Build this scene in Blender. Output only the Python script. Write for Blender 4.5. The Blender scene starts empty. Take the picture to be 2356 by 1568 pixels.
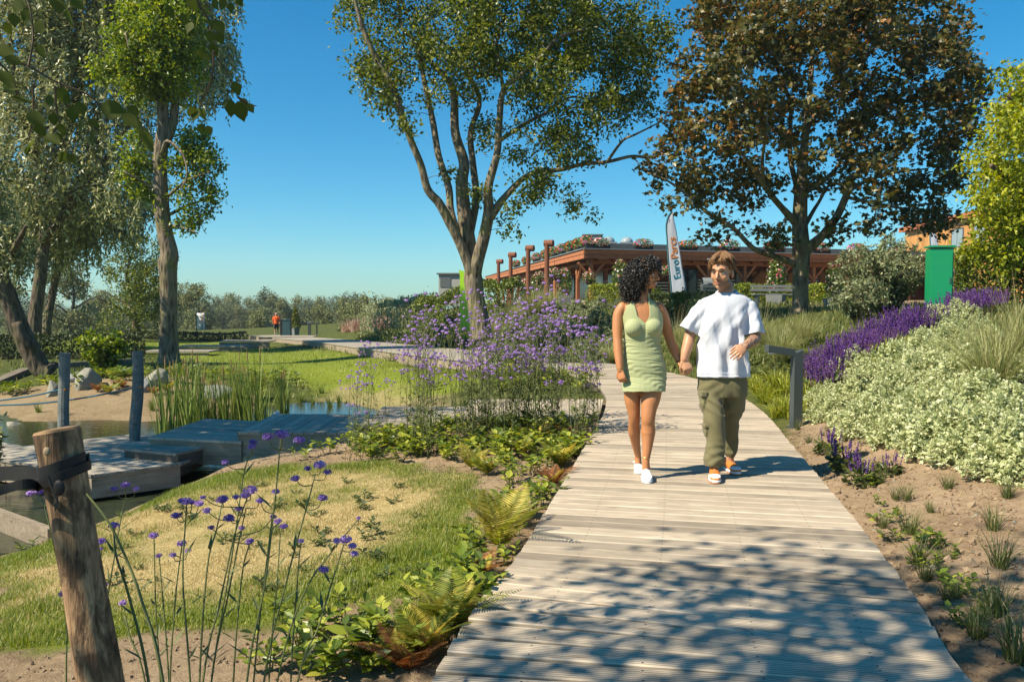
import bpy, bmesh, math, random
import numpy as np
from mathutils import Vector, Matrix, Euler

random.seed(11)
RNG = np.random.default_rng(11)
SC = bpy.context.scene
COL = SC.collection
PI = math.pi

# ------------------------------------------------------------------ camera
PW, PH, FOC = 2356.0, 1568.0, 1850.0
EYE = 1.45
PITCH = math.atan(94.0 / FOC)
cam_d = bpy.data.cameras.new('camera')
cam = bpy.data.objects.new('camera', cam_d)
COL.objects.link(cam)
cam.location = (0, 0, EYE)
cam.rotation_euler = (math.radians(90) - PITCH, 0, 0)
cam_d.sensor_width = 36.0
cam_d.lens = FOC / PW * 36.0
cam_d.clip_start = 0.05
cam_d.clip_end = 3000
SC.camera = cam

# ------------------------------------------------------------------ light
SUN_AZ = Vector((-0.90, -0.436, 0)).normalized()      # horizontal direction towards the sun
SUN_EL = math.radians(47)
TO_SUN = Vector((SUN_AZ.x * math.cos(SUN_EL), SUN_AZ.y * math.cos(SUN_EL), math.sin(SUN_EL)))
world = bpy.data.worlds.new('World')
SC.world = world
world.use_nodes = True
wn, wl = world.node_tree.nodes, world.node_tree.links
wn.clear()
wo = wn.new('ShaderNodeOutputWorld'); wb = wn.new('ShaderNodeBackground')
sky = wn.new('ShaderNodeTexSky')
sky.sky_type = 'NISHITA'
sky.sun_disc = False
sky.sun_elevation = SUN_EL
sky.sun_rotation = math.atan2(SUN_AZ.x, SUN_AZ.y)
sky.air_density = 1.0
sky.dust_density = 0.2
sky.ozone_density = 2.2
hs = wn.new('ShaderNodeHueSaturation')
hs.inputs['Hue'].default_value = 0.495
hs.inputs['Saturation'].default_value = 1.2
hs.inputs['Value'].default_value = 1.0
tint = wn.new('ShaderNodeMix'); tint.data_type = 'RGBA'; tint.blend_type = 'MULTIPLY'
tint.inputs[0].default_value = 1.0; tint.inputs[7].default_value = (0.54, 0.86, 1.0, 1)
wl.new(sky.outputs[0], tint.inputs[6]); wl.new(tint.outputs[2], hs.inputs['Color']); wl.new(hs.outputs[0], wb.inputs[0])
wb.inputs[1].default_value = 0.076
wl.new(wb.outputs[0], wo.inputs[0])
sun_d = bpy.data.lights.new('sun', 'SUN')
sun_d.energy = 4.9
sun_d.angle = math.radians(0.53)
sun_d.color = (1.0, 0.89, 0.70)
sun = bpy.data.objects.new('sun', sun_d)
COL.objects.link(sun)
sun.location = (-20, -10, 30)
sun.rotation_euler = (-TO_SUN).to_track_quat('-Z', 'Y').to_euler()
SC.view_settings.view_transform = 'Standard'
SC.view_settings.look = 'None'
SC.view_settings.exposure = 0.9
SC.view_settings.gamma = 1.0
SC.cycles.use_denoising = True
SC.cycles.max_bounces = 8
SC.cycles.transparent_max_bounces = 8
SC.cycles.caustics_reflective = False
SC.cycles.caustics_refractive = False

# ------------------------------------------------------------------ pixel (2356x1568 frame) to place
_FW = Vector((0, math.cos(PITCH), -math.sin(PITCH)))
_UP = Vector((0, math.sin(PITCH), math.cos(PITCH)))
def ray(px, py):
    return _FW + Vector((1, 0, 0)) * ((px - PW / 2) / FOC) + _UP * ((PH / 2 - py) / FOC)
def at(px, py, Y):
    d = ray(px, py); t = Y / d.y
    return Vector((d.x * t, Y, EYE + d.z * t))
def gz(px, py, z=0.0):
    d = ray(px, py); t = (z - EYE) / d.z
    return Vector((d.x * t, d.y * t, z))

# ------------------------------------------------------------------ scene helpers
def srgb(r, g, b):
    f = lambda c: (c / 255 / 12.92) if c / 255 <= 0.04045 else ((c / 255 + 0.055) / 1.055) ** 2.4
    return (f(r), f(g), f(b), 1.0)

def tag(o, label=None, cat=None, group=None, kind=None):
    if label: o['label'] = label
    if cat: o['category'] = cat
    if group: o['group'] = group
    if kind: o['kind'] = kind
    return o

def thing(name, label, cat, loc=(0, 0, 0), rotz=0.0, group=None, scale=1.0):
    o = bpy.data.objects.new(name, None)
    COL.objects.link(o)
    o.empty_display_size = 0.1
    o.location = loc
    o.rotation_euler = (0, 0, rotz)
    o.scale = (scale, scale, scale)
    return tag(o, label, cat, group)

def dup(root, loc, rotz=0.0, scale=1.0, label=None, tilt=(0, 0)):
    r = root.copy(); COL.objects.link(r)
    r.location = loc; r.rotation_euler = (tilt[0], tilt[1], rotz)
    r.scale = scale if hasattr(scale, '__len__') else (scale, scale, scale)
    if label: r['label'] = label
    for ch in root.children:
        c = ch.copy(); COL.objects.link(c); c.parent = r
        for g in ch.children:
            d = g.copy(); COL.objects.link(d); d.parent = c
    return r

class MB:
    """collects triangles and quads, then links them as one mesh object"""
    def __init__(s):
        s.V = []; s.F = {3: [], 4: []}; s.n = 0; s.ng = []
    def add(s, V, F):
        V = np.asarray(V, dtype=np.float64).reshape(-1, 3)
        if isinstance(F, np.ndarray):
            if len(F): s.F[F.shape[1]].append(F + s.n)
        else:
            for f in F:
                if len(f) in (3, 4): s.F[len(f)].append(np.array([f]) + s.n)
                else: s.ng.append([i + s.n for i in f])
        s.V.append(V); s.n += len(V)
        return s
    def box(s, c, size, R=None):
        h = np.array(size) / 2
        v = np.array([[x, y, z] for z in (-1, 1) for y in (-1, 1) for x in (-1, 1)]) * h
        if R is not None: v = v @ np.array(R).T
        s.add(v + np.array(c), np.array([[0, 2, 3, 1], [4, 5, 7, 6], [0, 1, 5, 4], [2, 6, 7, 3], [0, 4, 6, 2], [1, 3, 7, 5]]))
        return s
    def tube(s, P, r, n=8, cap=True, flat=1.0, up=None):
        V, F, c0, c1 = tube_np(P, r, n, flat, up)
        s.add(V, F)
        if cap:
            m = len(V)
            b = s.n - m
            s.ng.append([b + i for i in range(n)][::-1])
            s.ng.append([b + m - n + i for i in range(n)])
        return s
    def sphere(s, c, r, nu=12, nv=8, R=None):
        V = []; F = []
        r = np.array(r if hasattr(r, '__len__') else (r, r, r), dtype=float)
        for j in range(1, nv):
            t = PI * j / nv
            for i in range(nu):
                a = 2 * PI * i / nu
                V.append((math.sin(t) * math.cos(a), math.sin(t) * math.sin(a), math.cos(t)))
        V.append((0, 0, 1)); V.append((0, 0, -1))
        tp, bt = len(V) - 2, len(V) - 1
        for j in range(nv - 2):
            for i in range(nu):
                F.append([j * nu + i, (j + 1) * nu + i, (j + 1) * nu + (i + 1) % nu, j * nu + (i + 1) % nu])
        T = [[tp, i, (i + 1) % nu] for i in range(nu)] + [[bt, (nv - 2) * nu + (i + 1) % nu, (nv - 2) * nu + i] for i in range(nu)]
        V = np.array(V) * r
        if R is not None: V = V @ np.array(R).T
        V = V + np.array(c)
        base = s.n
        s.add(V, np.array(F)) if F else s.add(V, [])
        s.F[3].append(np.array(T) + base)
        return s
    def prism(s, poly, z0, z1):
        n = len(poly)
        V = [(p[0], p[1], z0) for p in poly] + [(p[0], p[1], z1) for p in poly]
        F = [[i, (i + 1) % n, n + (i + 1) % n, n + i] for i in range(n)] + [list(range(n))[::-1], list(range(n, 2 * n))]
        return s.add(V, F)
    def mesh(s, name, smooth=False):
        me = bpy.data.meshes.new(name)
        V = np.concatenate(s.V) if s.V else np.zeros((0, 3))
        loops = []; starts = []; k = 0
        for n in (3, 4):
            if s.F[n]:
                A = np.concatenate(s.F[n]); loops.append(A.ravel())
                starts.append(k + np.arange(len(A)) * n); k += A.size
        if s.ng:
            for f in s.ng:
                loops.append(np.array(f)); starts.append(np.array([k])); k += len(f)
        loops = np.concatenate(loops).astype(np.int32); starts = np.concatenate(starts).astype(np.int32)
        me.vertices.add(len(V)); me.vertices.foreach_set('co', V.astype(np.float32).ravel())
        me.loops.add(len(loops)); me.loops.foreach_set('vertex_index', loops)
        me.polygons.add(len(starts)); me.polygons.foreach_set('loop_start', starts)
        me.polygons.foreach_set('use_smooth', np.full(len(starts), bool(smooth)))
        me.update(calc_edges=True)
        return me
    def build(s, name, mat, parent=None, local=False, smooth=False):
        return link(name, s.mesh(name, smooth), mat, parent, local)

def link(name, me, mat, parent=None, local=False):
    if mat is not None and not me.materials: me.materials.append(mat)
    o = bpy.data.objects.new(name, me); COL.objects.link(o)
    if parent is not None:
        o.parent = parent
        if not local:
            o.matrix_parent_inverse = Matrix.Translation(-wloc(parent))
    return o

def wloc(o):
    v = o.location.copy()
    if o.parent is not None and o.type == 'EMPTY': v = v + wloc(o.parent)
    elif o.parent is not None: v = Vector((0, 0, 0)) if o.type == 'MESH' else v
    return v

def tube_np(P, r, n=8, flat=1.0, up=None):
    P = np.asarray([tuple(p) for p in P], dtype=float)
    m = len(P)
    r = np.full(m, r, dtype=float) if not hasattr(r, '__len__') else np.asarray(r, dtype=float)
    T = np.gradient(P, axis=0)
    T /= np.linalg.norm(T, axis=1)[:, None] + 1e-12
    u = np.array(up, dtype=float) if up is not None else (np.array([1.0, 0, 0]) if abs(T[0][0]) < 0.8 else np.array([0, 1.0, 0]))
    a = np.linspace(0, 2 * PI, n, endpoint=False)
    V = np.zeros((m, n, 3))
    for i in range(m):
        u = u - T[i] * np.dot(u, T[i]); u /= np.linalg.norm(u) + 1e-12
        w = np.cross(T[i], u)
        V[i] = P[i] + r[i] * (np.cos(a)[:, None] * u + flat * np.sin(a)[:, None] * w)
    i = np.arange(m - 1)[:, None] * n; j = np.arange(n)[None]
    j2 = (j + 1) % n
    F = np.stack([i + j, i + j2, i + n + j2, i + n + j], axis=-1).reshape(-1, 4)
    return V.reshape(-1, 3), F, P[0], P[-1]

def spline(P, m):
    """Catmull-Rom through the points, m samples in each span"""
    P = np.asarray([tuple(p) for p in P], dtype=float)
    Q = np.vstack([2 * P[0] - P[1], P, 2 * P[-1] - P[-2]])
    out = []
    for i in range(len(P) - 1):
        p0, p1, p2, p3 = Q[i:i + 4]
        for t in np.arange(m) / m:
            out.append(0.5 * (2 * p1 + (p2 - p0) * t + (2 * p0 - 5 * p1 + 4 * p2 - p3) * t * t + (3 * p1 - p0 - 3 * p2 + p3) * t ** 3))
    out.append(P[-1])
    return np.array(out)

def unit(a):
    return a / (np.linalg.norm(a, axis=-1, keepdims=True) + 1e-12)

def frames(D, N):
    """rotation matrices with columns side, direction, normal"""
    D = unit(D); X = unit(np.cross(D, N)); Z = np.cross(X, D)
    return np.stack([X, D, Z], axis=-1)

def scatter(mb, tv, tf, pos, R, sc):
    tv = np.asarray(tv, float); tf = np.asarray(tf)
    N = len(pos)
    if N == 0: return mb
    sc = np.asarray(sc, float)
    S = np.repeat(sc[:, None], 3, 1) if sc.ndim == 1 else sc
    V = np.einsum('nij,nkj->nki', R, tv[None] * S[:, None, :]) + pos[:, None, :]
    F = tf[None] + (np.arange(N) * len(tv))[:, None, None]
    return mb.add(V.reshape(-1, 3), F.reshape(-1, tf.shape[1]))

def rdir(n, rng=RNG):
    return unit(rng.normal(size=(n, 3)))

# leaf shapes: along +Y, facing +Z
LEAF_OVATE = ([(0, 0, 0), (.27, .32, .05), (.25, .62, .03), (0, 1, -.08), (-.25, .62, .03), (-.27, .32, .05), (0, .45, -.03)],
              [(0, 1, 6, 5), (6, 1, 2, 3), (5, 6, 3, 4)])
LEAF_DIA = ([(0, 0, 0), (.3, .45, .04), (0, 1, -.06), (-.3, .45, .04)], [(0, 1, 2, 3)])
LEAF_NARROW = ([(0, 0, 0), (.11, .4, .0), (0, 1, -.05), (-.11, .4, .0)], [(0, 1, 2, 3)])
def _maple():
    pts = [(0, 0), (.22, .1), (.5, .05), (.38, .3), (.62, .55), (.3, .55), (0, 1), (-.3, .55), (-.62, .55), (-.38, .3), (-.5, .05), (-.22, .1)]
    V = [(x, y, -.12 * abs(x)) for x, y in pts] + [(0, .35, .04)]
    F = [(12, i, i + 1) for i in range(11)] + [(12, 11, 0)]
    return V, F
LEAF_MAPLE = _maple()

# ------------------------------------------------------------------ materials
def nmat(name):
    m = bpy.data.materials.new(name); m.use_nodes = True
    nt = m.node_tree
    return m, nt.nodes, nt.links, nt.nodes['Principled BSDF']

def ramp(nodes, stops):
    r = nodes.new('ShaderNodeValToRGB')
    e = r.color_ramp.elements
    while len(e) < len(stops): e.new(0.5)
    for i, (p, c) in enumerate(stops):
        e[i].position = p; e[i].color = c if len(c) == 4 else (*c, 1)
    return r

def coords(nodes, links, kind='Object', scale=(1, 1, 1)):
    t = nodes.new('ShaderNodeTexCoord'); m = nodes.new('ShaderNodeMapping')
    m.inputs['Scale'].default_value = scale
    links.new(t.outputs[kind], m.inputs['Vector'])
    return m.outputs['Vector']

def noise_tex(nodes, links, vec, scale, detail=4, rough=0.6, dist=0.0):
    n = nodes.new('ShaderNodeTexNoise')
    n.inputs['Scale'].default_value = scale; n.inputs['Detail'].default_value = detail
    n.inputs['Roughness'].default_value = rough; n.inputs['Distortion'].default_value = dist
    if vec is not None: links.new(vec, n.inputs['Vector'])
    return n

def mixc(nodes, links, fac, a, b, blend='MIX'):
    m = nodes.new('ShaderNodeMix'); m.data_type = 'RGBA'; m.blend_type = blend
    for i, v in ((0, fac), (6, a), (7, b)):
        if hasattr(v, 'links') or hasattr(v, 'is_linked'): links.new(v, m.inputs[i])
        else: m.inputs[i].default_value = v if i == 0 or len(v) == 4 else (*v, 1)
    return m.outputs[2]

def bump(nodes, links, h, strength, dist, bsdf):
    b = nodes.new('ShaderNodeBump')
    b.inputs['Strength'].default_value = strength; b.inputs['Distance'].default_value = dist
    links.new(h, b.inputs['Height']); links.new(b.outputs[0], bsdf.inputs['Normal'])
    return b

def leaf_mat(name, stops, trans=0.35, rough=0.5, clump=0.5, clump_scale=0.6, spec=0.5):
    """foliage: each leaf draws its own tone, with drifts of tone through the plant"""
    m, n, l, b = nmat(name)
    g = n.new('ShaderNodeNewGeometry')
    no = noise_tex(n, l, g.outputs['Position'], clump_scale, 2, 0.5)
    mx = n.new('ShaderNodeMath'); mx.operation = 'MULTIPLY_ADD'
    sb = n.new('ShaderNodeMath'); sb.operation = 'SUBTRACT'; sb.inputs[1].default_value = 0.5
    l.new(no.outputs[0], sb.inputs[0])
    l.new(sb.outputs[0], mx.inputs[0]); mx.inputs[1].default_value = clump * 2
    l.new(g.outputs['Random Per Island'], mx.inputs[2])
    r = ramp(n, stops)
    l.new(mx.outputs[0], r.inputs[0])
    l.new(r.outputs[0], b.inputs['Base Color'])
    b.inputs['Roughness'].default_value = rough
    b.inputs['Specular IOR Level'].default_value = spec
    if trans > 0:
        t = n.new('ShaderNodeBsdfTranslucent')
        hsv = n.new('ShaderNodeHueSaturation')
        hsv.inputs['Hue'].default_value = 0.485; hsv.inputs['Saturation'].default_value = 1.1; hsv.inputs['Value'].default_value = 1.35
        l.new(r.outputs[0], hsv.inputs['Color']); l.new(hsv.outputs[0], t.inputs['Color'])
        ms = n.new('ShaderNodeMixShader'); ms.inputs[0].default_value = trans
        l.new(b.outputs[0], ms.inputs[1]); l.new(t.outputs[0], ms.inputs[2])
        l.new(ms.outputs[0], n['Material Output'].inputs['Surface'])
    return m

def simple_mat(name, c, c2=None, scale=8.0, rough=0.6, bmp=0.0, metallic=0.0, stretch=(1, 1, 1), spec=0.4, bdist=0.01):
    m, n, l, b = nmat(name)
    v = coords(n, l, 'Object', stretch)
    no = noise_tex(n, l, v, scale, 5, 0.6)
    c2 = c2 or tuple(x * 0.8 for x in c[:3])
    l.new(mixc(n, l, no.outputs[0], c, c2), b.inputs['Base Color'])
    b.inputs['Roughness'].default_value = rough; b.inputs['Metallic'].default_value = metallic
    b.inputs['Specular IOR Level'].default_value = spec
    if bmp > 0: bump(n, l, no.outputs[0], bmp, bdist, b)
    return m

def bark_mat(name, c1, c2, lichen=None, scale=9.0):
    m, n, l, b = nmat(name)
    v = coords(n, l, 'Object', (1, 1, 0.25))
    no = noise_tex(n, l, v, scale, 6, 0.7, 0.8)
    vo = n.new('ShaderNodeTexVoronoi'); vo.inputs['Scale'].default_value = scale * 1.2
    l.new(v, vo.inputs['Vector'])
    mul = n.new('ShaderNodeMath'); mul.operation = 'MULTIPLY'
    l.new(no.outputs[0], mul.inputs[0]); l.new(vo.outputs['Distance'], mul.inputs[1])
    r = ramp(n, [(0.05, c2), (0.3, c1), (0.6, tuple(min(1, x * 1.3) for x in c1[:3]))])
    l.new(mul.outputs[0], r.inputs[0])
    col = r.outputs[0]
    if lichen:
        v2 = coords(n, l, 'Object', (1, 1, 1))
        n2 = noise_tex(n, l, v2, 2.2, 4, 0.6)
        r2 = ramp(n, [(0.5, (0, 0, 0)), (0.68, (.8, .8, .8))])
        l.new(n2.outputs[0], r2.inputs[0])
        col = mixc(n, l, r2.outputs[0], col, lichen)
    l.new(col, b.inputs['Base Color'])
    b.inputs['Roughness'].default_value = 0.85
    b.inputs['Specular IOR Level'].default_value = 0.2
    bump(n, l, mul.outputs[0], 1.0, 0.09, b)
    return m

def plank_mat(name, light, mid, dark, groove=0.6, period=0.0165, rough=0.75):
    m, n, l, b = nmat(name)
    oi = n.new('ShaderNodeObjectInfo')
    tc = n.new('ShaderNodeTexCoord')
    off = n.new('ShaderNodeVectorMath'); off.operation = 'MULTIPLY_ADD'
    cmb = n.new('ShaderNodeCombineXYZ')
    for i in range(3): l.new(oi.outputs['Random'], cmb.inputs[i])
    off.inputs[1].default_value = (37, 23, 11)
    l.new(cmb.outputs[0], off.inputs[0]); l.new(tc.outputs['Object'], off.inputs[2])
    mp = n.new('ShaderNodeMapping'); mp.inputs['Scale'].default_value = (1.2, 22, 22)
    l.new(off.outputs[0], mp.inputs['Vector'])
    grain = noise_tex(n, l, mp.outputs[0], 2.2, 6, 0.7, 0.6)
    mp2 = n.new('ShaderNodeMapping'); mp2.inputs['Scale'].default_value = (2.0, 5, 5)
    l.new(off.outputs[0], mp2.inputs['Vector'])
    blot = noise_tex(n, l, mp2.outputs[0], 1.6, 4, 0.6)
    knot = n.new('ShaderNodeTexVoronoi'); knot.inputs['Scale'].default_value = 1.0
    mp3 = n.new('ShaderNodeMapping'); mp3.inputs['Scale'].default_value = (2.6, 9, 9)
    l.new(off.outputs[0], mp3.inputs['Vector']); l.new(mp3.outputs[0], knot.inputs['Vector'])
    r = ramp(n, [(0.25, dark), (0.46, mid), (0.7, light)])
    l.new(grain.outputs[0], r.inputs[0])
    r2 = ramp(n, [(0.0, tuple(x * .62 for x in dark[:3])), (0.07, tuple(x * .8 for x in mid[:3])), (0.16, (1, 1, 1))])
    l.new(knot.outputs['Distance'], r2.inputs[0])
    col = mixc(n, l, 0.55, r.outputs[0], r2.outputs[0], 'MULTIPLY')
    rb = ramp(n, [(0.3, (.72, .70, .66)), (0.65, (1.06, 1.04, 1.0))])
    l.new(blot.outputs[0], rb.inputs[0])
    col = mixc(n, l, 0.8, col, rb.outputs[0], 'MULTIPLY')
    rr = ramp(n, [(0.0, (.66, .65, .64)), (0.3, (.90, .89, .88)), (0.6, (1.0, .98, .96)), (1.0, (1.14, 1.12, 1.10))])
    l.new(oi.outputs['Random'], rr.inputs[0])
    col = mixc(n, l, 1.0, col, rr.outputs[0], 'MULTIPLY')
    # ribs running along each plank
    sx = n.new('ShaderNodeSeparateXYZ'); l.new(tc.outputs['Object'], sx.inputs[0])
    mu = n.new('ShaderNodeMath'); mu.operation = 'MULTIPLY'; mu.inputs[1].default_value = 2 * PI / period
    l.new(sx.outputs['Y'], mu.inputs[0])
    sn = n.new('ShaderNodeMath'); sn.operation = 'SINE'; l.new(mu.outputs[0], sn.inputs[0])
    mr = n.new('ShaderNodeMapRange'); mr.inputs[1].default_value = -1; mr.inputs[2].default_value = 0.2
    l.new(sn.outputs[0], mr.inputs[0])
    gdk = mixc(n, l, mr.outputs[0], tuple(1 - groove * .6 for _ in range(3)), (1, 1, 1))
    col = mixc(n, l, 1.0, col, gdk, 'MULTIPLY')
    if groove > .3:   # screw heads over each joist
        def mth(op, a, bb=None):
            q = n.new('ShaderNodeMath'); q.operation = op
            for i, v_ in enumerate((a, bb)):
                if v_ is None: continue
                if isinstance(v_, (int, float)): q.inputs[i].default_value = v_
                else: l.new(v_, q.inputs[i])
            return q.outputs[0]
        fx = mth('MULTIPLY', mth('SUBTRACT', mth('FRACT', mth('DIVIDE', mth('ADD', sx.outputs['X'], 10.11), .46)), .5), .46)
        fy = mth('SUBTRACT', mth('ABSOLUTE', sx.outputs['Y']), .042)
        dd = mth('ADD', mth('MULTIPLY', fx, fx), mth('MULTIPLY', fy, fy))
        hit = mth('LESS_THAN', dd, .0055 ** 2)
        col = mixc(n, l, hit, col, (.07, .06, .055))
    l.new(col, b.inputs['Base Color'])
    b.inputs['Roughness'].default_value = rough
    b.inputs['Specular IOR Level'].default_value = 0.25
    ad = n.new('ShaderNodeMath'); ad.operation = 'MULTIPLY_ADD'; ad.inputs[1].default_value = 0.7 * groove
    l.new(mr.outputs[0], ad.inputs[0]); l.new(grain.outputs[0], ad.inputs[2])
    bump(n, l, ad.outputs[0], 0.5, 0.006, b)
    return m

# ================================================================== terrain
PATH = [(0.40, -1.2), (0.55, 1.0), (0.73, 3.05), (1.05, 4.4), (1.48, 6.5), (1.85, 8.4), (2.25, 10.5), (2.46, 12.5), (2.40, 14.6), (1.85, 16.9),
        (0.7, 19.2), (-1.2, 22.8), (-3.2, 27.2), (-6.0, 34), (-9.6, 44), (-14, 53), (-19.5, 63.5)]
PATH_Z = [0, 0, 0, 0, 0, 0, 0, 0, 0, 0, -.03, -.12, -.22, -.42, -.78, -1.05, -1.32]
_pc = spline([(x, y, z) for (x, y), z in zip(PATH, PATH_Z)], 40)
_seg = np.linalg.norm(np.diff(_pc[:, :2], axis=0), axis=1)
_arc = np.concatenate([[0], np.cumsum(_seg)])
HALF_W = 1.02

def path_at(s):
    p = np.array([np.interp(s, _arc, _pc[:, k]) for k in range(3)])
    q = np.array([np.interp(s + 0.05, _arc, _pc[:, k]) for k in range(3)])
    q0 = np.array([np.interp(s - 0.05, _arc, _pc[:, k]) for k in range(3)])
    t = (q - q0)[:2]; t /= np.linalg.norm(t)
    return p, t

CT = []
def cp(px, py, z): v = gz(px, py, z); CT.append((v.x, v.y, z))
def cw(x, y, z): CT.append((x, y, z))
for s in np.arange(0, _arc[-1], 1.6):
    p, t = path_at(s)
    n = np.array([t[1], -t[0]])
    k = 1.15 if p[1] < 20 else 1.6
    d = 0.10 if p[1] < 14 else 0.14
    cw(p[0], p[1], p[2] - d - .06)
    cw(*(p[:2] + n * k), p[2] - d * (.7 if p[1] < 14 else 1))
    cw(*(p[:2] - n * k), p[2] - d - (.02 if p[1] < 18 else .16))
    if p[1] > 20: cw(*(p[:2] - n * 3.0), p[2] - .42)
# near lawn and border, falling to the pond on the left
for a in [(900, 1500, -.2), (700, 1400, -.24), (300, 1450, -.32), (0, 1540, -.36), (1000, 1250, -.2), (600, 1250, -.33), (300, 1290, -.45), (60, 1300, -.62),
          (0, 1290, -.75), (850, 1080, -.30), (600, 1085, -.40), (450, 1115, -.52), (340, 1160, -.62), (230, 1205, -.72),
          (1050, 1040, -.22), (1200, 1000, -.16), (900, 1010, -.26), (700, 1040, -.38), (560, 1060, -.46)]: cp(*a)
# pond
for a in [(-5.6, 8.3, -1.35), (-5.0, 9.2, -1.35), (-4.6, 10.6, -1.3), (-6.5, 9.5, -1.5), (-8, 11, -1.5), (-6.4, 13, -1.5), (-5, 13.5, -1.5), (-4, 14.3, -1.4), (-9, 14, -1.4),
          (-3.5, 13.2, -1.25), (-3.6, 16.2, -1.3), (-4.4, 17.6, -1.2), (-11, 12, -1.4), (-7, 7.2, -1.2), (-12, 16, -1.3), (-16, 16, -1.2), (-13, 20, -1.15), (-3.0, 12.6, -.95), (-2.2, 13.2, -.72)]: cw(*a)
# sandy island bank behind the pond
for a in [(-9.6, 15.6, -.98), (-8.4, 15.9, -.97), (-7.2, 15.7, -.98), (-6.2, 15.9, -1.0), (-9.8, 16.9, -.82), (-8.2, 17.2, -.78), (-6.9, 17.2, -.82), (-10, 19.4, -.48), (-8.4, 19.4, -.45), (-7.2, 19.2, -.52),
          (-6.0, 18.3, -.85), (-12.2, 19.3, -.75), (-12.5, 23.4, -.7), (-10.8, 26, -.6), (-9, 24, -.62), (-16, 25, -.7)]: cw(*a)
# lawn beyond the pond, falling away to the lake
for a in [(-3.0, 16.2, -.95), (-2.6, 17.6, -.85), (-1.6, 15.2, -.62), (-.6, 13.8, -.35), (0, 16, -.2), (1.25, 12.3, -.1), (1.2, 13.6, -.1), (.7, 14.6, -.14), (.9, 16, -.12), (-3.4, 19.6, -.8), (-4.4, 22, -.75), (-6, 24, -.78), (-3, 24, -.7), (-8, 30, -.8), (-9, 37, -.85), (-15, 37, -.9), (-13, 46, -1.15),
          (-22, 45, -1.1), (-20, 58, -1.35), (-30, 60, -1.4), (-17, 70, -1.5), (-25, 85, -1.7), (-10, 90, -1.5), (-50, 50, -1.2), (-40, 30, -.9), (-25, 20, -.8), (-20, 12, -.9)]: cw(*a)
# planted mound to the right and the plateau of the pavilion
for a in [(2.0, 2.2, -.05), (2.7, 3.2, .0), (2.8, 4.3, .05), (3.5, 4.6, .14), (3.6, 5.7, .2), (3.3, 6.9, .1), (3.95, 7.2, .28), (4.7, 7.5, .55), (5.4, 6.2, .6), (4.3, 9.6, .25), (5.2, 11, .55), (6.5, 10.5, .85),
          (3.9, 12.4, .12), (4.6, 15, .35), (6.2, 14, .75), (8.1, 16, 1.17), (9.6, 14, 1.2), (7.9, 22, 1.12), (6.2, 22, .62), (5, 24, .55), (3.8, 18, .12), (3.0, 22, .25), (1.4, 25, .22), (3.5, 30, .72), (2.5, 34, .9), (5.3, 38, 1.28),
          (-.4, 30, .22), (-3.0, 33, .05), (-8.4, 48, -.5), (-5, 42, .1), (-2.5, 45, .55), (-6, 60, 0), (5, 46, 1.38), (4, 56, 1.4), (12, 44, 1.36), (20, 46, 1.36), (16, 30, 1.3), (30, 52, 1.38), (15, 70, 1.4), (45, 60, 1.4), (-3, 100, 1.2), (30, 100, 1.4), (12, 20, 1.25), (14, 12, 1.3), (20, 30, 1.35)]: cw(*a)
for a in [(0, -5, -.15), (-5, -3, -.4), (-6, 2, -.5), (-10, 4, -.7), (6, -3, .3), (6, 2, .5), (10, 4, .9), (20, 5, 1.2), (-20, -5, -.7), (20, -10, .8), (0, -25, -.2), (-60, 0, -1), (60, 10, 1.2),
          (-100, 150, -4.4), (0, 150, -4.0), (80, 150, 0), (-40, 110, -2.6), (-200, 250, -7), (0, 280, -8), (200, 300, -1), (0, 700, -9), (-500, 500, -9), (500, 500, -4), (-500, 0, -2), (500, 0, 0), (0, -400, -1)]: cw(*a)
CT = np.array(CT)
_C2 = 0.35 ** 2
def _phi(d2): return np.sqrt(d2 + _C2)
_A = _phi(((CT[:, None, :2] - CT[None, :, :2]) ** 2).sum(-1)) - 0.02 * np.eye(len(CT))
_A = np.block([[_A, np.ones((len(CT), 1))], [np.ones((1, len(CT))), np.zeros((1, 1))]])
_WT = np.linalg.solve(_A, np.concatenate([CT[:, 2], [0]]))
def tz(x, y):
    x = np.atleast_1d(np.asarray(x, float)); y = np.atleast_1d(np.asarray(y, float))
    out = np.empty(x.size); xf, yf = x.ravel(), y.ravel()
    for i in range(0, x.size, 20000):
        d2 = (xf[i:i + 20000, None] - CT[None, :, 0]) ** 2 + (yf[i:i + 20000, None] - CT[None, :, 1]) ** 2
        out[i:i + 20000] = _phi(d2) @ _WT[:-1] + _WT[-1]
    return out.reshape(x.shape)
def tz1(x, y): return float(tz([x], [y])[0])
def gt(px, py, dz=0.0):
    """where the line of sight through this pixel meets the ground"""
    d = ray(px, py)
    ts = np.concatenate([np.arange(1.5, 40, .06), np.arange(40, 200, .5)])
    z = tz(d.x * ts, d.y * ts)
    hit = np.nonzero(EYE + d.z * ts <= z)[0]
    t = ts[hit[0]] if len(hit) else 40
    return Vector((d.x * t, d.y * t, tz1(d.x * t, d.y * t) + dz))

def poly_sd(x, y, poly):
    """signed distance to a polygon, positive inside"""
    P = np.array([(p[0], p[1]) for p in poly]); Q = np.roll(P, -1, axis=0)
    d = np.full(x.shape, 1e9); ins = np.zeros(x.shape, bool)
    for a, b in zip(P, Q):
        ab = b - a; L = (ab ** 2).sum() + 1e-9
        t = np.clip(((x - a[0]) * ab[0] + (y - a[1]) * ab[1]) / L, 0, 1)
        d = np.minimum(d, np.hypot(x - a[0] - t * ab[0], y - a[1] - t * ab[1]))
        c = (a[1] > y) != (b[1] > y)
        xi = a[0] + (y - a[1]) * ab[0] / (ab[1] if abs(ab[1]) > 1e-9 else 1e-9)
        ins ^= c & (x < xi)
    return np.where(ins, d, -d)

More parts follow.
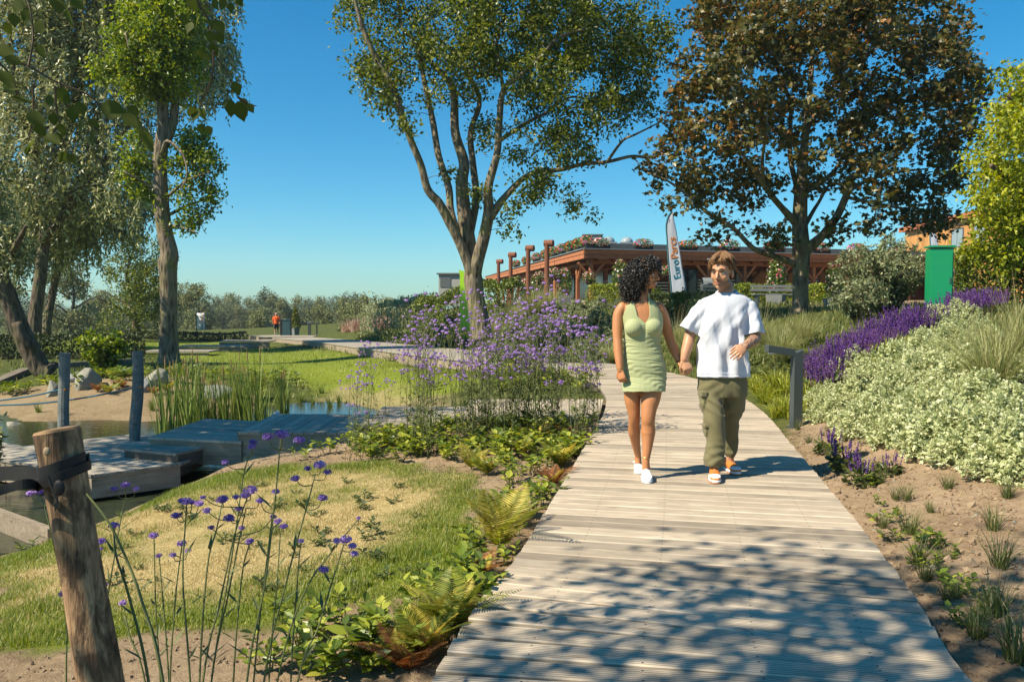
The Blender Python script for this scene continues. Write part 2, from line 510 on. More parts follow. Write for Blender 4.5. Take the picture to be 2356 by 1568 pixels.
def vnoise(x, y, f, seed=0):
    """cheap smooth value noise"""
    x = np.asarray(x) * f; y = np.asarray(y) * f
    xi = np.floor(x).astype(int); yi = np.floor(y).astype(int); fx = x - xi; fy = y - yi
    fx = fx * fx * (3 - 2 * fx); fy = fy * fy * (3 - 2 * fy)
    def h(a, b):
        v = np.sin(a * 127.1 + b * 311.7 + seed * 74.7) * 43758.5453
        return v - np.floor(v)
    return (h(xi, yi) * (1 - fx) + h(xi + 1, yi) * fx) * (1 - fy) + (h(xi, yi + 1) * (1 - fx) + h(xi + 1, yi + 1) * fx) * fy

LAWN = [gt(*p)[:2] for p in [(0, 1283), (150, 1238), (330, 1165), (420, 1122), (600, 1078), (850, 1062), (1040, 1090), (1100, 1140), (1100, 1250), (1040, 1330), (900, 1372), (720, 1400), (560, 1440), (300, 1470), (0, 1490)]]
DRY = [gt(*p)[:2] for p in [(260, 1205), (450, 1135), (700, 1095), (1000, 1088), (1050, 1105), (960, 1200), (760, 1300), (500, 1370), (200, 1385), (20, 1340)]]
SOIL_R = [(.9, -3), (1.3, 1), (1.5, 3.0), (2.0, 5), (2.4, 6.9), (2.9, 8.6), (3.3, 9.6), (4.4, 9.6), (5.4, 8), (8, 6), (9, -3)]
ISLE = [(-12.2, 15.2), (-6, 15.2), (-5.4, 17.6), (-6.8, 19.4), (-9, 21), (-13, 21.5)]
FARLAWN = [(-2.6, 17.2), (-1.0, 16.4), (-.4, 18.6), (-3.6, 25), (-8, 35), (-14, 47), (-22, 60), (-34, 58), (-24, 40), (-12, 30), (-9, 25), (-5.4, 21), (-4.2, 18.9)]
SHORE = [(-4.6, 18.3), (-3.4, 15.6), (-2.2, 14), (-1.2, 14.8), (-1.3, 16.6), (-2.6, 18.5), (-4.4, 20.6)]
GRAVEL = [(3, 41), (3, 47), (8, 46), (36, 57), (40, 52), (30, 40), (14, 27), (11, 24), (10, 28), (20, 42)]

def zones(x, y):
    j = (vnoise(x, y, 2.2, 1) - .5) * .35 + (vnoise(x, y, 7, 2) - .5) * .2
    sm = lambda d, w: np.clip((d + j) / w + .5, 0, 1)
    lawn = sm(poly_sd(x, y, LAWN), .25); dry = sm(poly_sd(x, y, DRY), .7) * lawn
    dry = np.clip(dry * (.15 + .9 * vnoise(x, y, 2.6, 5) + .55 * vnoise(x, y, 8.5, 7)), 0, 1)
    soil = np.maximum(sm(poly_sd(x, y, SOIL_R), .3), sm(poly_sd(x, y, ISLE), .6) * .75)
    near_l = np.clip((13.0 - y) / 1.5, 0, 1) * (x < 2) * (1 - lawn)
    near_l *= np.clip((y - .0) / 1, 0, 1)
    soil = np.maximum(soil, near_l * .92)
    soil = np.maximum(soil, sm(poly_sd(x, y, SHORE), .5) * .55)
    soil = np.maximum(soil, sm(poly_sd(x, y, GRAVEL), .6) * .9)
    far = sm(poly_sd(x, y, FARLAWN), .5)
    green = np.clip(lawn * (1 - dry) + far, 0, 1) * (1 - .0 * soil)
    return green, dry, np.clip(soil * (1 - lawn), 0, 1)

def sym(a): return np.concatenate([-a[::-1], a[1:]])
_xs = np.unique(np.concatenate([sym(np.concatenate([np.arange(0, 7, .085), np.geomspace(7, 700, 85)]))]))
_ys = np.concatenate([-np.geomspace(300, 1, 24), np.arange(-.8, 13, .085), np.geomspace(13.05, 26, 90), np.geomspace(26.2, 900, 100)])
GX, GY = np.meshgrid(_xs, _ys)
GZ = tz(GX, GY)
_g, _d, _s = zones(GX, GY)
lump = (vnoise(GX, GY, 5, 9) - .5) * .035 + (vnoise(GX, GY, 11, 4) - .5) * .022
GZ = GZ + lump * np.clip(_s, 0, 1) * (GY < 30)
mb = MB()
nx, ny = len(_xs), len(_ys)
ii = (np.arange(ny - 1)[:, None] * nx + np.arange(nx - 1)[None]).ravel()
mb.add(np.stack([GX, GY, GZ], -1).reshape(-1, 3), np.stack([ii, ii + 1, ii + nx + 1, ii + nx], -1))
me = mb.mesh('ground', True)
ca = me.attributes.new('zone', 'FLOAT_COLOR', 'POINT')
ca.data.foreach_set('color', np.stack([_g, _d, _s, np.ones_like(_g)], -1).astype(np.float32).ravel())

def ground_material():
    m, n, l, b = nmat('ground_cover')
    at_ = n.new('ShaderNodeAttribute'); at_.attribute_name = 'zone'
    sp = n.new('ShaderNodeSeparateColor'); l.new(at_.outputs['Color'], sp.inputs[0])
    v = coords(n, l, 'Object')
    big = noise_tex(n, l, v, 1.1, 5, .6); fine = noise_tex(n, l, v, 14, 8, .75, .3); mid = noise_tex(n, l, v, 4.5, 5, .65); grit = noise_tex(n, l, v, 70, 3, .7)
    rough = ramp(n, [(.3, (.035, .05, .012)), (.55, (.085, .10, .025)), (.75, (.16, .14, .05))]); l.new(mid.outputs[0], rough.inputs[0])
    lawn = ramp(n, [(.25, (.09, .13, .014)), (.5, (.16, .20, .022)), (.75, (.26, .27, .05))]); l.new(fine.outputs[0], lawn.inputs[0])
    dry = ramp(n, [(.25, (.28, .21, .08)), (.5, (.46, .36, .16)), (.75, (.58, .47, .25))]); l.new(fine.outputs[0], dry.inputs[0])
    soil = ramp(n, [(.28, (.13, .085, .05)), (.46, (.30, .21, .13)), (.62, (.42, .31, .20)), (.8, (.55, .43, .30))]); 
    sm_ = n.new('ShaderNodeMath'); sm_.operation = 'MULTIPLY_ADD'; sm_.inputs[1].default_value = .55
    l.new(fine.outputs[0], sm_.inputs[0])
    s2 = n.new('ShaderNodeMath'); s2.operation = 'MULTIPLY'; s2.inputs[1].default_value = .45
    l.new(big.outputs[0], s2.inputs[0]); l.new(s2.outputs[0], sm_.inputs[2]); l.new(sm_.outputs[0], soil.inputs[0])
    c = mixc(n, l, sp.outputs[0], rough.outputs[0], lawn.outputs[0])
    c = mixc(n, l, sp.outputs[1], c, dry.outputs[0])
    c = mixc(n, l, sp.outputs[2], c, soil.outputs[0])
    l.new(c, b.inputs['Base Color'])
    b.inputs['Roughness'].default_value = .95; b.inputs['Specular IOR Level'].default_value = .1
    ad = n.new('ShaderNodeMath'); ad.operation = 'MULTIPLY_ADD'; ad.inputs[1].default_value = .35
    l.new(grit.outputs[0], ad.inputs[0]); l.new(fine.outputs[0], ad.inputs[2])
    bump(n, l, ad.outputs[0], .9, .04, b)
    return m
M_GROUND = ground_material()
ground = tag(link('ground', me, M_GROUND), kind='structure')

# ------------------------------------------------------------------ pond
def water_material():
    m, n, l, b = nmat('pond_water')
    b.inputs['Base Color'].default_value = (.030, .036, .018, 1)
    b.inputs['Roughness'].default_value = .04
    b.inputs['Specular IOR Level'].default_value = .6
    v = coords(n, l, 'Object', (1, 2.2, 1))
    n1 = noise_tex(n, l, v, 5, 3, .5); 
    bump(n, l, n1.outputs[0], .12, .05, b)
    return m
WATER_Z = -.95
mb = MB()
pg = [(-18, 7), (-7.5, 6.2), (-4.6, 7.2), (-3.5, 9.4), (-2.3, 12.2), (-1.9, 14), (-2.6, 17.5), (-4, 19.2), (-6, 18.6), (-18, 21.5)]
mb.add([(x, y, WATER_Z) for x, y in pg], [list(range(len(pg)))])
tag(mb.build('pond_water', water_material()), kind='structure')

# ================================================================== decks
M_PLANK = plank_mat('weathered_plank', (.59, .51, .405, 1), (.49, .42, .33, 1), (.29, .24, .185, 1), .8)
M_PLANK_G = plank_mat('grey_plank', (.50, .46, .39, 1), (.40, .365, .305, 1), (.24, .215, .18, 1), .6)
M_FASCIA = plank_mat('fascia_board', (.40, .34, .26, 1), (.29, .24, .18, 1), (.16, .13, .10, 1), .0)
M_JOIST = simple_mat('dark_joist', (.14, .115, .09), (.08, .065, .05), 6, .9)

def chamfer_plank(L0, L1, w, t=.032, c=.004):
    """plank along local X with trapezoid ends; L = (xmin, xmax) on the two long edges"""
    sec = [(-w, -t), (-w, -c), (-w + c, 0), (w - c, 0), (w, -c), (w, -t)]
    V = []
    for e in (0, 1):
        for y, z in sec:
            k = (y + w) / (2 * w)
            V.append((L0[e] * (1 - k) + L1[e] * k, y, z))
    F = [[i, (i + 1) % 6, 6 + (i + 1) % 6, 6 + i] for i in range(6)] + [[5, 4, 3, 2, 1, 0], [6, 7, 8, 9, 10, 11]]
    return V, [f[::-1] for f in F]

def place(o, p, t):
    """local Y along the walking direction t, local X to its right"""
    o.matrix_basis = Matrix(((t[1], t[0], 0, p[0]), (-t[0], t[1], 0, p[1]), (0, 0, 1, p[2]), (0, 0, 0, 1)))

# main boardwalk
mb = MB()
ss = np.arange(0.2, _arc[-1] - .1, .35)
L = []; 
for s in ss:
    p, t = path_at(s); n = np.array([t[1], -t[0]])
    for k, dz in ((-.97, -.035), (.97, -.035), (.97, -.2), (-.97, -.2)):
        L.append((*(p[:2] + n * HALF_W * k), p[2] + dz))
m_ = len(ss); F = []
for i in range(m_ - 1):
    for k in range(4): F.append((4 * i + k, 4 * i + (k + 1) % 4, 4 * i + 4 + (k + 1) % 4, 4 * i + 4 + k))
mb.add(L, np.array(F)); mb.ng.append([0, 1, 2, 3])
boardwalk = tag(mb.build('boardwalk', M_JOIST), kind='structure')
PITCHP = .1455
s = 1.9
ci = 0
while True:
    p, t = path_at(s)
    if p[1] > 17.2: break
    n = np.array([t[1], -t[0]])
    e = []
    for q in (-.0664, .0664):
        pp, tt = path_at(s + q); nn = np.array([tt[1], -tt[0]])
        row = []
        for sg in (-1, 1):
            w = pp[:2] + nn * sg * (HALF_W + random.uniform(-.006, .006)) - p[:2]
            row.append(float(w @ n))
        e.append(row)
    V, F = chamfer_plank(e[0], e[1], .0664, .032, .006)
    o = MB().add(V, F).build('plank', M_PLANK, boardwalk, local=True)
    place(o, (p[0], p[1], p[2] + random.uniform(-.0015, .0015)), t)
    s += PITCHP
S_END = s - .07
# the far stretch, too far to tell the boards apart: one decked strip with a fascia
mb = MB(); fb = MB()
L = []; FA = []
ss = np.append(np.arange(S_END, _arc[-1], .5), _arc[-1])
for s in ss:
    p, t = path_at(s); n = np.array([t[1], -t[0]])
    w = HALF_W + .25 * np.clip((s - S_END) / 10, 0, 1)
    a, b_ = p[:2] - n * w, p[:2] + n * w
    L += [(*a, p[2]), (*b_, p[2]), (*b_, p[2] - .035), (*a, p[2] - .035)]
    a2 = p[:2] - n * (w - .03); a3 = p[:2] - n * (w - .07)
    FA += [(*a2, p[2] - .038), (*a3, p[2] - .038), (*a3, p[2] - .34), (*a2, p[2] - .34)]
for i in range(len(ss) - 1):
    for arr, m2 in ((L, mb), (FA, fb)):
        pass
q = np.array([(4 * i + k, 4 * i + (k + 1) % 4, 4 * i + 4 + (k + 1) % 4, 4 * i + 4 + k) for i in range(len(ss) - 1) for k in range(4)])
mb.add(L, q[:, ::-1]); fb.add(FA, q[:, ::-1])
tag(mb.build('decking', M_PLANK_G, boardwalk), kind='stuff')
fb.build('fascia', M_FASCIA, boardwalk)

def clip_poly(poly, a, b, c):
    """keep the side a*x + b*y <= c"""
    out = []
    for i in range(len(poly)):
        p, q = poly[i], poly[(i + 1) % len(poly)]
        dp, dq = a * p[0] + b * p[1] - c, a * q[0] + b * q[1] - c
        if dp <= 0: out.append(p)
        if (dp < 0) != (dq < 0) and abs(dp - dq) > 1e-9:
            t = dp / (dp - dq); out.append((p[0] + t * (q[0] - p[0]), p[1] + t * (q[1] - p[1])))
    return out

def deck(name, poly, z, along, mat, fascia_edges=(), fh=.24, pitch=.1455):
    """a decked platform: planks run in the direction 'along'"""
    d = np.array(along, float); d /= np.linalg.norm(d)
    w = np.array([-d[1], d[0]])
    cx = np.mean([p[0] for p in poly]); cy = np.mean([p[1] for p in poly])
    fr = MB().prism([(cx + (p[0] - cx) * .97, cy + (p[1] - cy) * .97) for p in poly], z - .2, z - .036)
    root = tag(fr.build(name, M_JOIST), kind='structure')
    k = [p[0] * w[0] + p[1] * w[1] for p in poly]
    a = min(k)
    while a < max(k):
        c = clip_poly(clip_poly(poly, w[0], w[1], a + pitch - .006), -w[0], -w[1], -a)
        if len(c) >= 3:
            ctr = np.array([np.mean([q[0] for q in c]), np.mean([q[1] for q in c])])
            loc = [((np.array(q) - ctr) @ d, (np.array(q) - ctr) @ w) for q in c]
            area = sum(loc[i][0] * loc[(i + 1) % len(loc)][1] - loc[(i + 1) % len(loc)][0] * loc[i][1] for i in range(len(loc))) / 2
            if area < 0: loc = loc[::-1]
            if abs(area) > .01:
                o = MB().prism(loc, -.032, 0).build('plank', mat, root, local=True)
                o.matrix_basis = Matrix(((d[0], w[0], 0, ctr[0]), (d[1], w[1], 0, ctr[1]), (0, 0, 1, z + random.uniform(-.0015, .0015)), (0, 0, 0, 1)))
        a += pitch
    for (p, q) in fascia_edges:
        p, q = np.array(p), np.array(q); e = q - p; Ln = np.linalg.norm(e); e /= Ln
        o = MB().box((0, 0, 0), (Ln - .02, .03, fh)).build('fascia_board', M_FASCIA, root, local=True)
        m2 = (p + q) / 2 + np.array([-e[1], e[0]]) * .03
        o.matrix_basis = Matrix(((e[0], -e[1], 0, m2[0]), (e[1], e[0], 0, m2[1]), (0, 0, 1, z - .036 - fh / 2), (0, 0, 0, 1)))
    return root
deck('side_deck', [(-.62, 10.1), (1.10, 10.1), (1.36, 11.9), (-.62, 11.9)], -.02, (0, 1), M_PLANK, [((-.62, 10.1), (1.12, 10.1))], .14)
deck('side_deck', [(-1.95, 10.3), (-.55, 10.3), (-.55, 12.1), (-1.95, 12.1)], -.155, (0, 1), M_PLANK, [((-1.95, 10.3), (-.55, 10.3))], .2)
deck('side_deck', [(-3.62, 10.5), (-1.86, 10.42), (-1.86, 12.1), (-3.62, 12.2)], -.28, (0, 1), M_PLANK_G, [((-3.62, 10.5), (-1.86, 10.42)), ((-3.62, 12.2), (-3.62, 10.5))], .3)
deck('side_deck', [(-4.92, 10.8), (-3.55, 10.46), (-3.4, 12.1), (-4.8, 12.5)], -.40, (.97, -.24), M_PLANK_G, [((-4.92, 10.8), (-3.55, 10.46)), ((-4.8, 12.5), (-4.92, 10.8))], .3)
deck('deck_step', [(-5.12, 10.5), (-4.28, 10.15), (-4.1, 10.6), (-4.95, 10.9)], -.50, (.92, -.38), M_PLANK_G, [((-5.12, 10.5), (-4.28, 10.15)), ((-4.95, 10.9), (-5.12, 10.5))], .12)
KP = [(-5.0, 9.45), (-4.2, 10.12), (-4.15, 12.0), (-5.9, 12.35), (-6.95, 11.35), (-9.6, 12.85), (-10.1, 12.15), (-6.6, 10.35)]
deck('pond_platform', KP, -.62, (.874, -.486), M_PLANK_G, [(KP[0], KP[1]), (KP[7], KP[0]), (KP[6], KP[7])], .26)

# low timber beam holding the bank beside the platform
a, b_ = gz(-60, 1150, -.74), gz(118, 1215, -.74)
mb = MB(); e = (b_ - a); Ln = e.length; e.normalize()
R = np.array([[e.x, -e.y, 0], [e.y, e.x, 0], [0, 0, 1]])
mb.box(((a + b_) / 2 + Vector((0, 0, -.16))), (Ln, .07, .32), R)
tag(mb.build('timber_edging', M_FASCIA), 'dark weathered timber beam edging the bank beside the leaning post', 'timber beam')

# ================================================================== trees
M_BARK_G = bark_mat('grey_bark', (.23, .185, .13, 1), (.07, .052, .035, 1), (.20, .19, .07, 1), 8)
M_BARK_D = bark_mat('dark_bark', (.13, .10, .07, 1), (.04, .03, .02, 1), (.12, .12, .05, 1), 8)
M_TWIG = simple_mat('twig', (.12, .09, .055), (.07, .05, .03), 10, .9)
M_L_POPLAR = leaf_mat('poplar_leaf', [(0, (.04, .065, .012)), (.4, (.085, .125, .016)), (.8, (.17, .205, .028)), (1, (.30, .30, .06))], .42, .42, .35, .5)
M_L_MAPLE = leaf_mat('bronze_maple_leaf', [(0, (.035, .042, .014)), (.35, (.085, .092, .024)), (.65, (.14, .13, .033)), (.9, (.21, .155, .045)), (1, (.30, .15, .045))], .34, .38, .4, .45)
M_SEED = leaf_mat('maple_seed', [(0, (.30, .11, .035)), (1, (.52, .24, .07))], .3, .6, .2, .5)
M_L_WILLOW = leaf_mat('willow_leaf', [(0, (.05, .07, .025)), (.45, (.22, .24, .085)), (.8, (.40, .41, .18)), (1, (.58, .56, .32))], .3, .4, .3, .4)
M_L_FRESH = leaf_mat('fresh_leaf', [(0, (.06, .10, .012)), (.5, (.15, .22, .022)), (.85, (.27, .34, .035)), (1, (.40, .42, .07))], .4, .4, .3, .6)
M_L_LIME = leaf_mat('lime_leaf', [(0, (.11, .15, .008)), (.5, (.27, .32, .014)), (1, (.48, .47, .035))], .42, .45, .25, .6)
M_L_FAR = leaf_mat('far_leaf', [(0, (.06, .085, .032)), (.5, (.12, .15, .055)), (1, (.20, .215, .085))], .2, .7, .35, .05)
M_L_FAR2 = leaf_mat('far_pale_leaf', [(0, (.085, .105, .038)), (.5, (.165, .185, .06)), (1, (.26, .26, .09))], .2, .7, .35, .05)

def trace(pts, Y, m=5, dys=None):
    """traced limb: (x, y, radius) in pixels -> smooth 3-D polyline at depth Y with depth drift"""
    n = len(pts)
    dys = dys if dys is not None else np.zeros(n)
    P = []; R = []
    for (x, y, r), dy in zip(pts, dys):
        P.append(at(x, y, Y + dy)); R.append(r * (Y + dy) / FOC)
    return spline(P, m), np.interp(np.linspace(0, n - 1, (n - 1) * m + 1), np.arange(n), R)

def grow_twigs(limbs, clusters, rng, mbt, r0=.011, k=5):
    nodes = np.concatenate([P for P, r in limbs]); rad = np.concatenate([r for P, r in limbs])
    d = np.sqrt(((clusters[:, None] - nodes[None]) ** 2).sum(-1)).min(1)
    order = np.argsort(d)
    cap = len(nodes) + 4 * len(clusters)
    N = np.zeros((cap, 3)); Rr = np.zeros(cap); N[:len(nodes)] = nodes; Rr[:len(nodes)] = rad; n = len(nodes)
    paths = []
    for i in order:
        c = clusters[i]
        dv = c - N[:n]
        dist = np.sqrt((dv ** 2).sum(1))
        cost = dist + .6 * np.clip(-dv[:, 2], 0, None)
        j = int(np.argmin(cost))
        p0 = N[j]; L = dist[j]
        mid = p0 + (c - p0) * .5 + rng.normal(size=3) * .09 * L + np.array([0, 0, .10 * L])
        pts = spline([p0, mid, c], 3)
        ra = min(Rr[j] * .75, r0 * .5 + r0 * .9 * L)
        rr = np.linspace(ra, .0035, len(pts))
        mbt.tube(pts, rr, k, cap=False)
        for q in (2, 4, 6):
            N[n] = pts[q]; Rr[n] = rr[q]; n += 1
        paths.append((i, pts))
    return paths

def blob_points(blobs, n, rng, shell=.35):
    w = np.array([b[3] ** 2.2 for b in blobs]); w /= w.sum()
    idx = rng.choice(len(blobs), n, p=w)
    B = np.array(blobs)[idx]
    rr = rng.uniform(shell, 1, n) ** .5
    return B[:, :3] + rdir(n, rng) * (rr * B[:, 3])[:, None]

def px_blobs(bl, Y, depth, cx, cy, rx, ry, rng, rep=2):
    """crown lobes seen at these pixels, spread back and forth to round the crown"""
    out = []
    for (x, y, r) in bl:
        rho = min(1, math.hypot((x - cx) / rx, (y - cy) / ry))
        D = depth * math.sqrt(max(.04, 1 - rho * rho))
        for k in range(rep):
            dy = D * (-.85 + 1.7 * (k + rng.uniform(.15, .85)) / rep)
            p = at(x, y, Y + dy)
            out.append((p.x, p.y, p.z, r * (Y + dy) / FOC))
    return out

def leaves(mbl, centers, per, spread, size, tmpl, rng, up=.8, droop=.35, paths=None, sizevar=.35):
    N = len(centers) * per
    pos = np.repeat(centers, per, axis=0) + rng.normal(size=(N, 3)) * np.array(spread)
    nrm = unit(rng.normal(size=(N, 3)) + np.array([0, 0, up * 1.6]))
    d = rdir(N, rng) + np.array([0, 0, -droop])
    R = frames(d, nrm)
    scatter(mbl, tmpl[0], tmpl[1], pos, R, size * (1 + rng.uniform(-sizevar, sizevar, N)))

def make_tree(name, label, limbs, blobs, mats, rng, ncl, per, spread, size, tmpl, extra=None, group=None, base=None, shell=.35, up=.8, droop=.35, r0=.011, nside=10):
    base = base if base is not None else limbs[0][0][0]
    t = thing(name, label, 'tree', tuple(base), group=group)
    mb = MB()
    for P, r in limbs: mb.tube(P, r, nside, cap=True)
    mb.build('trunk', mats[0], t, smooth=True)
    cl = blob_points(blobs, ncl, rng, shell)
    mt = MB(); grow_twigs(limbs, cl, rng, mt, r0)
    tag(mt.build('twigs', mats[1], t), kind='stuff')
    ml = MB(); leaves(ml, cl, per, spread, size, tmpl, rng, up, droop)
    tag(ml.build('crown', mats[2], t), kind='stuff')
    if extra: extra(t, cl, rng)
    return t

# ---- many-stemmed tree beside the far walkway
def C1(pts): return [(733.2 + x * .5066, y * .5066, r * .5066) for x, y, r in pts]
Y1 = 23.0
rg = np.random.default_rng(21)
T1 = [
    (C1([(742, 1540, 56), (735, 1480, 47), (715, 1370, 41), (702, 1270, 43), (698, 1190, 30), (690, 1140, 16)]), [0, 0, 0, 0, 0, 0]),
    (C1([(700, 1310, 22), (685, 1215, 25), (640, 1100, 22), (590, 1000, 22), (545, 920, 20), (495, 860, 18), (465, 750, 16), (420, 640, 15), (380, 520, 14), (330, 380, 13), (260, 260, 12), (205, 140, 11), (165, 0, 8), (150, -100, 5)]), np.linspace(0, -1.6, 14)),
    (C1([(640, 1090, 17), (600, 960, 17), (590, 850, 16), (545, 710, 15), (520, 560, 14), (490, 420, 11), (440, 200, 9), (380, 130, 7), (360, 0, 5)]), np.linspace(0, 1.5, 9)),
    (C1([(704, 1320, 36), (697, 1210, 35), (665, 1000, 33), (650, 830, 28), (660, 740, 24), (620, 600, 20), (615, 440, 17), (590, 370, 14), (500, 270, 10), (430, 180, 8)]), np.linspace(0, .6, 10)),
    (C1([(690, 1050, 18), (715, 900, 17), (700, 740, 15), (690, 600, 13), (730, 450, 11), (650, 270, 9), (690, 150, 8), (700, 0, 6)]), np.linspace(.2, 2.6, 8)),
    (C1([(708, 1310, 26), (716, 1205, 30), (750, 1080, 27), (772, 960, 25), (770, 850, 20), (810, 700, 16), (820, 560, 15), (840, 410, 13), (920, 340, 11), (1010, 260, 10), (1090, 170, 8), (1250, 120, 6), (1350, 40, 5)]), np.linspace(0, -1.8, 13)),
    (C1([(775, 990, 22), (850, 890, 15), (960, 790, 12), (1100, 770, 10), (1200, 745, 9), (1310, 735, 8), (1420, 710, 7), (1500, 715, 6), (1560, 700, 4)]), np.linspace(-.4, -1.0, 9)),
    (C1([(1310, 735, 7), (1380, 640, 6), (1440, 610, 5), (1560, 550, 3)]), np.linspace(-.8, -1.5, 4)),
    (C1([(820, 640, 10), (940, 560, 8), (1020, 520, 6), (1150, 440, 5), (1290, 480, 4)]), np.linspace(-1, .8, 5)),
    (C1([(840, 410, 10), (820, 300, 8), (810, 180, 7), (850, 50, 5)]), np.linspace(-1.2, .6, 4)),
]
limbs1 = [trace(p, Y1, 5, d) for p, d in T1]
bl1 = C1([(150, 60, 85), (225, 250, 95), (285, 420, 90), (420, 560, 50), (400, 180, 150), (620, 120, 180), (720, 330, 140), (850, 150, 190), (1000, 350, 165), (1100, 150, 195), (1300, 180, 175), (1430, 330, 135), (1300, 500, 120), (1050, 560, 110), (1130, 650, 100), (900, 650, 90), (980, 830, 85), (1150, 900, 55), (880, 930, 50), (850, 1020, 38), (1230, 970, 28), (760, 600, 70), (500, 400, 70), (1480, 120, 150), (330, 330, 90), (585, 790, 22), (720, 880, 30), (300, -150, 190), (700, -150, 240), (1100, -120, 220), (1450, 480, 90), (1240, 700, 45)])
bb1 = px_blobs(bl1, Y1, 3.4, 1145, 150, 480, 420, rg, 2)
make_tree('broadleaf_tree', 'tall green tree forking into many bare stems, rising behind the purple flowers', limbs1, bb1, (M_BARK_G, M_TWIG, M_L_POPLAR), rg, 1250, 48, (.17, .17, .14), .115, LEAF_DIA)

# ---- bronze maple
def C2(pts): return [(1405.3 + x * .4676, y * .4676, r * .4676) for x, y, r in pts]
Y2 = 22.0
rg = np.random.default_rng(22)
T2 = [
    (C2([(928, 1560, 46), (932, 1480, 39), (935, 1350, 39), (937, 1230, 44), (930, 1100, 38), (935, 950, 33), (945, 800, 24), (960, 650, 18), (975, 500, 15), (990, 300, 12), (1010, 100, 9), (1020, -80, 5)]), np.zeros(12)),
    (C2([(950, 1240, 30), (1040, 1160, 21), (1110, 1070, 19), (1160, 960, 17), (1200, 870, 12), (1300, 780, 8), (1420, 730, 6)]), np.linspace(0, -1.6, 7)),
    (C2([(1170, 940, 11), (1260, 890, 8), (1400, 850, 6), (1560, 830, 4)]), np.linspace(-.8, .4, 4)),
    (C2([(925, 1300, 20), (800, 1260, 14), (700, 1220, 12), (600, 1120, 11), (480, 1050, 9), (390, 970, 7), (280, 890, 5), (180, 850, 3)]), np.linspace(0, -1.2, 8)),
    (C2([(925, 1110, 22), (840, 1020, 15), (790, 960, 14), (740, 890, 13), (680, 800, 9), (600, 700, 6)]), np.linspace(0, -2, 6)),
    (C2([(750, 890, 11), (745, 790, 9), (760, 680, 7), (770, 560, 5)]), np.linspace(-1.2, -2.6, 4)),
    (C2([(930, 960, 16), (890, 820, 12), (880, 700, 11), (880, 500, 9), (800, 300, 6)]), np.linspace(0, 2, 5)),
    (C2([(940, 960, 14), (1080, 860, 10), (1130, 790, 8), (1200, 640, 6), (1300, 560, 4)]), np.linspace(0, 1.8, 5)),
    (C2([(965, 640, 10), (1080, 480, 8), (1200, 430, 6), (1350, 310, 4)]), np.linspace(0, -1.8, 4)),
    (C2([(950, 1120, 12), (1020, 1000, 8), (1100, 900, 7), (1250, 1000, 4)]), np.linspace(0, 1.5, 4)),
    (C2([(1160, 970, 9), (1300, 1000, 7), (1450, 1030, 5), (1600, 1070, 3)]), np.linspace(-1, 0, 4)),
]
limbs2 = [trace(p, Y2, 5, d) for p, d in T2]
bl2 = C2([(600, 100, 200), (900, 50, 230), (1200, 80, 230), (1500, 120, 180), (1690, 160, 100), (450, 330, 130), (430, 530, 150), (380, 720, 135), (215, 850, 75), (330, 980, 70), (450, 900, 110), (700, 350, 210), (1000, 350, 210), (1300, 350, 210), (1600, 350, 170), (1770, 400, 95), (1740, 550, 105), (1600, 600, 165), (700, 650, 180), (1000, 650, 160), (1300, 650, 180), (1600, 820, 130), (1500, 980, 130), (1620, 1090, 65), (1250, 900, 120), (1000, 850, 90), (700, 900, 115), (600, 1050, 115), (500, 1120, 70), (800, 1150, 70), (1100, 1130, 60), (1300, 1080, 85), (420, 1210, 35), (900, -160, 230), (1250, -130, 220), (600, -80, 150)])
bb2 = px_blobs(bl2, Y2, 4.0, 1870, 240, 390, 380, rg, 2)
def seeds(t, cl, rng):
    top = cl[(cl[:, 2] > 5.0) & (rng.uniform(size=len(cl)) < .55)]
    ms = MB(); leaves(ms, top, 7, (.16, .16, .12), .075, LEAF_DIA, rng, .2, .9)
    tag(ms.build('seed_clusters', M_SEED, t), kind='stuff')
make_tree('maple_tree', 'round-crowned bronze and green maple with one thick grey trunk, in front of the pavilion', limbs2, bb2, (M_BARK_G, M_TWIG, M_L_MAPLE), rg, 1050, 32, (.19, .19, .13), .128, LEAF_MAPLE, extra=seeds, up=.9)

# ---- cut-back tree by the pond
Y3 = 26.0
rg = np.random.default_rng(23)
def C3(pts): return [(x * .5066, y * .5066, r * .5066) for x, y, r in pts]   # crop frame of the left strip
def C3(pts): return [(x / 1.2063 * .611, y / 1.2063 * .611, r / 1.2063 * .611) for x, y, r in pts]
T3 = [
    (C3([(766, 1660, 56), (768, 1600, 45), (765, 1500, 40), (765, 1380, 37), (765, 1260, 38), (762, 1200, 43), (770, 1150, 39), (750, 1060, 35), (735, 950, 34), (728, 800, 30), (728, 700, 32), (740, 600, 28), (740, 480, 24), (745, 380, 16), (750, 200, 12), (745, 60, 8)]), np.zeros(16)),
    (C3([(745, 660, 22), (780, 580, 20), (795, 490, 18), (800, 440, 14)]), [0, .1, .2, .3]),
    (C3([(735, 700, 9), (760, 640, 7), (830, 700, 5), (850, 800, 4), (820, 860, 3)]), [-.4, -.6, -.8, -.9, -.9]),
    (C3([(740, 480, 10), (660, 380, 8), (600, 260, 6), (570, 150, 4)]), [0, -.5, -1, -1]),
    (C3([(745, 430, 10), (830, 330, 8), (870, 240, 5)]), [0, .5, 1]),
    (C3([(755, 900, 8), (850, 820, 6), (960, 780, 4)]), [0, -.4, -.6]),
    (C3([(760, 980, 8), (860, 930, 6), (990, 890, 3)]), [0, .3, .4]),
    (C3([(725, 880, 8), (640, 820, 6), (560, 780, 4)]), [0, -.3, -.6]),
    (C3([(770, 1020, 6), (850, 1040, 4), (900, 1060, 3)]), [0, -.3, -.4]),
]
limbs3 = [trace(p, Y3, 4, d) for p, d in T3]
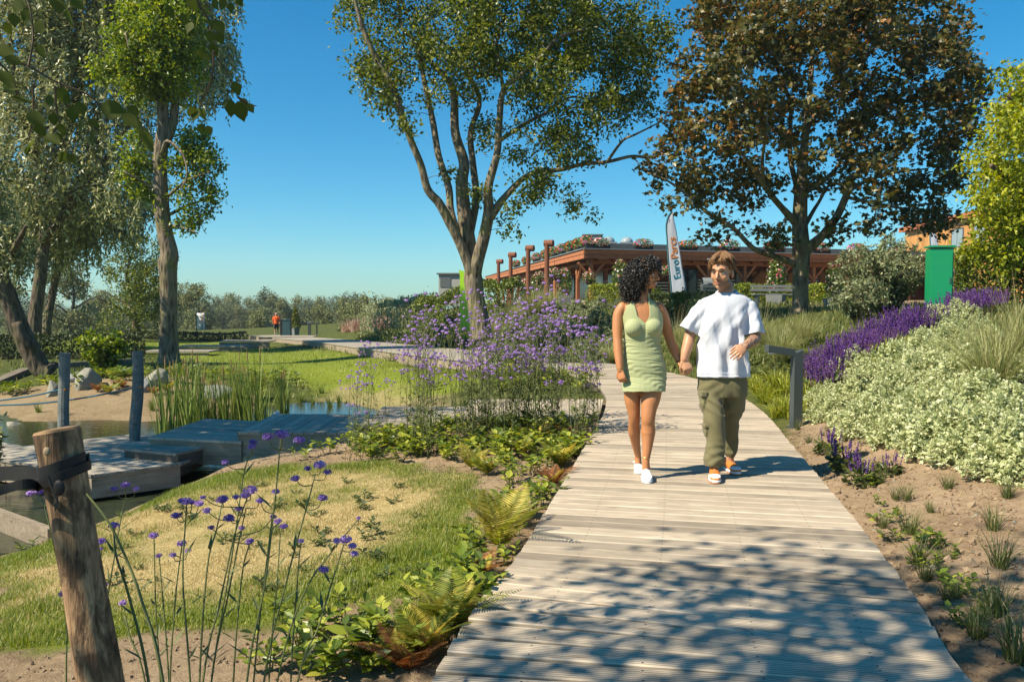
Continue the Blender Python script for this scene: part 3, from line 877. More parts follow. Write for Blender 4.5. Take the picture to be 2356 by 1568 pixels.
bl3 = C3([(620, 110, 90), (740, 90, 120), (840, 130, 95), (560, 220, 85), (680, 240, 120), (800, 260, 110), (500, 310, 70), (600, 330, 90), (720, 360, 90), (840, 340, 75), (640, 430, 60), (820, 430, 40), (650, 20, 90), (800, 10, 90), (720, -90, 110),
              (880, 640, 50), (920, 700, 60), (980, 770, 35), (850, 720, 45), (900, 820, 55), (960, 890, 38), (850, 900, 50), (880, 980, 50), (840, 1030, 35), (900, 1055, 22), (930, 950, 30),
              (610, 640, 40), (570, 700, 35), (640, 740, 45), (580, 780, 40), (640, 850, 45), (700, 920, 25), (560, 860, 30), (760, 850, 30), (790, 760, 35)])
bb3 = px_blobs(bl3, Y3, 1.6, 375, 100, 130, 160, rg, 2)
make_tree('cut_back_tree', 'straight tall trunk with a tight fresh green crown, standing on the bank behind the rocks', limbs3, bb3, (M_BARK_G, M_TWIG, M_L_FRESH), rg, 620, 44, (.17, .17, .15), .135, LEAF_DIA)

# ---- willows
def willow(name, label, limbs, blobs, rng, nstr, L0, group='weeping willows by the pond', lper=24, size=.26):
    t = thing(name, label, 'tree', tuple(limbs[0][0][0]), group=group)
    mb = MB()
    for P, r in limbs: mb.tube(P, r, 10)
    mb.build('trunk', M_BARK_D, t, smooth=True)
    tops = blob_points(blobs, nstr, rng, .2)
    mt = MB(); grow_twigs(limbs, tops[:nstr // 3], rng, mt, .012, 4)
    ctr = np.mean(np.array(blobs)[:, :3], axis=0)
    m = lper
    u = np.linspace(.03, 1, m)[None, :, None]
    L = rng.uniform(.5, 1.25, nstr)[:, None, None] * L0
    out = tops - ctr; out[:, 2] = 0; out = unit(out)[:, None, :] * rng.uniform(.1, .5, nstr)[:, None, None]
    P = tops[:, None, :] + L * (out * np.sin(u * 1.4) * .8 + np.array([0, 0, -1.0]) * (u ** 1.5) * .9) + rng.normal(size=(nstr, m, 3)) * .045
    D = np.gradient(P, axis=1).reshape(-1, 3)
    N = nstr * m
    d = unit(unit(D) + rng.normal(size=(N, 3)) * .55)
    R = frames(d, rdir(N, rng) + np.array([0, 0, .7]))
    ml = MB(); scatter(ml, *LEAF_NARROW, P.reshape(-1, 3), R, np.stack([rng.uniform(1.2, 2.0, N) * size, rng.uniform(.7, 1.3, N) * size, np.full(N, size)], -1))
    tag(mt.build('twigs', M_TWIG, t), kind='stuff')
    tag(ml.build('crown', M_L_WILLOW, t), kind='stuff')
rg = np.random.default_rng(24)
YW = 38.0
W1 = [trace([(76, 800, 17), (82, 720, 14), (95, 620, 13), (110, 480, 11), (150, 330, 9), (190, 180, 7), (215, 40, 5), (230, -60, 3)], YW, 4, np.linspace(0, 1, 8)),
      trace([(100, 560, 9), (190, 430, 8), (270, 330, 6), (330, 200, 4), (360, 90, 3)], YW, 4, np.linspace(0, -1.5, 5)),
      trace([(120, 450, 8), (60, 300, 7), (30, 150, 5), (20, 0, 3)], YW, 4, np.linspace(0, -1, 4)),
      trace([(190, 180, 6), (330, 60, 4), (430, 0, 3)], YW, 4, [.8, 1.4, 2])]
bw1 = px_blobs([(60, 60, 100), (190, 30, 110), (330, 20, 110), (450, 60, 70), (480, 130, 60), (500, 90, 40), (80, 200, 100), (210, 170, 110), (320, 170, 90), (60, 330, 90), (180, 310, 90), (280, 310, 80), (420, 200, 50), (470, 180, 40), (80, 440, 80), (190, 420, 80), (280, 430, 60), (330, 400, 45), (100, -80, 140), (320, -80, 140), (480, -30, 70)], YW, 3.2, 230, 220, 330, 420, rg, 2)
willow('willow_tree', 'tallest grey-green weeping willow, its drooping crown filling the top left', W1, bw1, rg, 3200, 1.8)
W2 = [trace([(118, 860, 30), (92, 845, 22), (62, 790, 21), (40, 740, 20), (14, 670, 19), (-20, 590, 17), (-60, 480, 14), (-100, 380, 9)], 23.5, 4, np.linspace(0, -.6, 8)),
      trace([(72, 800, 12), (50, 770, 11), (38, 742, 11)], 23.5, 3, [-.5, -.6, -.6]),
      trace([(-5, 630, 9), (40, 560, 7), (60, 520, 4)], 23.5, 4, [-.3, -.8, -1.2])]
bw2 = px_blobs([(20, 540, 38), (50, 570, 30), (-20, 560, 45), (10, 600, 35), (-70, 470, 90), (-110, 350, 110), (30, 520, 22)], 23.5, 1.4, -40, 480, 120, 160, rg, 2)
willow('willow_tree', 'willow with a thick leaning dark trunk on the left edge of the pond', W2, bw2, rg, 700, .9, size=.15)
W3 = [trace([(104, 775, 11), (112, 720, 9), (128, 640, 8), (150, 540, 7), (180, 440, 5), (200, 360, 3)], 42, 4, np.linspace(0, 1.5, 6))]
bw3 = px_blobs([(60, 470, 70), (130, 490, 70), (200, 480, 60), (265, 500, 40), (300, 470, 34), (320, 440, 26), (120, 560, 45), (60, 560, 50), (180, 550, 40)], 42, 2.0, 150, 480, 190, 120, rg, 2)
willow('willow_tree', 'slim dark willow stem standing just right of the tallest willow trunk', W3, bw3, rg, 800, 1.6)

# ---- chestnut at the right edge
rg = np.random.default_rng(25)
Y5 = 17.0
T5 = [trace([(2420, 760, 24), (2415, 600, 20), (2405, 450, 16), (2410, 300, 12), (2420, 180, 7)], Y5, 4), trace([(2412, 520, 12), (2340, 430, 8), (2280, 380, 5)], Y5, 4, [0, -.7, -1.2]), trace([(2408, 380, 10), (2350, 280, 7), (2320, 220, 4)], Y5, 4, [0, -.6, -1])]
bl5 = [(2345, 190, 45), (2320, 250, 45), (2380, 260, 80), (2300, 320, 50), (2360, 340, 70), (2270, 370, 42), (2330, 420, 70), (2270, 450, 45), (2300, 510, 60), (2260, 540, 40), (2350, 520, 70), (2330, 590, 45), (2270, 580, 35), (2420, 450, 120), (2450, 250, 120), (2440, 140, 60), (2390, 560, 60), (2262, 480, 20)]
bb5 = px_blobs(bl5, Y5, 2.6, 2420, 400, 190, 270, rg, 2)
make_tree('chestnut_tree', 'bright yellow-green leafy tree at the right edge of the frame', T5, bb5, (M_BARK_D, M_TWIG, M_L_LIME), rg, 560, 36, (.14, .14, .11), .10, LEAF_OVATE, up=1.0, droop=.6)

# ---- middle-distance and far trees
def tree_proto(name, label, h, w, mat, rng, n, per, size, trunk_h=.25, group=None, tmpl=LEAF_DIA, lobes=16):
    t = thing(name, label, 'tree', (0, 0, 0), group=group)
    tr = [(np.array([(0, 0, 0), (rng.normal() * .02 * h, 0, h * .3), (rng.normal() * .03 * h, 0, h * .6), (0, 0, h * .9)]), np.array([.035, .027, .016, .005]) * h)]
    mb = MB(); mb.tube(spline(tr[0][0], 3), np.interp(np.linspace(0, 3, 10), range(4), tr[0][1]), 7)
    for k in range(5):
        a = rng.uniform(0, 6.28); z0 = h * rng.uniform(trunk_h, .55)
        mb.tube([(0, 0, z0), (math.cos(a) * w * .2, math.sin(a) * w * .2, z0 + h * .12), (math.cos(a) * w * .38, math.sin(a) * w * .38, z0 + h * .2)], [.015 * h, .01 * h, .004 * h], 5, cap=False)
    mb.build('trunk', M_BARK_D, t, local=True, smooth=True)
    bl = []
    for k in range(lobes):
        u = rng.uniform(0, 1); z = h * (trunk_h + (1 - trunk_h) * u * .92)
        rad = w * .5 * math.sin(PI * min(1, .16 + .80 * u)) ** .7
        a = rng.uniform(0, 6.28); q = rad * rng.uniform(.3, .8)
        bl.append((math.cos(a) * q, math.sin(a) * q, z, w * rng.uniform(.13, .22)))
    bl.append((0, 0, h * .93, w * .13))
    cl = blob_points(bl, n, rng, .5)
    ml = MB(); leaves(ml, cl, per, (size * .9,) * 3, size, tmpl, rng, .7, .2)
    tag(ml.build('crown', mat, t, local=True), kind='stuff')
    return t
rg = np.random.default_rng(26)
a = at(318, 760, 58); a.z = tz1(a.x, a.y)
t = tree_proto('lime_tree', 'dense dark green round tree behind the straight trunk on the left', 8.0, 6.6, M_L_POPLAR, rg, 900, 16, .17, .12, lobes=30)
t.location = (a.x, a.y, a.z - .1)

FARG = 'trees of the far wood beyond the lake'
FAR_LABEL = 'broad green tree in the hazy far wood beyond the lake'
protos = [tree_proto('woodland_tree', FAR_LABEL, 10.5, w, m, rg, 360, 9, .5, .0, FARG, lobes=26) for w, m in ((8.5, M_L_FAR), (7.5, M_L_FAR2), (9.5, M_L_FAR), (7.0, M_L_FAR2))]
spots = []
for i, x in enumerate(np.arange(-20, 1010, 26)):
    spots.append((x + rg.uniform(-12, 12), 240 + rg.uniform(-22, 22), rg.uniform(.72, 1.02)))
for i, x in enumerate(np.arange(420, 1000, 46)):
    spots.append((x + rg.uniform(-15, 15), 190 + rg.uniform(-15, 15), rg.uniform(.5, .7)))
used = set()
for i, (px, Y, sc) in enumerate(spots):
    x = (px - PW / 2) / FOC * Y; z = tz1(x, Y)
    k = i % 4
    if k not in used:
        used.add(k); o = protos[k]; o.location = (x, Y, z - .3); o.scale = (sc,) * 3; o.rotation_euler = (0, 0, rg.uniform(0, 6))
    else: dup(protos[k], (x, Y, z - .3), rg.uniform(0, 6), (sc * rg.uniform(.9, 1.15), sc, sc))
# trees on the near shore, left
g2 = 'trees along the lake shore'
p2 = tree_proto('shore_tree', 'pale green shore tree just left of the dark round tree', 7.5, 6.5, M_L_FAR2, rg, 420, 12, .28, .06, g2, lobes=20)
pz = at(165, 760, 85); p2.location = (pz.x, 85, tz1(pz.x, 85) - .3)
dup(p2, (at(20, 760, 88).x, 88, tz1(at(20, 760, 88).x, 88) - .3), 2.1, .8, 'pale green shore tree seen between the willow trunks at the left edge')
dup(p2, (at(235, 760, 105).x, 105, tz1(at(235, 760, 105).x, 105) - .3), 4.1, .75, 'small shore tree peeping out at the left side of the dark round tree')
dup(p2, (at(455, 760, 115).x, 115, tz1(at(455, 760, 115).x, 115) - .3), 1.1, (.95, .95, .9), 'shore tree behind the white banner, right of the straight trunk')
dup(p2, (at(395, 760, 125).x, 125, tz1(at(395, 760, 125).x, 125) - .3), 5.1, 1.0, 'shore tree half hidden behind the straight trunk')
p3 = tree_proto('shore_bush', 'low pale bush standing on the far field behind the man in orange', 3.2, 4.6, M_L_FAR2, rg, 200, 10, .26, .02, 'bushes on the far field', lobes=14)
for i, (px, Y, sc, lb) in enumerate([(600, 118, 1.0, None), (735, 112, .95, 'low pale bush on the far field right of the potted tree'), (790, 105, 1.0, 'low bush at the foot of the mound left of the pink grasses'), (845, 100, 1.1, 'bush on the far side of the pink grasses')]):
    x = (px - PW / 2) / FOC * Y
    if i == 0: p3.location = (x, Y, tz1(x, Y) - .3)
    else: dup(p3, (x, Y, tz1(x, Y) - .3), i * 1.3, sc, lb)

# ---- trees out of frame on the left whose crowns shade the decks and overhang the camera
def shade_tree(label, base, ctr, rad, ncl, per, size, rng, mat, spread=.22):
    z0 = tz1(*base)
    P = spline([(base[0], base[1], z0), (base[0] * .9 + ctr[0] * .1, base[1], z0 + 2), (ctr[0] * .6 + base[0] * .4, ctr[1] * .6 + base[1] * .4, ctr[2] - rad[2] * .8), (ctr[0], ctr[1], ctr[2] + rad[2] * .3)], 4)
    limbs = [(P, np.linspace(.17, .04, len(P)))]
    bl = []
    for k in range(16):
        d = rdir(1, rng)[0] * np.array(rad) * rng.uniform(.2, .8)
        bl.append((*(np.array(ctr) + d), rad[0] * .34))
        if k < 6: limbs.append((spline([P[8 + k % 3], (np.array(P[8 + k % 3]) + np.array(ctr) + d) / 2 + np.array([0, 0, .2]), np.array(ctr) + d], 3), np.linspace(.06, .02, 7)))
    make_tree('shade_tree', label, limbs, bl, (M_BARK_G, M_TWIG, mat), rng, ncl, per, (spread,) * 3, size, LEAF_OVATE, base=P[0])
    return limbs
rg = np.random.default_rng(27)
off = TO_SUN * (5.6 / TO_SUN.z)
def over(x, y, h): o = TO_SUN * (h / TO_SUN.z); return (x + o.x, y + o.y, h)
shade_tree('staked young tree behind the camera on the left, dappling the boardwalk', (-4.2, -.6), over(1.0, 2.75, 5.6), (3.0, 2.3, 1.4), 300, 12, .115, rg, M_L_FRESH, .24)
shade_tree('tree left of the frame, shading the pond platform', (-9.6, 7.6), over(-4.3, 11.3, 6.2), (3.1, 1.9, 1.8), 420, 30, .13, rg, M_L_FRESH, .3)

# ================================================================== pavilion
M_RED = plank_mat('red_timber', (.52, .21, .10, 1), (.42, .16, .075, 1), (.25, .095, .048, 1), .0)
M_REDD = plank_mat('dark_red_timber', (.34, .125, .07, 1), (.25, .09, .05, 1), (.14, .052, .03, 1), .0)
M_ROOF = simple_mat('roof_felt', (.17, .18, .17), (.11, .12, .115), 2, .9)
M_ZINC = simple_mat('zinc_trim', (.42, .44, .45), (.3, .32, .33), 4, .45, metallic=.6)
M_RUST = simple_mat('rusted_steel', (.24, .085, .04), (.13, .045, .025), 5, .8, .3)
M_DARKGLASS = simple_mat('dark_glass', (.02, .022, .024), (.012, .013, .014), 3, .12, spec=.6)
M_GLASS = simple_mat('door_glass', (.30, .36, .38), (.22, .27, .29), 2, .12, spec=.6)
M_ANTH = simple_mat('anthracite_metal', (.075, .090, .092), (.055, .067, .07), 12, .45, .05, .2)
M_GREYPOT = simple_mat('grey_planter', (.20, .215, .22), (.14, .15, .155), 5, .7)
M_WHITE = simple_mat('white_cloth', (.78, .79, .82), (.70, .71, .75), 3, .75)
M_FLAG = simple_mat('flag_cloth', (.56, .60, .70), (.48, .52, .62), 3, .75)
M_BLACK = simple_mat('black_rubber', (.014, .014, .015), (.008, .008, .009), 20, .6, .1)
M_CONC = simple_mat('concrete', (.42, .41, .38), (.33, .32, .30), 3, .9, .2)
M_GREENP = simple_mat('green_paint', (.010, .27, .105), (.008, .23, .09), 2, .38, spec=.5)
M_LIMEP = simple_mat('lime_paint', (.40, .70, .04), (.36, .64, .035), 2, .4)
M_CLAD = plank_mat('larch_cladding', (.66, .36, .13, 1), (.54, .27, .09, 1), (.36, .17, .055, 1), .0)
M_BLUE = simple_mat('teal_print', (.02, .20, .30), (.02, .18, .27), 3, .7)
M_ORANGE = simple_mat('orange_print', (.62, .24, .06), (.56, .2, .05), 3, .7)
M_TRIM = simple_mat('sleeve_trim', (.05, .17, .20), (.04, .14, .17), 3, .6)
M_LV = leaf_mat('planter_leaf', [(0, (.035, .07, .01)), (.5, (.09, .15, .02)), (1, (.22, .28, .05))], .3, .45, .2, 2)
M_FL_RED = leaf_mat('red_petal', [(0, (.50, .02, .012)), (.6, (.70, .06, .02)), (1, (.75, .22, .03))], .2, .6, .2, 2)
M_FL_MIX = leaf_mat('pink_white_petal', [(0, (.62, .05, .10)), (.4, (.75, .25, .30)), (.6, (.85, .75, .70)), (1, (.90, .86, .80))], .2, .6, .15, 3)
M_FL_PURP = leaf_mat('mixed_petal', [(0, (.32, .05, .30)), (.4, (.62, .05, .06)), (.7, (.70, .45, .40)), (1, (.75, .12, .05))], .2, .6, .3, 3)

FLZ = 1.42
PC = np.array([4.33, 48.0]); PR = np.array([.945, .328]); PL = np.array([-.135, .991])
def pav(s, t, z): q = PC + PR * s + PL * t; return np.array([q[0], q[1], z])
pv = thing('pavilion', 'long low red timber pavilion with a deep flat overhanging roof', 'building', tuple(pav(0, 0, FLZ)))
mb = MB(); mb.prism([pav(0, 0, 0)[:2], pav(38, 0, 0)[:2], pav(38, 40, 0)[:2], pav(0, 57, 0)[:2]], 3.98, 4.46)
roof = mb.build('roof', M_ROOF, pv)
MB().prism([pav(1.5, 2.2, 0)[:2], pav(37, 2.2, 0)[:2], pav(37, 38, 0)[:2], pav(1.6, 30, 0)[:2]], 4.46, 5.02).build('raised_roof', M_ROOF, roof)
def rod(a, b, w, h, up=(0, 0, 1)):
    """rectangular bar from a to b"""
    a, b = np.array(a, float), np.array(b, float); e = b - a; L = np.linalg.norm(e); e /= L
    s = np.cross(e, up); s /= np.linalg.norm(s); u = np.cross(s, e)
    return MB().box((0, 0, 0), (L, w, h)), Matrix(((e[0], s[0], u[0], (a[0] + b[0]) / 2), (e[1], s[1], u[1], (a[1] + b[1]) / 2), (e[2], s[2], u[2], (a[2] + b[2]) / 2), (0, 0, 0, 1)))
def bar(name, a, b, w, h, mat, parent, up=(0, 0, 1)):
    m, M = rod(a, b, w, h, up)
    o = m.build(name, mat, parent, local=True)
    o.matrix_basis = M if parent is None else Matrix.Translation(-wloc(parent)) @ M
    return o
for z0, z1, off_ in ((4.20, 4.47, -.06), (3.93, 4.185, -.03)):
    bar('fascia', pav(-.08, off_, (z0 + z1) / 2), pav(38, off_, (z0 + z1) / 2), .05, z1 - z0, M_RED, pv)
    bar('fascia', pav(off_, .06, (z0 + z1) / 2), pav(off_, 57, (z0 + z1) / 2), .05, z1 - z0, M_RED, pv)
bar('roof_trim', pav(-.12, -.08, 4.50), pav(38, -.08, 4.50), .16, .05, M_ZINC, pv)
bar('roof_trim', pav(-.08, .08, 4.50), pav(-.08, 57, 4.50), .16, .05, M_ZINC, pv)
bar('eave_beam', pav(.5, .55, 3.78), pav(38, .55, 3.78), .16, .28, M_RED, pv)
bar('eave_beam', pav(.55, .7, 3.78), pav(.55, 56, 3.78), .16, .28, M_RED, pv)
for s in np.arange(.9, 16, 1.1):
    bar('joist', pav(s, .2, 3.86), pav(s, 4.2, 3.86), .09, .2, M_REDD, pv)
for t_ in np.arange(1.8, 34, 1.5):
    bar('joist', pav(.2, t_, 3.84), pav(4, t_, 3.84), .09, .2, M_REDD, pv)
def post(s, t, along):
    bar('post', pav(s, t, FLZ), pav(s, t, 3.64), .22, .22, M_RED, pv, up=(PR[0], PR[1], 0))
    for k in (-1, 1):
        e = PR if along == 'r' else PL
        p = pav(s, t, 2.75); q = pav(s, t, 3.68) + np.array([e[0], e[1], 0]) * .85 * k
        bar('brace', p, q, .12, .14, M_RED, pv)
for s in np.arange(.55, 36, 2.72): post(s, .55, 'r')
for t_ in np.arange(4.2, 50, 3.9): post(.55, t_, 'l')
# walls of horizontal boards, doors and dark openings
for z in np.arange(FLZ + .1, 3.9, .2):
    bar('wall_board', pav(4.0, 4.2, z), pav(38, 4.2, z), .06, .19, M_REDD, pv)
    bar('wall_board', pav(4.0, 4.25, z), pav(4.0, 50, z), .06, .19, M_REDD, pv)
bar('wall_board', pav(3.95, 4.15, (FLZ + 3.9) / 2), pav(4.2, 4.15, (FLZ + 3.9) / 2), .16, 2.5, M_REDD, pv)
def opening(name, s0, s1, z0, z1, mat, d=.07):
    bar(name, pav(s0, 4.2 - d, (z0 + z1) / 2), pav(s1, 4.2 - d, (z0 + z1) / 2), .05, z1 - z0, mat, pv)
for s0, s1, m in ((4.5, 5.1, M_GLASS), (7.5, 9.4, M_DARKGLASS), (12.5, 15.5, M_DARKGLASS), (16.8, 18.6, M_DARKGLASS), (19.6, 23.2, M_DARKGLASS), (25, 27.5, M_DARKGLASS), (30, 33, M_DARKGLASS)):
    opening('door' if m is M_GLASS else 'window', s0, s1, FLZ + .05 if m is M_GLASS else FLZ + .5, FLZ + 2.15, m)
    for q in (s0, s1): opening('door_frame' if m is M_GLASS else 'window_frame', q - .05, q + .05, FLZ + .05, FLZ + 2.25, M_ANTH, .1)
for t0, t1, m in ((5.5, 8.5, M_DARKGLASS), (10, 12, M_GLASS), (14, 18, M_DARKGLASS), (20, 26, M_DARKGLASS)):
    bar('window', pav(3.93, t0, FLZ + 1.15), pav(3.93, t1, FLZ + 1.15), .05, 2.0, m, pv)
MB().prism([pav(.1, .1, 0)[:2], pav(38, .1, 0)[:2], pav(38, 30, 0)[:2], pav(.1, 50, 0)[:2]], FLZ - .3, FLZ).build('floor_slab', M_CONC, pv)
# roof plant and skylights
def eave_s(px, org, d):
    k = (px - PW / 2) / FOC
    return (k * org[1] - org[0]) / (d[0] - k * d[1])
s_ = eave_s(1345, PC, PR)
for px, tt, lab in ((1345, 3.2, None),):
    q = pav(.9 + s_ * 0, 1.6, 4.46)
    t = thing('roof_unit', 'grey box-shaped ventilation unit on the corner of the pavilion roof', 'ventilation unit', tuple(q))
    MB().box((q[0], q[1], q[2] + .55), (1.15, .9, .8)).build('casing', M_ZINC, t); MB().box((q[0], q[1], q[2] + .98), (1.25, 1.0, .06)).build('lid', M_ROOF, t)
    MB().box((q[0], q[1], q[2] + .07), (.9, .7, .14)).build('base', M_ROOF, t)
sky_p = None
for px, lb in ((1399, 'dome skylight on the roof behind the pink and white flower box'), (1441, 'dome skylight in the middle of the pavilion roof')):
    s = eave_s(px, pav(0, 3, 0)[:2], PR); q = pav(s, 3, 5.02)
    t = thing('dome_skylight', lb, 'skylight', tuple(q), group='dome skylights on the pavilion roof')
    MB().box((0, 0, .06), (1.0, 1.0, .12)).build('kerb', M_ZINC, t, local=True)
    MB().sphere((0, 0, .12), (.42, .42, .38), 14, 8).build('dome', M_GLASS, t, local=True, smooth=True)

def posy(t, c, r, n, nf, mats, rng, size=.09, fsize=.085, local=True):
    """a mound of leaves with blossoms on its skin"""
    c = np.array(c); r = np.array(r)
    d = rdir(n, rng); pos = c + d * r * (rng.uniform(.2, 1, n) ** .4)[:, None]
    ml = MB(); scatter(ml, *LEAF_DIA, pos, frames(rdir(n, rng) + d * .6, d + rng.normal(size=(n, 3)) * .5), size * rng.uniform(.7, 1.4, n))
    o = tag(ml.build('leaves', mats[0], t, local=local), kind='stuff')
    d = rdir(nf, rng); pos = c + d * r * 1.03
    mf = MB(); star = [(0, .5, 0), (.2, .15, .05), (.5, .1, 0), (.25, -.15, .05), (.3, -.5, 0), (0, -.25, .05), (-.3, -.5, 0), (-.25, -.15, .05), (-.5, .1, 0), (-.2, .15, .05), (0, 0, .1)]
    scatter(mf, star, [(10, i, (i + 1) % 10) for i in range(10)], pos, frames(np.cross(d, rdir(nf, rng)) + 1e-3, d), fsize * rng.uniform(.7, 1.3, nf))
    tag(mf.build('blossoms', mats[1], t, local=local), kind='stuff')
rg = np.random.default_rng(31)
fbx = []
for mfl in (M_FL_RED, M_FL_MIX, M_FL_PURP):
    t = thing('flower_box', 'box of flowers', 'flower box', (0, 0, 0), group='flower boxes along the pavilion roof edge')
    MB().box((0, 0, .12), (1.2, .3, .24)).build('trough', M_BLACK, t, local=True)
    posy(t, (0, 0, .38), (.66, .32, .30), 460, 95, (M_LV, mfl), rg, .10, .105)
    fbx.append(t)
fu = set()
def put_box(k, s, tt, ang, label, sc=1.0):
    q = pav(s, tt, 4.53)
    if k not in fu:
        fu.add(k); o = fbx[k]; o.location = tuple(q); o.rotation_euler = (0, 0, ang); o['label'] = label; o.scale = (sc,) * 3
    else: dup(fbx[k], tuple(q), ang, sc, label)
ra = math.atan2(PR[1], PR[0]); la = math.atan2(PL[1], PL[0])
for px, k, lb in ((1380, 1, 'flower box of pink and white blooms nearest the roof corner, right side'), (1479, 2, 'mixed flower box on the eave above the dark-haired woman'), (1580, 0, 'red flower box on the eave right of the tall feather flag'),
                  (1676, 1, 'pale flower box on the eave above the man in white'), (1779, 0, 'red flower box on the eave just left of the maple trunk'), (1885, 2, 'flower box on the eave just right of the maple trunk'),
                  (1967, 2, 'mixed flower box on the eave above the silvery shrub'), (2062, 1, 'pink flower box on the eave left of the green cabinet')):
    put_box(k, eave_s(px, pav(0, .35, 0)[:2], PR), .35, ra, lb, 1.0 if px < 1600 else 1.15)
for i, t_ in enumerate((1.0, 3.2, 5.6, 8.4, 11.5, 15, 19.5, 25, 31.5)):
    ordn = ['first', 'second', 'third', 'fourth', 'fifth', 'sixth', 'seventh', 'eighth', 'ninth'][i]
    put_box(0 if i % 3 else 2, .35, t_, la, f'red flower box on the receding left eave, {ordn} from the roof corner', 1.25)

# hanging baskets and planted columns
bk = thing('hanging_basket', 'hanging basket of white flowers on the corner post of the pavilion', 'hanging basket', tuple(pav(.3, .1, 2.65)), group='hanging baskets under the eaves')
MB().tube([(0, 0, .9), (0, 0, .25)], .012, 5).build('chain', M_BLACK, bk, local=True)
MB().tube([(0, 0, -.28), (0, 0, -.1), (0, 0, .05)], [.12, .22, .26], 10).build('basket', M_BLACK, bk, local=True)
posy(bk, (0, 0, .14), (.42, .42, .36), 380, 60, (M_LV, M_FL_MIX), rg, .10, .10)
for px, Y, py, lb in ((1276, 45.5, 634, 'hanging basket between the two nearest rusted flue pipes'), (1533, 48.6, 628, 'hanging basket behind the pole of the tall feather flag'), (1243, 52, 640, 'small hanging basket left of the nearest rusted flue pipe'), (1190, 62, 650, 'hanging basket beside the dense dark hedge')):
    q = at(px, py, Y); dup(bk, tuple(q), 1.0, .95, lb)
cl_ = thing('flower_column', 'tall column of white flowers in a square grey planter by the corner post', 'planter', (0, 0, 0), group='planted columns around the pavilion')
MB().add(*(lambda h: ([(-.3, -.3, 0), (.3, -.3, 0), (.3, .3, 0), (-.3, .3, 0), (-.36, -.36, .5), (.36, -.36, .5), (.36, .36, .5), (-.36, .36, .5)], np.array([[0, 3, 2, 1], [4, 5, 6, 7], [0, 1, 5, 4], [1, 2, 6, 5], [2, 3, 7, 6], [3, 0, 4, 7]])))(0)).build('pot', M_GREYPOT, cl_, local=True)
posy(cl_, (0, 0, 1.2), (.40, .40, .85), 900, 100, (M_LV, M_FL_MIX), rg, .11, .10)
q = at(1300, 694, 45.5); cl_.location = (q.x, q.y, tz1(q.x, q.y))
for px, py, Y, sc, lb in ((1427, 690, 45.0, 1.15, 'column of pink flowers standing left of the dark-haired woman'), (1232, 690, 52, 1.0, 'flower column behind the nearest rusted flue pipe, on the left side'), (1785, 700, 33, .95, 'flower column with pink blooms right of the man, by the planter bench'),
                          (1918, 722, 27, .72, 'flower column with pink blooms in a grey planter at the left foot of the silvery shrub'), (1208, 688, 57, 1.0, 'flower column farthest along the left side of the pavilion')):
    q = at(px, py, Y); dup(cl_, (q.x, q.y, tz1(q.x, q.y) - .05), px * .1, sc, lb)

# rusted flue pipes
for i, (px, top, Y, lb) in enumerate(((1258, 553, 44, 'nearest and tallest rusted flue pipe, standing on a drum'), (1215, 565, 48.5, 'second rusted flue pipe in the row along the pavilion'), (1175, 581, 55, 'third rusted flue pipe in the row along the pavilion'), (1147, 597, 65, 'farthest rusted flue pipe, rising out of the hedge'))):
    b0 = at(px, 692, Y); zt = at(px, top, Y).z; z0 = tz1(b0.x, Y)
    t = thing('flue_pipe', lb, 'flue pipe', (b0.x, Y, z0), group='rusted flue pipes in front of the pavilion')
    MB().tube([(0, 0, .4), (0, 0, zt - z0 - .16)], .135, 12).build('pipe', M_RUST, t, local=True, smooth=False)
    MB().tube([(-.12, .1, zt - z0 - .16), (.34, -.1, zt - z0 - .16)], .19, 14).build('cowl', M_RUST, t, local=True)
    MB().tube([(0, 0, 0), (0, 0, .06), (0, 0, .5), (0, 0, .55)], [.36, .34, .34, .30], 14).build('drum', M_RUST, t, local=True)

# barbecue, bench, slatted board
q = at(1640, 690, 40); z0 = tz1(q.x, q.y)
t = thing('barbecue', 'grey lidded barbecue trolley behind the man in the white shirt', 'barbecue', (q.x, q.y, z0))
MB().box((0, 0, .55), (1.1, .5, .5)).build('cabinet', M_ANTH, t, local=True)
MB().add(*tube_np([(-.55, 0, .85), (.55, 0, .85)], .33, 12)[:2]).build('lid', M_GREYPOT, t, local=True)
MB().tube([(-.4, -.36, .95), (.4, -.36, .95)], .02, 6).build('handle', M_ZINC, t, local=True)
MB().box((.0, .1, 2.1), (.5, .3, .07)).build('lamp_head', M_ZINC, t, local=True); MB().tube([(0, .25, .8), (0, .25, 2.1)], .02, 6).build('lamp_stem', M_ZINC, t, local=True)
for sx in (-.45, .45): MB().box((sx, 0, .15), (.06, .4, .3)).build('leg', M_ANTH, t, local=True)
q = at(1795, 702, 31); z0 = tz1(q.x, q.y)
t = thing('bench', 'low grey slatted bench in front of the hedge by the maple', 'bench', (q.x, q.y, z0))
for k in range(4): MB().box((0, k * .12, .45), (2.0, .1, .04)).build('slat', M_GREYPOT, t, local=True)
for k in range(2): MB().box((0, .5, .62 + k * .14), (2.0, .04, .1)).build('back_slat', M_GREYPOT, t, local=True)
for sx in (-.85, .85): MB().box((sx, .2, .21), (.08, .45, .42)).build('leg', M_ANTH, t, local=True)
q = at(1184, 690, 40); z0 = tz1(q.x, q.y)
t = thing('slatted_board', 'small white slatted board on posts at the edge of the dark hedge', 'board', (q.x, q.y, z0))
for k in range(6): MB().box((0, 0, .12 + k * .13), (.34, .03, .11)).build('slat', M_WHITE, t, local=True)
for sx in (-.18, .18): MB().box((sx, .03, .42), (.04, .04, .86)).build('post', M_RED, t, local=True)

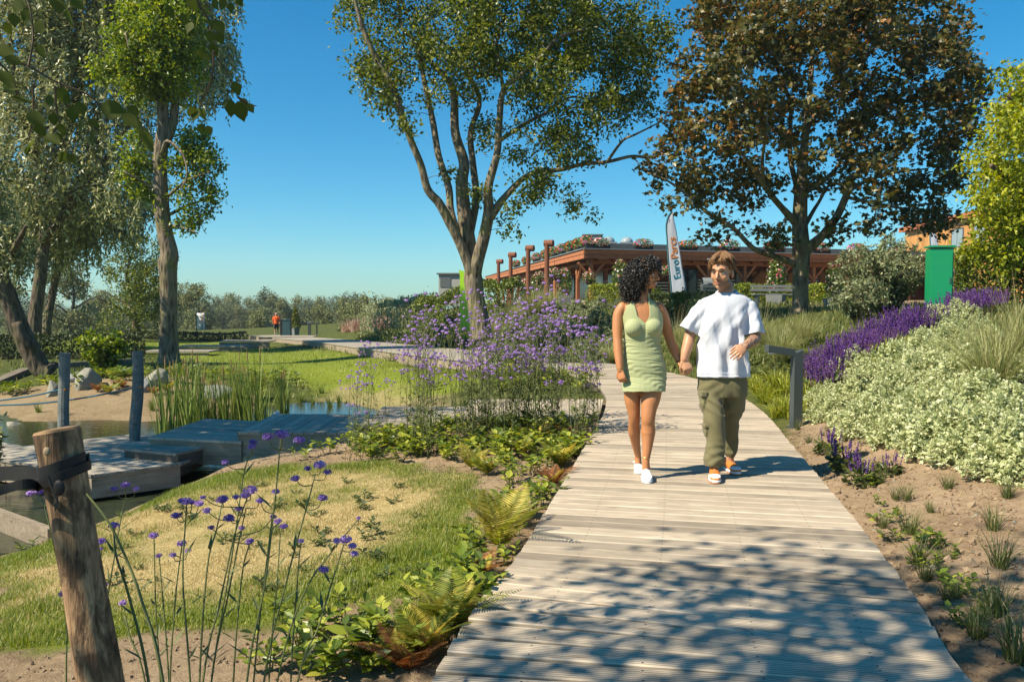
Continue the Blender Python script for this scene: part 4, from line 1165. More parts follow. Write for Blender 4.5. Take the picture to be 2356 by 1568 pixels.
# bicycle under the eaves
def bicycle(px, py, Y, label):
    q = at(px, py, Y); z0 = tz1(q.x, q.y)
    t = thing('bicycle', label, 'bicycle', (q.x, q.y, max(z0, FLZ) if Y > 47.5 else z0), .35)
    for x in (-.5, .5):
        a = np.linspace(0, 2 * PI, 20)
        MB().tube([(x + .33 * math.cos(k), 0, .34 + .33 * math.sin(k)) for k in a], .02, 5, cap=False).build('wheel', M_BLACK, t, local=True)
    m = MB()
    for a, b in (((-.5, 0, .34), (-.1, 0, .32)), ((-.1, 0, .32), (-.2, 0, .85)), ((-.2, 0, .8), (.38, 0, .85)), ((-.1, 0, .32), (.38, 0, .8)), ((.5, 0, .34), (.36, 0, 1.0)), ((-.5, 0, .34), (-.18, 0, .75))): m.tube([a, b], .02, 6)
    m.build('frame', M_ANTH, t, local=True)
    MB().tube([(.36, -.28, 1.02), (.36, 0, 1.0), (.36, .28, 1.02)], .015, 6).build('handlebar', M_BLACK, t, local=True)
    MB().box((-.2, 0, .88), (.24, .14, .06)).build('saddle', M_BLACK, t, local=True)
bicycle(1380, 688, 47.6, 'dark bicycle parked under the eaves by the glass door')

# ================================================================== timber-clad upper building on the right
A = np.array([34.05, 70.0]); B = np.array([31.6, 45.0]); e = (B - A) / np.linalg.norm(B - A); Lw = np.linalg.norm(B - A)
t = thing('timber_house', 'orange larch-clad house with a sloping roof edge behind the green cabinet', 'building', (A[0], A[1], 1.4))
nrm = np.array([-e[1], e[0]]);  nrm = nrm if nrm[0] < 0 else -nrm
def hp(s, d, z): q = A + e * s + nrm * d; return np.array([q[0], q[1], z])
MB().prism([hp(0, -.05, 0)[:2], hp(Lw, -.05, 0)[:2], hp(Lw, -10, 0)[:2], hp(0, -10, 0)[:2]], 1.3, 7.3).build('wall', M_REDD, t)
n = int(Lw / .3)
wins = [(eave_s(2185, A, e), eave_s(2212, A, e)), (eave_s(2236, A, e), eave_s(2262, A, e))]
for i in range(n):
    s = (i + .5) * .3
    if any(a - .1 < s < b + .1 for a, b in wins):
        for z0, z1 in ((1.4, 5.3), (6.75, 7.3)): bar('cladding_board', hp(s, 0, z0), hp(s, 0, z1), .285, .05, M_CLAD, t, up=(nrm[0], nrm[1], 0))
    else: bar('cladding_board', hp(s, 0, 1.4), hp(s, 0, 7.3), .285, .05, M_CLAD, t, up=(nrm[0], nrm[1], 0))
for a, b in wins:
    bar('window_frame', hp(a, -.02, 6.02), hp(b, -.02, 6.02), .1, 1.45, M_ANTH, t); bar('pane', hp(a + .12, .04, 6.02), hp((a + b) / 2 - .05, .04, 6.02), .03, 1.25, M_GLASS, t)
    bar('pane', hp((a + b) / 2 + .05, .04, 6.02), hp(b - .12, .04, 6.02), .03, 1.25, M_GLASS, t)
bar('fascia', hp(-.5, .35, 7.5), hp(Lw, .35, 7.5), .06, .4, M_RED, t)
MB().prism([hp(-.5, .3, 0)[:2], hp(Lw, .3, 0)[:2], hp(Lw, -10.5, 0)[:2], hp(-.5, -10.5, 0)[:2]], 7.32, 7.75).build('roof', M_ROOF, t)

# concrete block behind the hedge
q = at(1037, 660, 62)
t = thing('plant_room', 'small grey concrete block with louvres behind the hedge left of the tall tree', 'building', (q.x, q.y, 1.0))
MB().box((q.x, q.y, 2.2), (1.7, 1.6, 2.4)).build('wall', M_CONC, t); MB().box((q.x, q.y, 3.45), (2.0, 1.9, .1)).build('roof', M_ROOF, t)
for k in range(5): MB().box((q.x - .35, q.y - .82, 2.5 + k * .15), (.8, .05, .09)).build('louvre', M_GREYPOT, t)

# lime panel behind the many-stemmed tree
q = at(1064, 708, 31); z0 = tz1(q.x, q.y); zt = at(1060, 622, 31).z
t = thing('lime_banner', 'lime green upright panel showing behind the forking trunk', 'panel', (q.x, q.y, z0))
x0, x1 = at(1058, 650, 31).x, at(1080, 650, 31).x
V = [(x0, 31, z0), (x1, 31, z0), (x1, 31, zt - .05), ((x0 + x1) / 2, 31, zt - .03), (x0 + .05, 31, zt), (x0 - .04, 31, zt + .04), (x0, 31, zt - .2)]
nV = len(V); MB().add(V + [(x, 31.18, z) for x, y, z in V], [list(range(nV)), list(range(nV, 2 * nV))[::-1]] + [[i, nV + i, nV + (i + 1) % nV, (i + 1) % nV] for i in range(nV)]).build('panel', M_LIMEP, t)
MB().box(((x0 + x1) / 2, 31.09, z0 - .02), (.5, .5, .08)).build('foot', M_CONC, t)

# green cabinet on the mound
q = at(2158, 722, 16); z0 = tz1(q.x, q.y) - .05; zt = at(2158, 566, 16).z
t = thing('green_cabinet', 'tall narrow bright green metal cabinet with a flat lid among the purple sage', 'cabinet', (q.x, q.y, z0), -.22)
h = zt - z0
bm = bmesh.new(); bmesh.ops.create_cube(bm, size=1)
for v in bm.verts: v.co = Vector((v.co.x * .42, v.co.y * .36, (v.co.z + .5) * (h - .05)))
bmesh.ops.bevel(bm, geom=bm.edges[:], offset=.012, segments=2, affect='EDGES'); me = bpy.data.meshes.new('body'); bm.to_mesh(me); bm.free()
link('body', me, M_GREENP, t, local=True)
MB().box((0, 0, h - .015), (.47, .42, .035)).build('lid', M_GREENP, t, local=True)
MB().box((.0, -.184, h * .5), (.37, .012, h * .80)).build('door', M_GREENP, t, local=True)
MB().box((.15, -.195, h * .5), (.02, .02, .12)).build('handle', M_ANTH, t, local=True)

# ================================================================== flags with lettering
def text_mesh(body, size, extr=.002):
    cu = bpy.data.curves.new('lettering', 'FONT'); cu.body = body; cu.size = size; cu.extrude = extr; cu.offset = size * .012
    o = bpy.data.objects.new('tmp', cu); COL.objects.link(o)
    dg = bpy.context.evaluated_depsgraph_get(); me = bpy.data.meshes.new_from_object(o.evaluated_get(dg))
    bpy.data.objects.remove(o); me.name = 'lettering'
    return me
def letters(t, origin, ang, size, words, y, adv=None):
    """runs of letters along a rising line in the plane facing -Y"""
    x = 0
    for body, mat in words:
        me = text_mesh(body, size)
        w = max(v.co.x for v in me.vertices)
        c, s_ = math.cos(ang), math.sin(ang)
        M = Matrix(((c, -s_, 0, origin[0] + x * c), (0, 0, -1, y), (s_, c, 0, origin[1] + x * s_), (0, 0, 0, 1)))
        for v in me.vertices: v.co.x *= 1.0
        me.materials.clear()
        o = link('lettering', me, mat, t, local=True); o.matrix_basis = M
        x += w * 1.06
WORDS = [('Euro', M_BLUE), ('Parcs', M_ORANGE)]
def feather_flag(px0, py0, k, Y, label):
    def c8(cx, cy): p = at(px0 + cx * .1559 * k, py0 + cy * .1559 * k, Y); return p.x, p.z
    Lx = [(65, 325), (120, 270), (220, 240), (300, 232), (480, 245), (750, 262), (980, 285), (1250, 312), (1380, 322)]
    Rx = [(65, 330), (180, 345), (340, 380), (520, 410), (700, 440), (900, 470), (1020, 495), (1150, 520), (1280, 528), (1380, 526)]
    b0 = c8(322, 1400); z0 = tz1(b0[0], Y)
    t = thing('feather_flag', label, 'flag', (b0[0], Y, z0), group='feather flags')
    ys = np.linspace(66, 1375, 34); us = np.linspace(0, 1, 9); V = []
    for y in ys:
        a = np.interp(y, [p[0] for p in Lx], [p[1] for p in Lx]); b = np.interp(y, [p[0] for p in Rx], [p[1] for p in Rx])
        for u in us:
            x, z = c8(a + (b - a) * u, y)
            V.append((x - b0[0], .012 * math.sin(u * 6 + y * .006) * u, z - z0))
    n = len(us); F = np.array([(i * n + j, i * n + j + 1, (i + 1) * n + j + 1, (i + 1) * n + j) for i in range(len(ys) - 1) for j in range(n - 1)])
    o = MB().add(V, F).build('cloth', M_FLAG, t, local=True, smooth=True)
    md = o.modifiers.new('thickness', 'SOLIDIFY'); md.thickness = .006
    P = []
    for y, x in Lx:
        q = c8(x - 4, y); P.append((q[0] - b0[0], .0, q[1] - z0))
    P.append((P[-1][0] + .004, 0, .0))
    MB().tube(spline(P, 3), .024 * k * Y / 31, 6).build('pole', M_TRIM, t, local=True)
    MB().box((P[-1][0], 0, .02), (.5, .5, .05)).build('base', M_ANTH, t, local=True)
    o0 = c8(448, 1050); o1 = c8(345, 350)
    d = np.array(o1) - np.array(o0)
    letters(t, (o0[0] - b0[0], o0[1] - z0), math.atan2(d[1], d[0]), np.linalg.norm(d) / 4.75, WORDS, -.018)
feather_flag(1497, 476.6, 1.0, 31.0, 'white feather flag with blue and orange lettering standing between the couple')
feather_flag(2148 - 300 * .1559 * .78, 557 - 360 * .1559 * .78, .78, 40.0, 'white feather flag tip showing above the green cabinet')
q = at(462, 760, 62); z0 = tz1(q.x, q.y)
t = thing('banner', 'small white upright banner with lettering above the dark far hedge', 'banner', (q.x, q.y, z0))
zt = at(462, 720, 62).z - z0; w = at(472, 740, 62).x - at(453, 740, 62).x; hb = zt - (at(462, 759, 62).z - z0)
V = [(u * w - w / 2, .02 * math.sin(u * 6), zt - hb * v) for v in np.linspace(0, 1, 8) for u in np.linspace(0, 1, 6)]
o = MB().add(V, np.array([(i * 6 + j, i * 6 + j + 1, i * 6 + j + 7, i * 6 + j + 6) for i in range(7) for j in range(5)])).build('cloth', M_WHITE, t, local=True, smooth=True)
o.modifiers.new('thickness', 'SOLIDIFY').thickness = .01
MB().tube([(-w / 2 - .03, 0, 0), (-w / 2 - .03, 0, zt + .06)], .035, 6).build('pole', M_ANTH, t, local=True)
letters(t, (w * .32, zt - hb * .96), math.radians(88), hb / 4.6, WORDS, -.05)

# ================================================================== bollards, bin, potted tree
def bollard(label, loc, rz, mat=M_ANTH):
    t = thing('path_light', label, 'bollard light', loc, rz, group='angular metal path lights')
    bm = bmesh.new(); bmesh.ops.create_cube(bm, size=1)
    for v in bm.verts: v.co = Vector((v.co.x * .12, v.co.y * .09, (v.co.z + .5) * .93))
    for v in bm.verts:
        if v.co.z > .5 and v.co.x < 0: v.co.z -= .05
    bmesh.ops.bevel(bm, geom=bm.edges[:], offset=.004, segments=1, affect='EDGES'); me = bpy.data.meshes.new('post'); bm.to_mesh(me); bm.free(); link('post', me, mat, t, local=True)
    bm = bmesh.new(); bmesh.ops.create_cube(bm, size=1)
    for v in bm.verts: v.co = Vector((v.co.x * .34 - .226, v.co.y * .09, v.co.z * .085 + .925 - .12 * (v.co.x * .34)))
    for v in bm.verts:
        if v.co.x > -.1: v.co.z -= .012
    bmesh.ops.bevel(bm, geom=bm.edges[:], offset=.004, segments=1, affect='EDGES'); me = bpy.data.meshes.new('head'); bm.to_mesh(me); bm.free(); link('head', me, mat, t, local=True)
    MB().box((-.3, 0, .888), (.12, .06, .012)).build('lens', M_WHITE, t, local=True)
    MB().box((0, 0, .005), (.18, .15, .012)).build('base_plate', mat, t, local=True)
    return t
q = gz(1831, 968, 0.02); z0 = tz1(q.x, q.y)
b1 = bollard('dark grey angular path light beside the boardwalk, in front of the pale shrubs', (q.x, q.y, min(z0, .06) - .02), math.radians(12))
q = at(729, 765, 64); dup(b1, (q.x, 64, tz1(q.x, 64)), .2, 1.0, 'small far path light on the walkway, right of the potted tree')
q = at(1012, 795, 29); dup(b1, (q.x, 29.5, tz1(q.x, 29.5)), .2, 1.0, 'dark path light almost hidden in the purple flowers')
q = at(712, 763, 66); z0 = tz1(q.x, 66)
t = thing('bollard', 'straight dark bollard with a pale blue cap on the far walkway', 'bollard', (q.x, 66, z0))
MB().box((0, 0, .5), (.22, .2, 1.0)).build('post', M_ANTH, t, local=True); MB().box((0, 0, 1.03), (.24, .22, .05)).build('cap', M_GLASS, t, local=True)
q = at(659, 776, 61); z0 = float(np.interp(61, [53, 63.5], [-1.05, -1.32]))
M_TEAL = simple_mat('teal_bin', (.03, .075, .085), (.02, .055, .065), 4, .5)
t = thing('litter_bin', 'dark teal litter bin with a post beside it on the far walkway', 'litter bin', (q.x, 61, z0))
MB().box((.05, 0, .6), (.58, .5, 1.15)).build('body', M_TEAL, t, local=True); MB().box((.05, 0, 1.21), (.64, .56, .06)).build('lid', M_TEAL, t, local=True)
MB().box((-.36, -.1, .62), (.14, .14, 1.3)).build('post', M_BLACK, t, local=True)
q = at(680, 772, 63.5); z0 = tz1(q.x, 63.5) + .1
t = thing('potted_tree', 'cone-shaped potted evergreen with a few red flowers by the litter bin', 'potted plant', (q.x, 63.5, z0))
MB().tube([(0, 0, 0), (0, 0, .6)], [.26, .36], 4).build('pot', M_GREYPOT, t, local=True)
rg = np.random.default_rng(33)
n = 900; u = rg.uniform(0, 1, n); r = .42 * (1 - u) ** .8 * rg.uniform(.5, 1, n) + .03; a = rg.uniform(0, 6.28, n)
mb = MB(); scatter(mb, *LEAF_DIA, np.stack([r * np.cos(a), r * np.sin(a), .6 + 1.55 * u], -1), frames(rdir(n, rg), rdir(n, rg)), np.full(n, .14))
tag(mb.build('foliage', M_L_POPLAR, t, local=True), kind='stuff')
n = 30; a = rg.uniform(2, 4, n); u = rg.uniform(.1, .7, n)
mb = MB(); scatter(mb, *LEAF_DIA, np.stack([.5 * (1 - u) * np.cos(a), .5 * (1 - u) * np.sin(a), .6 + 1.5 * u], -1), frames(rdir(n, rg), rdir(n, rg)), np.full(n, .12)); tag(mb.build('blossoms', M_FL_RED, t, local=True), kind='stuff')

# ================================================================== low terrace steps on the far lawn
M_SLEEPER = plank_mat('terrace_timber', (.30, .27, .22, 1), (.22, .19, .155, 1), (.12, .10, .085, 1), .0)
g = 'terrace steps on the far lawn'
for i, (xa, xb, py, Y, lb) in enumerate(((330, 480, 815, 34, 'lowest timber terrace step, touching the straight trunk'), (410, 560, 803, 39, 'second timber terrace step on the far lawn'), (505, 620, 791, 46, 'third timber terrace step on the far lawn'), (595, 720, 780, 55, 'topmost timber terrace step under the litter bin'))):
    a, b = at(xa, py, Y), at(xb, py, Y); zt = at(xa, py - 6, Y).z; zb = tz1((a.x + b.x) / 2, Y) - .15
    t = thing('terrace_step', lb, 'step', (a.x, Y, zb), group=g)
    MB().box(((a.x + b.x) / 2, Y, (zt + zb) / 2 - .03), (b.x - a.x, .1, zt - zb - .06)).build('riser', M_SLEEPER, t)
    MB().box(((a.x + b.x) / 2, Y + .55, zt), (b.x - a.x + .1, 1.3, .06)).build('tread', M_PLANK_G, t)
a, b = at(-20, 862, 22), at(60, 850, 24)
t = thing('timber_edge', 'low pale timber edging at the left border under the leaning willow', 'timber edging', (a.x, a.y, tz1(a.x, a.y)))
bar('beam', (a.x, a.y, tz1(a.x, a.y) + .08), (b.x, b.y, tz1(b.x, b.y) + .1), .3, .16, M_SLEEPER, t)
a, b = at(100, 838, 25), at(330, 825, 27)
t = thing('timber_edge', 'long low timber edging running behind the rocks', 'timber edging', (a.x, a.y, tz1(a.x, a.y)))
bar('beam', (a.x, a.y, tz1(a.x, a.y) + .05), (b.x, b.y, tz1(b.x, b.y) + .05), .25, .22, M_SLEEPER, t)

# ================================================================== rope posts on the platform
M_GREYPOST = plank_mat('silvered_post', (.21, .235, .235, 1), (.15, .17, .17, 1), (.08, .09, .09, 1), .0)
M_ROPE = simple_mat('blue_rope', (.015, .10, .16), (.01, .07, .11), 60, .8)
M_BOLT = simple_mat('orange_bolt', (.55, .22, .03), (.4, .15, .02), 8, .5)
def rope_post(label, tr, Y):
    P, R = trace(tr, Y, 4)
    t = thing('rope_post', label, 'post', tuple(P[0]), group='weathered posts on the pond platform')
    mb = MB().tube(P, R, 12, True, .9); o = mb.build('shaft', M_GREYPOST, t, smooth=False)
    return t, P, R
t1, P1, R1 = rope_post('straighter grey weathered post on the pond platform, left of the two', [(146, 985, 12.5), (146, 930, 12), (148, 870, 12), (149, 812, 12)], 12.35)
t2, P2, R2 = rope_post('crooked grey weathered post on the pond platform, right of the two', [(310, 1012, 12), (311, 970, 13), (316, 920, 13), (318, 860, 12.5), (316, 808, 11.5)], 11.8)
for t, px, py, Y in ((t1, 150, 896, 12.26), (t2, 324, 890, 11.71)):
    q = at(px, py, Y); MB().sphere(q, .022, 8, 6).build('bolt', M_BOLT, t, smooth=True)
for lb, pts in (('blue rope sagging from the right rope post past the left one', [(312, 891, 11.85), (230, 908, 12.2), (156, 920, 12.55), (70, 929, 12.8), (-40, 933, 13.2)]), ('blue rope running left from the straighter rope post', [(144, 895, 12.35), (70, 911, 12.6), (-40, 926, 13.0)])):
    tag(MB().tube(spline([at(*p) for p in pts], 6), .014, 6).build('rope', M_ROPE, smooth=True), lb, 'rope')

# ================================================================== rocks
M_ROCK = simple_mat('pale_rock', (.30, .285, .23), (.17, .165, .125), 3.5, .9, .6, bdist=.03)
M_ROCK_D = simple_mat('grey_rock', (.28, .285, .27), (.17, .17, .16), 3.5, .9, .6, bdist=.03)
def rock(label, px, py, Y, wx, hz, seed, mat=None):
    r = np.random.default_rng(seed); q = at(px, py, Y); z0 = tz1(q.x, q.y)
    bm = bmesh.new()
    for d in rdir(26, r): bm.verts.new((d[0] * wx / 2 * r.uniform(.8, 1.05), d[1] * wx * .4 * r.uniform(.8, 1.05), d[2] * hz * r.uniform(.75, 1.05)))
    bmesh.ops.convex_hull(bm, input=bm.verts[:])
    for v in [v for v in bm.verts if not v.link_faces]: bm.verts.remove(v)
    bmesh.ops.bevel(bm, geom=bm.edges[:], offset=wx * .02, segments=1, affect='EDGES')
    me = bpy.data.meshes.new('rock'); bm.to_mesh(me); bm.free()
    o = link('rock', me, mat or M_ROCK); o.location = (q.x, q.y, z0 + hz * .2); o.rotation_euler = (r.uniform(-.2, .2), r.uniform(-.3, .3), r.uniform(0, 3))
    tag(o, label, 'rock', 'boulders on the pond bank')
rock('big flat-faced grey-green boulder between the two rope posts', 203, 900, 18.6, .85, .42, 3)
rock('pale boulder just right of the crooked rope post', 368, 890, 18.8, .8, .34, 5)
rock('low dark stone behind the big flat-faced boulder', 172, 885, 19.6, .6, .26, 7, M_ROCK_D)
rock('small brown stone leaning on the crooked rope post', 338, 905, 18.2, .45, .25, 9, M_ROCK_D)
rock('small pale stone left of the straighter rope post', 122, 915, 18.0, .35, .34, 12)
rock('long grey stone behind the cattails', 500, 890, 18.3, 1.0, .2, 14, M_ROCK_D)
rock('flat stone at the pond edge by the left border', 30, 975, 15.4, .5, .12, 15)

# white drain pipe at the pond edge
M_PVC = simple_mat('white_pvc', (.75, .76, .78), (.66, .67, .7), 3, .35)
P = [at(632, 950, 12.9), at(640, 958, 12.9), at(655, 962, 12.9), at(700, 964, 12.9), at(760, 962, 12.9)]
t = thing('drain_pipe', 'white plastic drain pipe with an orange ring lying at the pond edge', 'pipe', tuple(P[1]))
MB().tube(spline(P, 4), [.075] * 3 + [.055] * 14, 12).build('pipe', M_PVC, t, smooth=True)
q = at(657, 961, 12.9); MB().tube([q + Vector((-.012, 0, 0)), q + Vector((.012, 0, 0))], .064, 12).build('ring', M_ORANGE, t)

# ================================================================== leaning stake with straps, at the very front
def stake_mat():
    m, n, l, b = nmat('stripped_pine')
    v = coords(n, l, 'Object', (9, 9, .9)); v2 = coords(n, l, 'Object', (5, 5, 2.2))
    g1 = noise_tex(n, l, v, 6, 6, .65, .5); g2 = noise_tex(n, l, v2, 2.4, 5, .6, .8)
    r = ramp(n, [(.34, (.10, .055, .028)), (.5, (.30, .18, .09)), (.66, (.48, .32, .17))]); l.new(g1.outputs[0], r.inputs[0])
    r2 = ramp(n, [(.44, (.26, .23, .20)), (.53, (1, 1, 1))]); l.new(g2.outputs[0], r2.inputs[0])
    l.new(mixc(n, l, .9, r.outputs[0], r2.outputs[0], 'MULTIPLY'), b.inputs['Base Color'])
    b.inputs['Roughness'].default_value = .75; bump(n, l, g1.outputs[0], .9, .012, b)
    return m
M_STAKE = stake_mat()
M_CUT = simple_mat('sawn_end', (.34, .21, .10), (.16, .09, .045), 30, .85, .4)
q0, q1 = at(358, 2290, 2.15), at(131, 992, 2.2)
P = np.array([q0 + (q1 - q0) * k for k in np.linspace(0, 1, 30)])
t = thing('leaning_stake', 'thick leaning round wooden stake at the lower left with black straps round it', 'stake', tuple(q0))
R = .056 + .0025 * np.sin(np.linspace(0, 14, 30)); R[-2:] = [.0585, .0595]
V, F, _, _ = tube_np(P, R, 28)
Vr = V.reshape(30, 28, 3)
a = np.linspace(0, 2 * PI, 28, endpoint=False)
rip = 1 + .018 * np.sin(a * 3 + 1) + .012 * np.sin(a * 7 + 2)
Vr = P[:, None, :] + (Vr - P[:, None, :]) * rip[None, :, None]
MB().add(Vr.reshape(-1, 3), F).build('shaft', M_STAKE, t, smooth=True)
top = Vr[-1]; c = top.mean(0); ax = unit(P[-1] - P[-2])
mb = MB(); ring2 = c + (top - c) * .93 + ax * .006
Vt = np.vstack([top, ring2, c + (top - c) * .5 + ax * .009, [c + ax * .007]])
Ft = [[i, (i + 1) % 28, 28 + (i + 1) % 28, 28 + i] for i in range(28)] + [[28 + i, 28 + (i + 1) % 28, 56 + (i + 1) % 28, 56 + i] for i in range(28)] + [[56 + i, 56 + (i + 1) % 28, 84] for i in range(28)]
mb.add(Vt, Ft).build('sawn_top', M_CUT, t, smooth=False)
kq = at(108, 1038, 2.118); MB().sphere(kq, (.010, .005, .012), 10, 6).build('knot', simple_mat('resin_knot', (.36, .29, .19), (.20, .14, .08), 90, .8, .4), t, smooth=True)
def strap(pts, w, name='strap', th=.0035):
    """flat ribbon through the points, broad side vertical"""
    P = spline(pts, 6); V = []
    for p in P: V += [p + (0, 0, w / 2), p - (0, 0, w / 2)]
    n = len(P); F = np.array([(2 * i, 2 * i + 1, 2 * i + 3, 2 * i + 2) for i in range(n - 1)])
    o = MB().add(V, F).build(name, M_BLACK, t, smooth=False); o.modifiers.new('thickness', 'SOLIDIFY').thickness = th; o.modifiers['thickness'].offset = 0
    return o
def around(py, r, a0, a1, tilt, n=12):
    out = []
    k = np.interp(py, [992, 2290], [1, 0]); c = np.array(q0 + (q1 - q0) * k)
    for a in np.linspace(a0, a1, n):
        x, y = math.cos(a) * r, math.sin(a) * r
        out.append(c + np.array([x, y, x * tilt]))
    return out
w1 = around(1072, .0625, math.radians(200), math.radians(395), .35)
strap([at(-60, 1100, 2.3), at(0, 1088, 2.28)] + w1[:-2] , .040)
w2 = around(1092, .0645, math.radians(215), math.radians(400), .42)
strap([at(-60, 1150, 2.1), at(0, 1128, 2.1), at(60, 1112, 2.09)] + w2, .026)
w3 = around(1078, .063, math.radians(20), math.radians(170), .35)
strap(w3 + [at(40, 1085, 2.33), at(-60, 1105, 2.45)], .040)
strap([at(112, 1102, 2.105), at(122, 1128, 2.10), at(134, 1150, 2.10), at(126, 1168, 2.10)], .018, 'strap_tail')
q = at(136, 1122, 2.10); MB().sphere(q, (.016, .006, .022), 10, 6).build('strap_fold', M_BLACK, t, smooth=True)

# ================================================================== small plants
def ribbons(mb, P, W, S):
    """N ribbons: P (N,m,3) centre lines, W (N,m) half widths, S (N,3) side vectors"""
    N, m, _ = P.shape
    V = np.stack([P - S[:, None, :] * W[:, :, None], P + S[:, None, :] * W[:, :, None]], 2).reshape(N * m * 2, 3)
    k = (np.arange(N) * m * 2)[:, None] + (np.arange(m - 1) * 2)[None]
    F = np.stack([k, k + 1, k + 3, k + 2], -1).reshape(-1, 4)
    return mb.add(V, F)

def tuft(mb, n, L, w, base_r, spread, droop, rng, m=5, c=(0, 0, 0)):
    a = rng.uniform(0, 2 * PI, n); r = base_r * np.sqrt(rng.uniform(0, 1, n))
    b = np.stack([r * np.cos(a), r * np.sin(a), np.zeros(n)], -1) + np.array(c)
    a2 = a + rng.normal(size=n) * .7
    out = np.stack([np.cos(a2), np.sin(a2), np.zeros(n)], -1)
    Ln = L * rng.uniform(.55, 1.1, n); lean = rng.uniform(.15, 1, n) * spread
    u = np.linspace(0, 1, m)
    P = b[:, None, :] + Ln[:, None, None] * (out[:, None, :] * (lean[:, None] * u[None] ** 1.5)[:, :, None] + np.array([0, 0, 1.0]) * ((u[None] - droop * lean[:, None] * u[None] ** 2.4))[:, :, None])
    W = w * (1 - u ** 1.8)[None] * rng.uniform(.7, 1.3, n)[:, None] + w * .04
    S = unit(np.stack([-np.sin(a2), np.cos(a2), rng.normal(size=n) * .3], -1) + rng.normal(size=(n, 3)) * .25)
    return ribbons(mb, P, W, S)

M_GRASS = leaf_mat('lawn_blade', [(0, (.09, .14, .014)), (.5, (.17, .23, .022)), (.85, (.30, .33, .05)), (1, (.52, .46, .18))], .35, .5, .25, 1.2)
M_STRAW = leaf_mat('dry_blade', [(0, (.24, .22, .06)), (.35, (.46, .36, .15)), (1, (.68, .56, .30))], .3, .6, .2, 1.0)
M_ROUGH = leaf_mat('rough_grass_blade', [(0, (.05, .075, .015)), (.5, (.11, .14, .03)), (1, (.28, .27, .09))], .3, .55, .3, .5)
M_FOUNT = leaf_mat('fountain_grass', [(0, (.15, .18, .05)), (.5, (.28, .30, .10)), (1, (.48, .45, .20))], .3, .5, .1, 1)
M_HAKONE = leaf_mat('golden_grass', [(0, (.12, .16, .012)), (.5, (.28, .32, .03)), (1, (.50, .46, .07))], .38, .45, .15, 1.5)
M_TUFT = leaf_mat('dark_tuft', [(0, (.035, .06, .014)), (.5, (.085, .12, .028)), (.85, (.17, .19, .05)), (1, (.42, .34, .16))], .28, .5, .1, 1)
M_ARTEM = leaf_mat('silver_leaf', [(0, (.26, .30, .11)), (.5, (.48, .52, .26)), (1, (.70, .71, .46))], .28, .6, .15, 2.0)
M_SAGEFL = leaf_mat('purple_spike', [(0, (.075, .022, .19)), (.5, (.13, .04, .30)), (1, (.22, .08, .38))], .2, .6, .1, 2)
M_SAGELF = leaf_mat('sage_leaf', [(0, (.05, .085, .02)), (.5, (.10, .15, .035)), (1, (.20, .25, .07))], .3, .5, .15, 2)
M_RSTEM = simple_mat('reddish_stem', (.16, .075, .06), (.10, .06, .04), 20, .7)
M_VSTEM = simple_mat('verbena_stem', (.13, .15, .045), (.08, .095, .028), 9, .6)
M_VHEAD = leaf_mat('verbena_flower', [(0, (.26, .13, .42)), (.5, (.40, .22, .56)), (1, (.60, .42, .74))], .25, .6, .1, 5)
M_VHEADD = leaf_mat('verbena_flower_deep', [(0, (.13, .06, .29)), (.5, (.22, .11, .42)), (1, (.45, .28, .62))], .25, .6, .1, 5)
M_LEAFY = leaf_mat('border_leaf', [(0, (.07, .11, .012)), (.4, (.15, .21, .02)), (.8, (.31, .35, .04)), (1, (.46, .45, .07))], .35, .42, .2, 2)
M_LEAFY_D = leaf_mat('dull_leaf', [(0, (.04, .06, .014)), (.5, (.09, .12, .028)), (1, (.17, .19, .05))], .3, .5, .2, 2)
M_FERN = leaf_mat('fern_green', [(0, (.08, .11, .014)), (.5, (.20, .23, .025)), (1, (.36, .35, .05))], .35, .5, .1, 2)
M_FERNY = leaf_mat('fern_golden', [(0, (.28, .20, .03)), (.5, (.48, .40, .06)), (1, (.62, .52, .12))], .35, .5, .1, 3)
M_FERNR = leaf_mat('fern_rust', [(0, (.16, .05, .02)), (.6, (.30, .12, .035)), (1, (.42, .26, .06))], .3, .6, .1, 3)
M_REED = leaf_mat('reed_blade', [(0, (.06, .11, .02)), (.5, (.13, .20, .035)), (1, (.30, .33, .09))], .3, .4, .1, 2)
M_CATTAIL = simple_mat('cattail_head', (.34, .22, .09), (.26, .15, .06), 20, .9)
M_YEW = leaf_mat('conifer_spray', [(0, (.035, .06, .008)), (.5, (.10, .145, .014)), (1, (.24, .27, .03))], .2, .5, .3, 1.2)
M_YEWD = leaf_mat('dark_hedge_leaf', [(0, (.018, .032, .010)), (.5, (.042, .062, .018)), (1, (.09, .11, .03))], .2, .5, .3, 1.2)
M_BUDD = leaf_mat('buddleia_leaf', [(0, (.10, .125, .05)), (.5, (.20, .23, .11)), (1, (.38, .40, .22))], .25, .55, .2, 2)
M_PINKG = leaf_mat('pink_plume', [(0, (.36, .22, .15)), (1, (.62, .44, .34))], .3, .7, .1, 2)
M_SILVSH = leaf_mat('lavender_leaf', [(0, (.13, .16, .07)), (.5, (.25, .28, .14)), (1, (.40, .42, .24))], .28, .6, .25, 1.2)
M_CHIP = simple_mat('bark_chip', (.30, .22, .14), (.14, .09, .055), 30, .9)

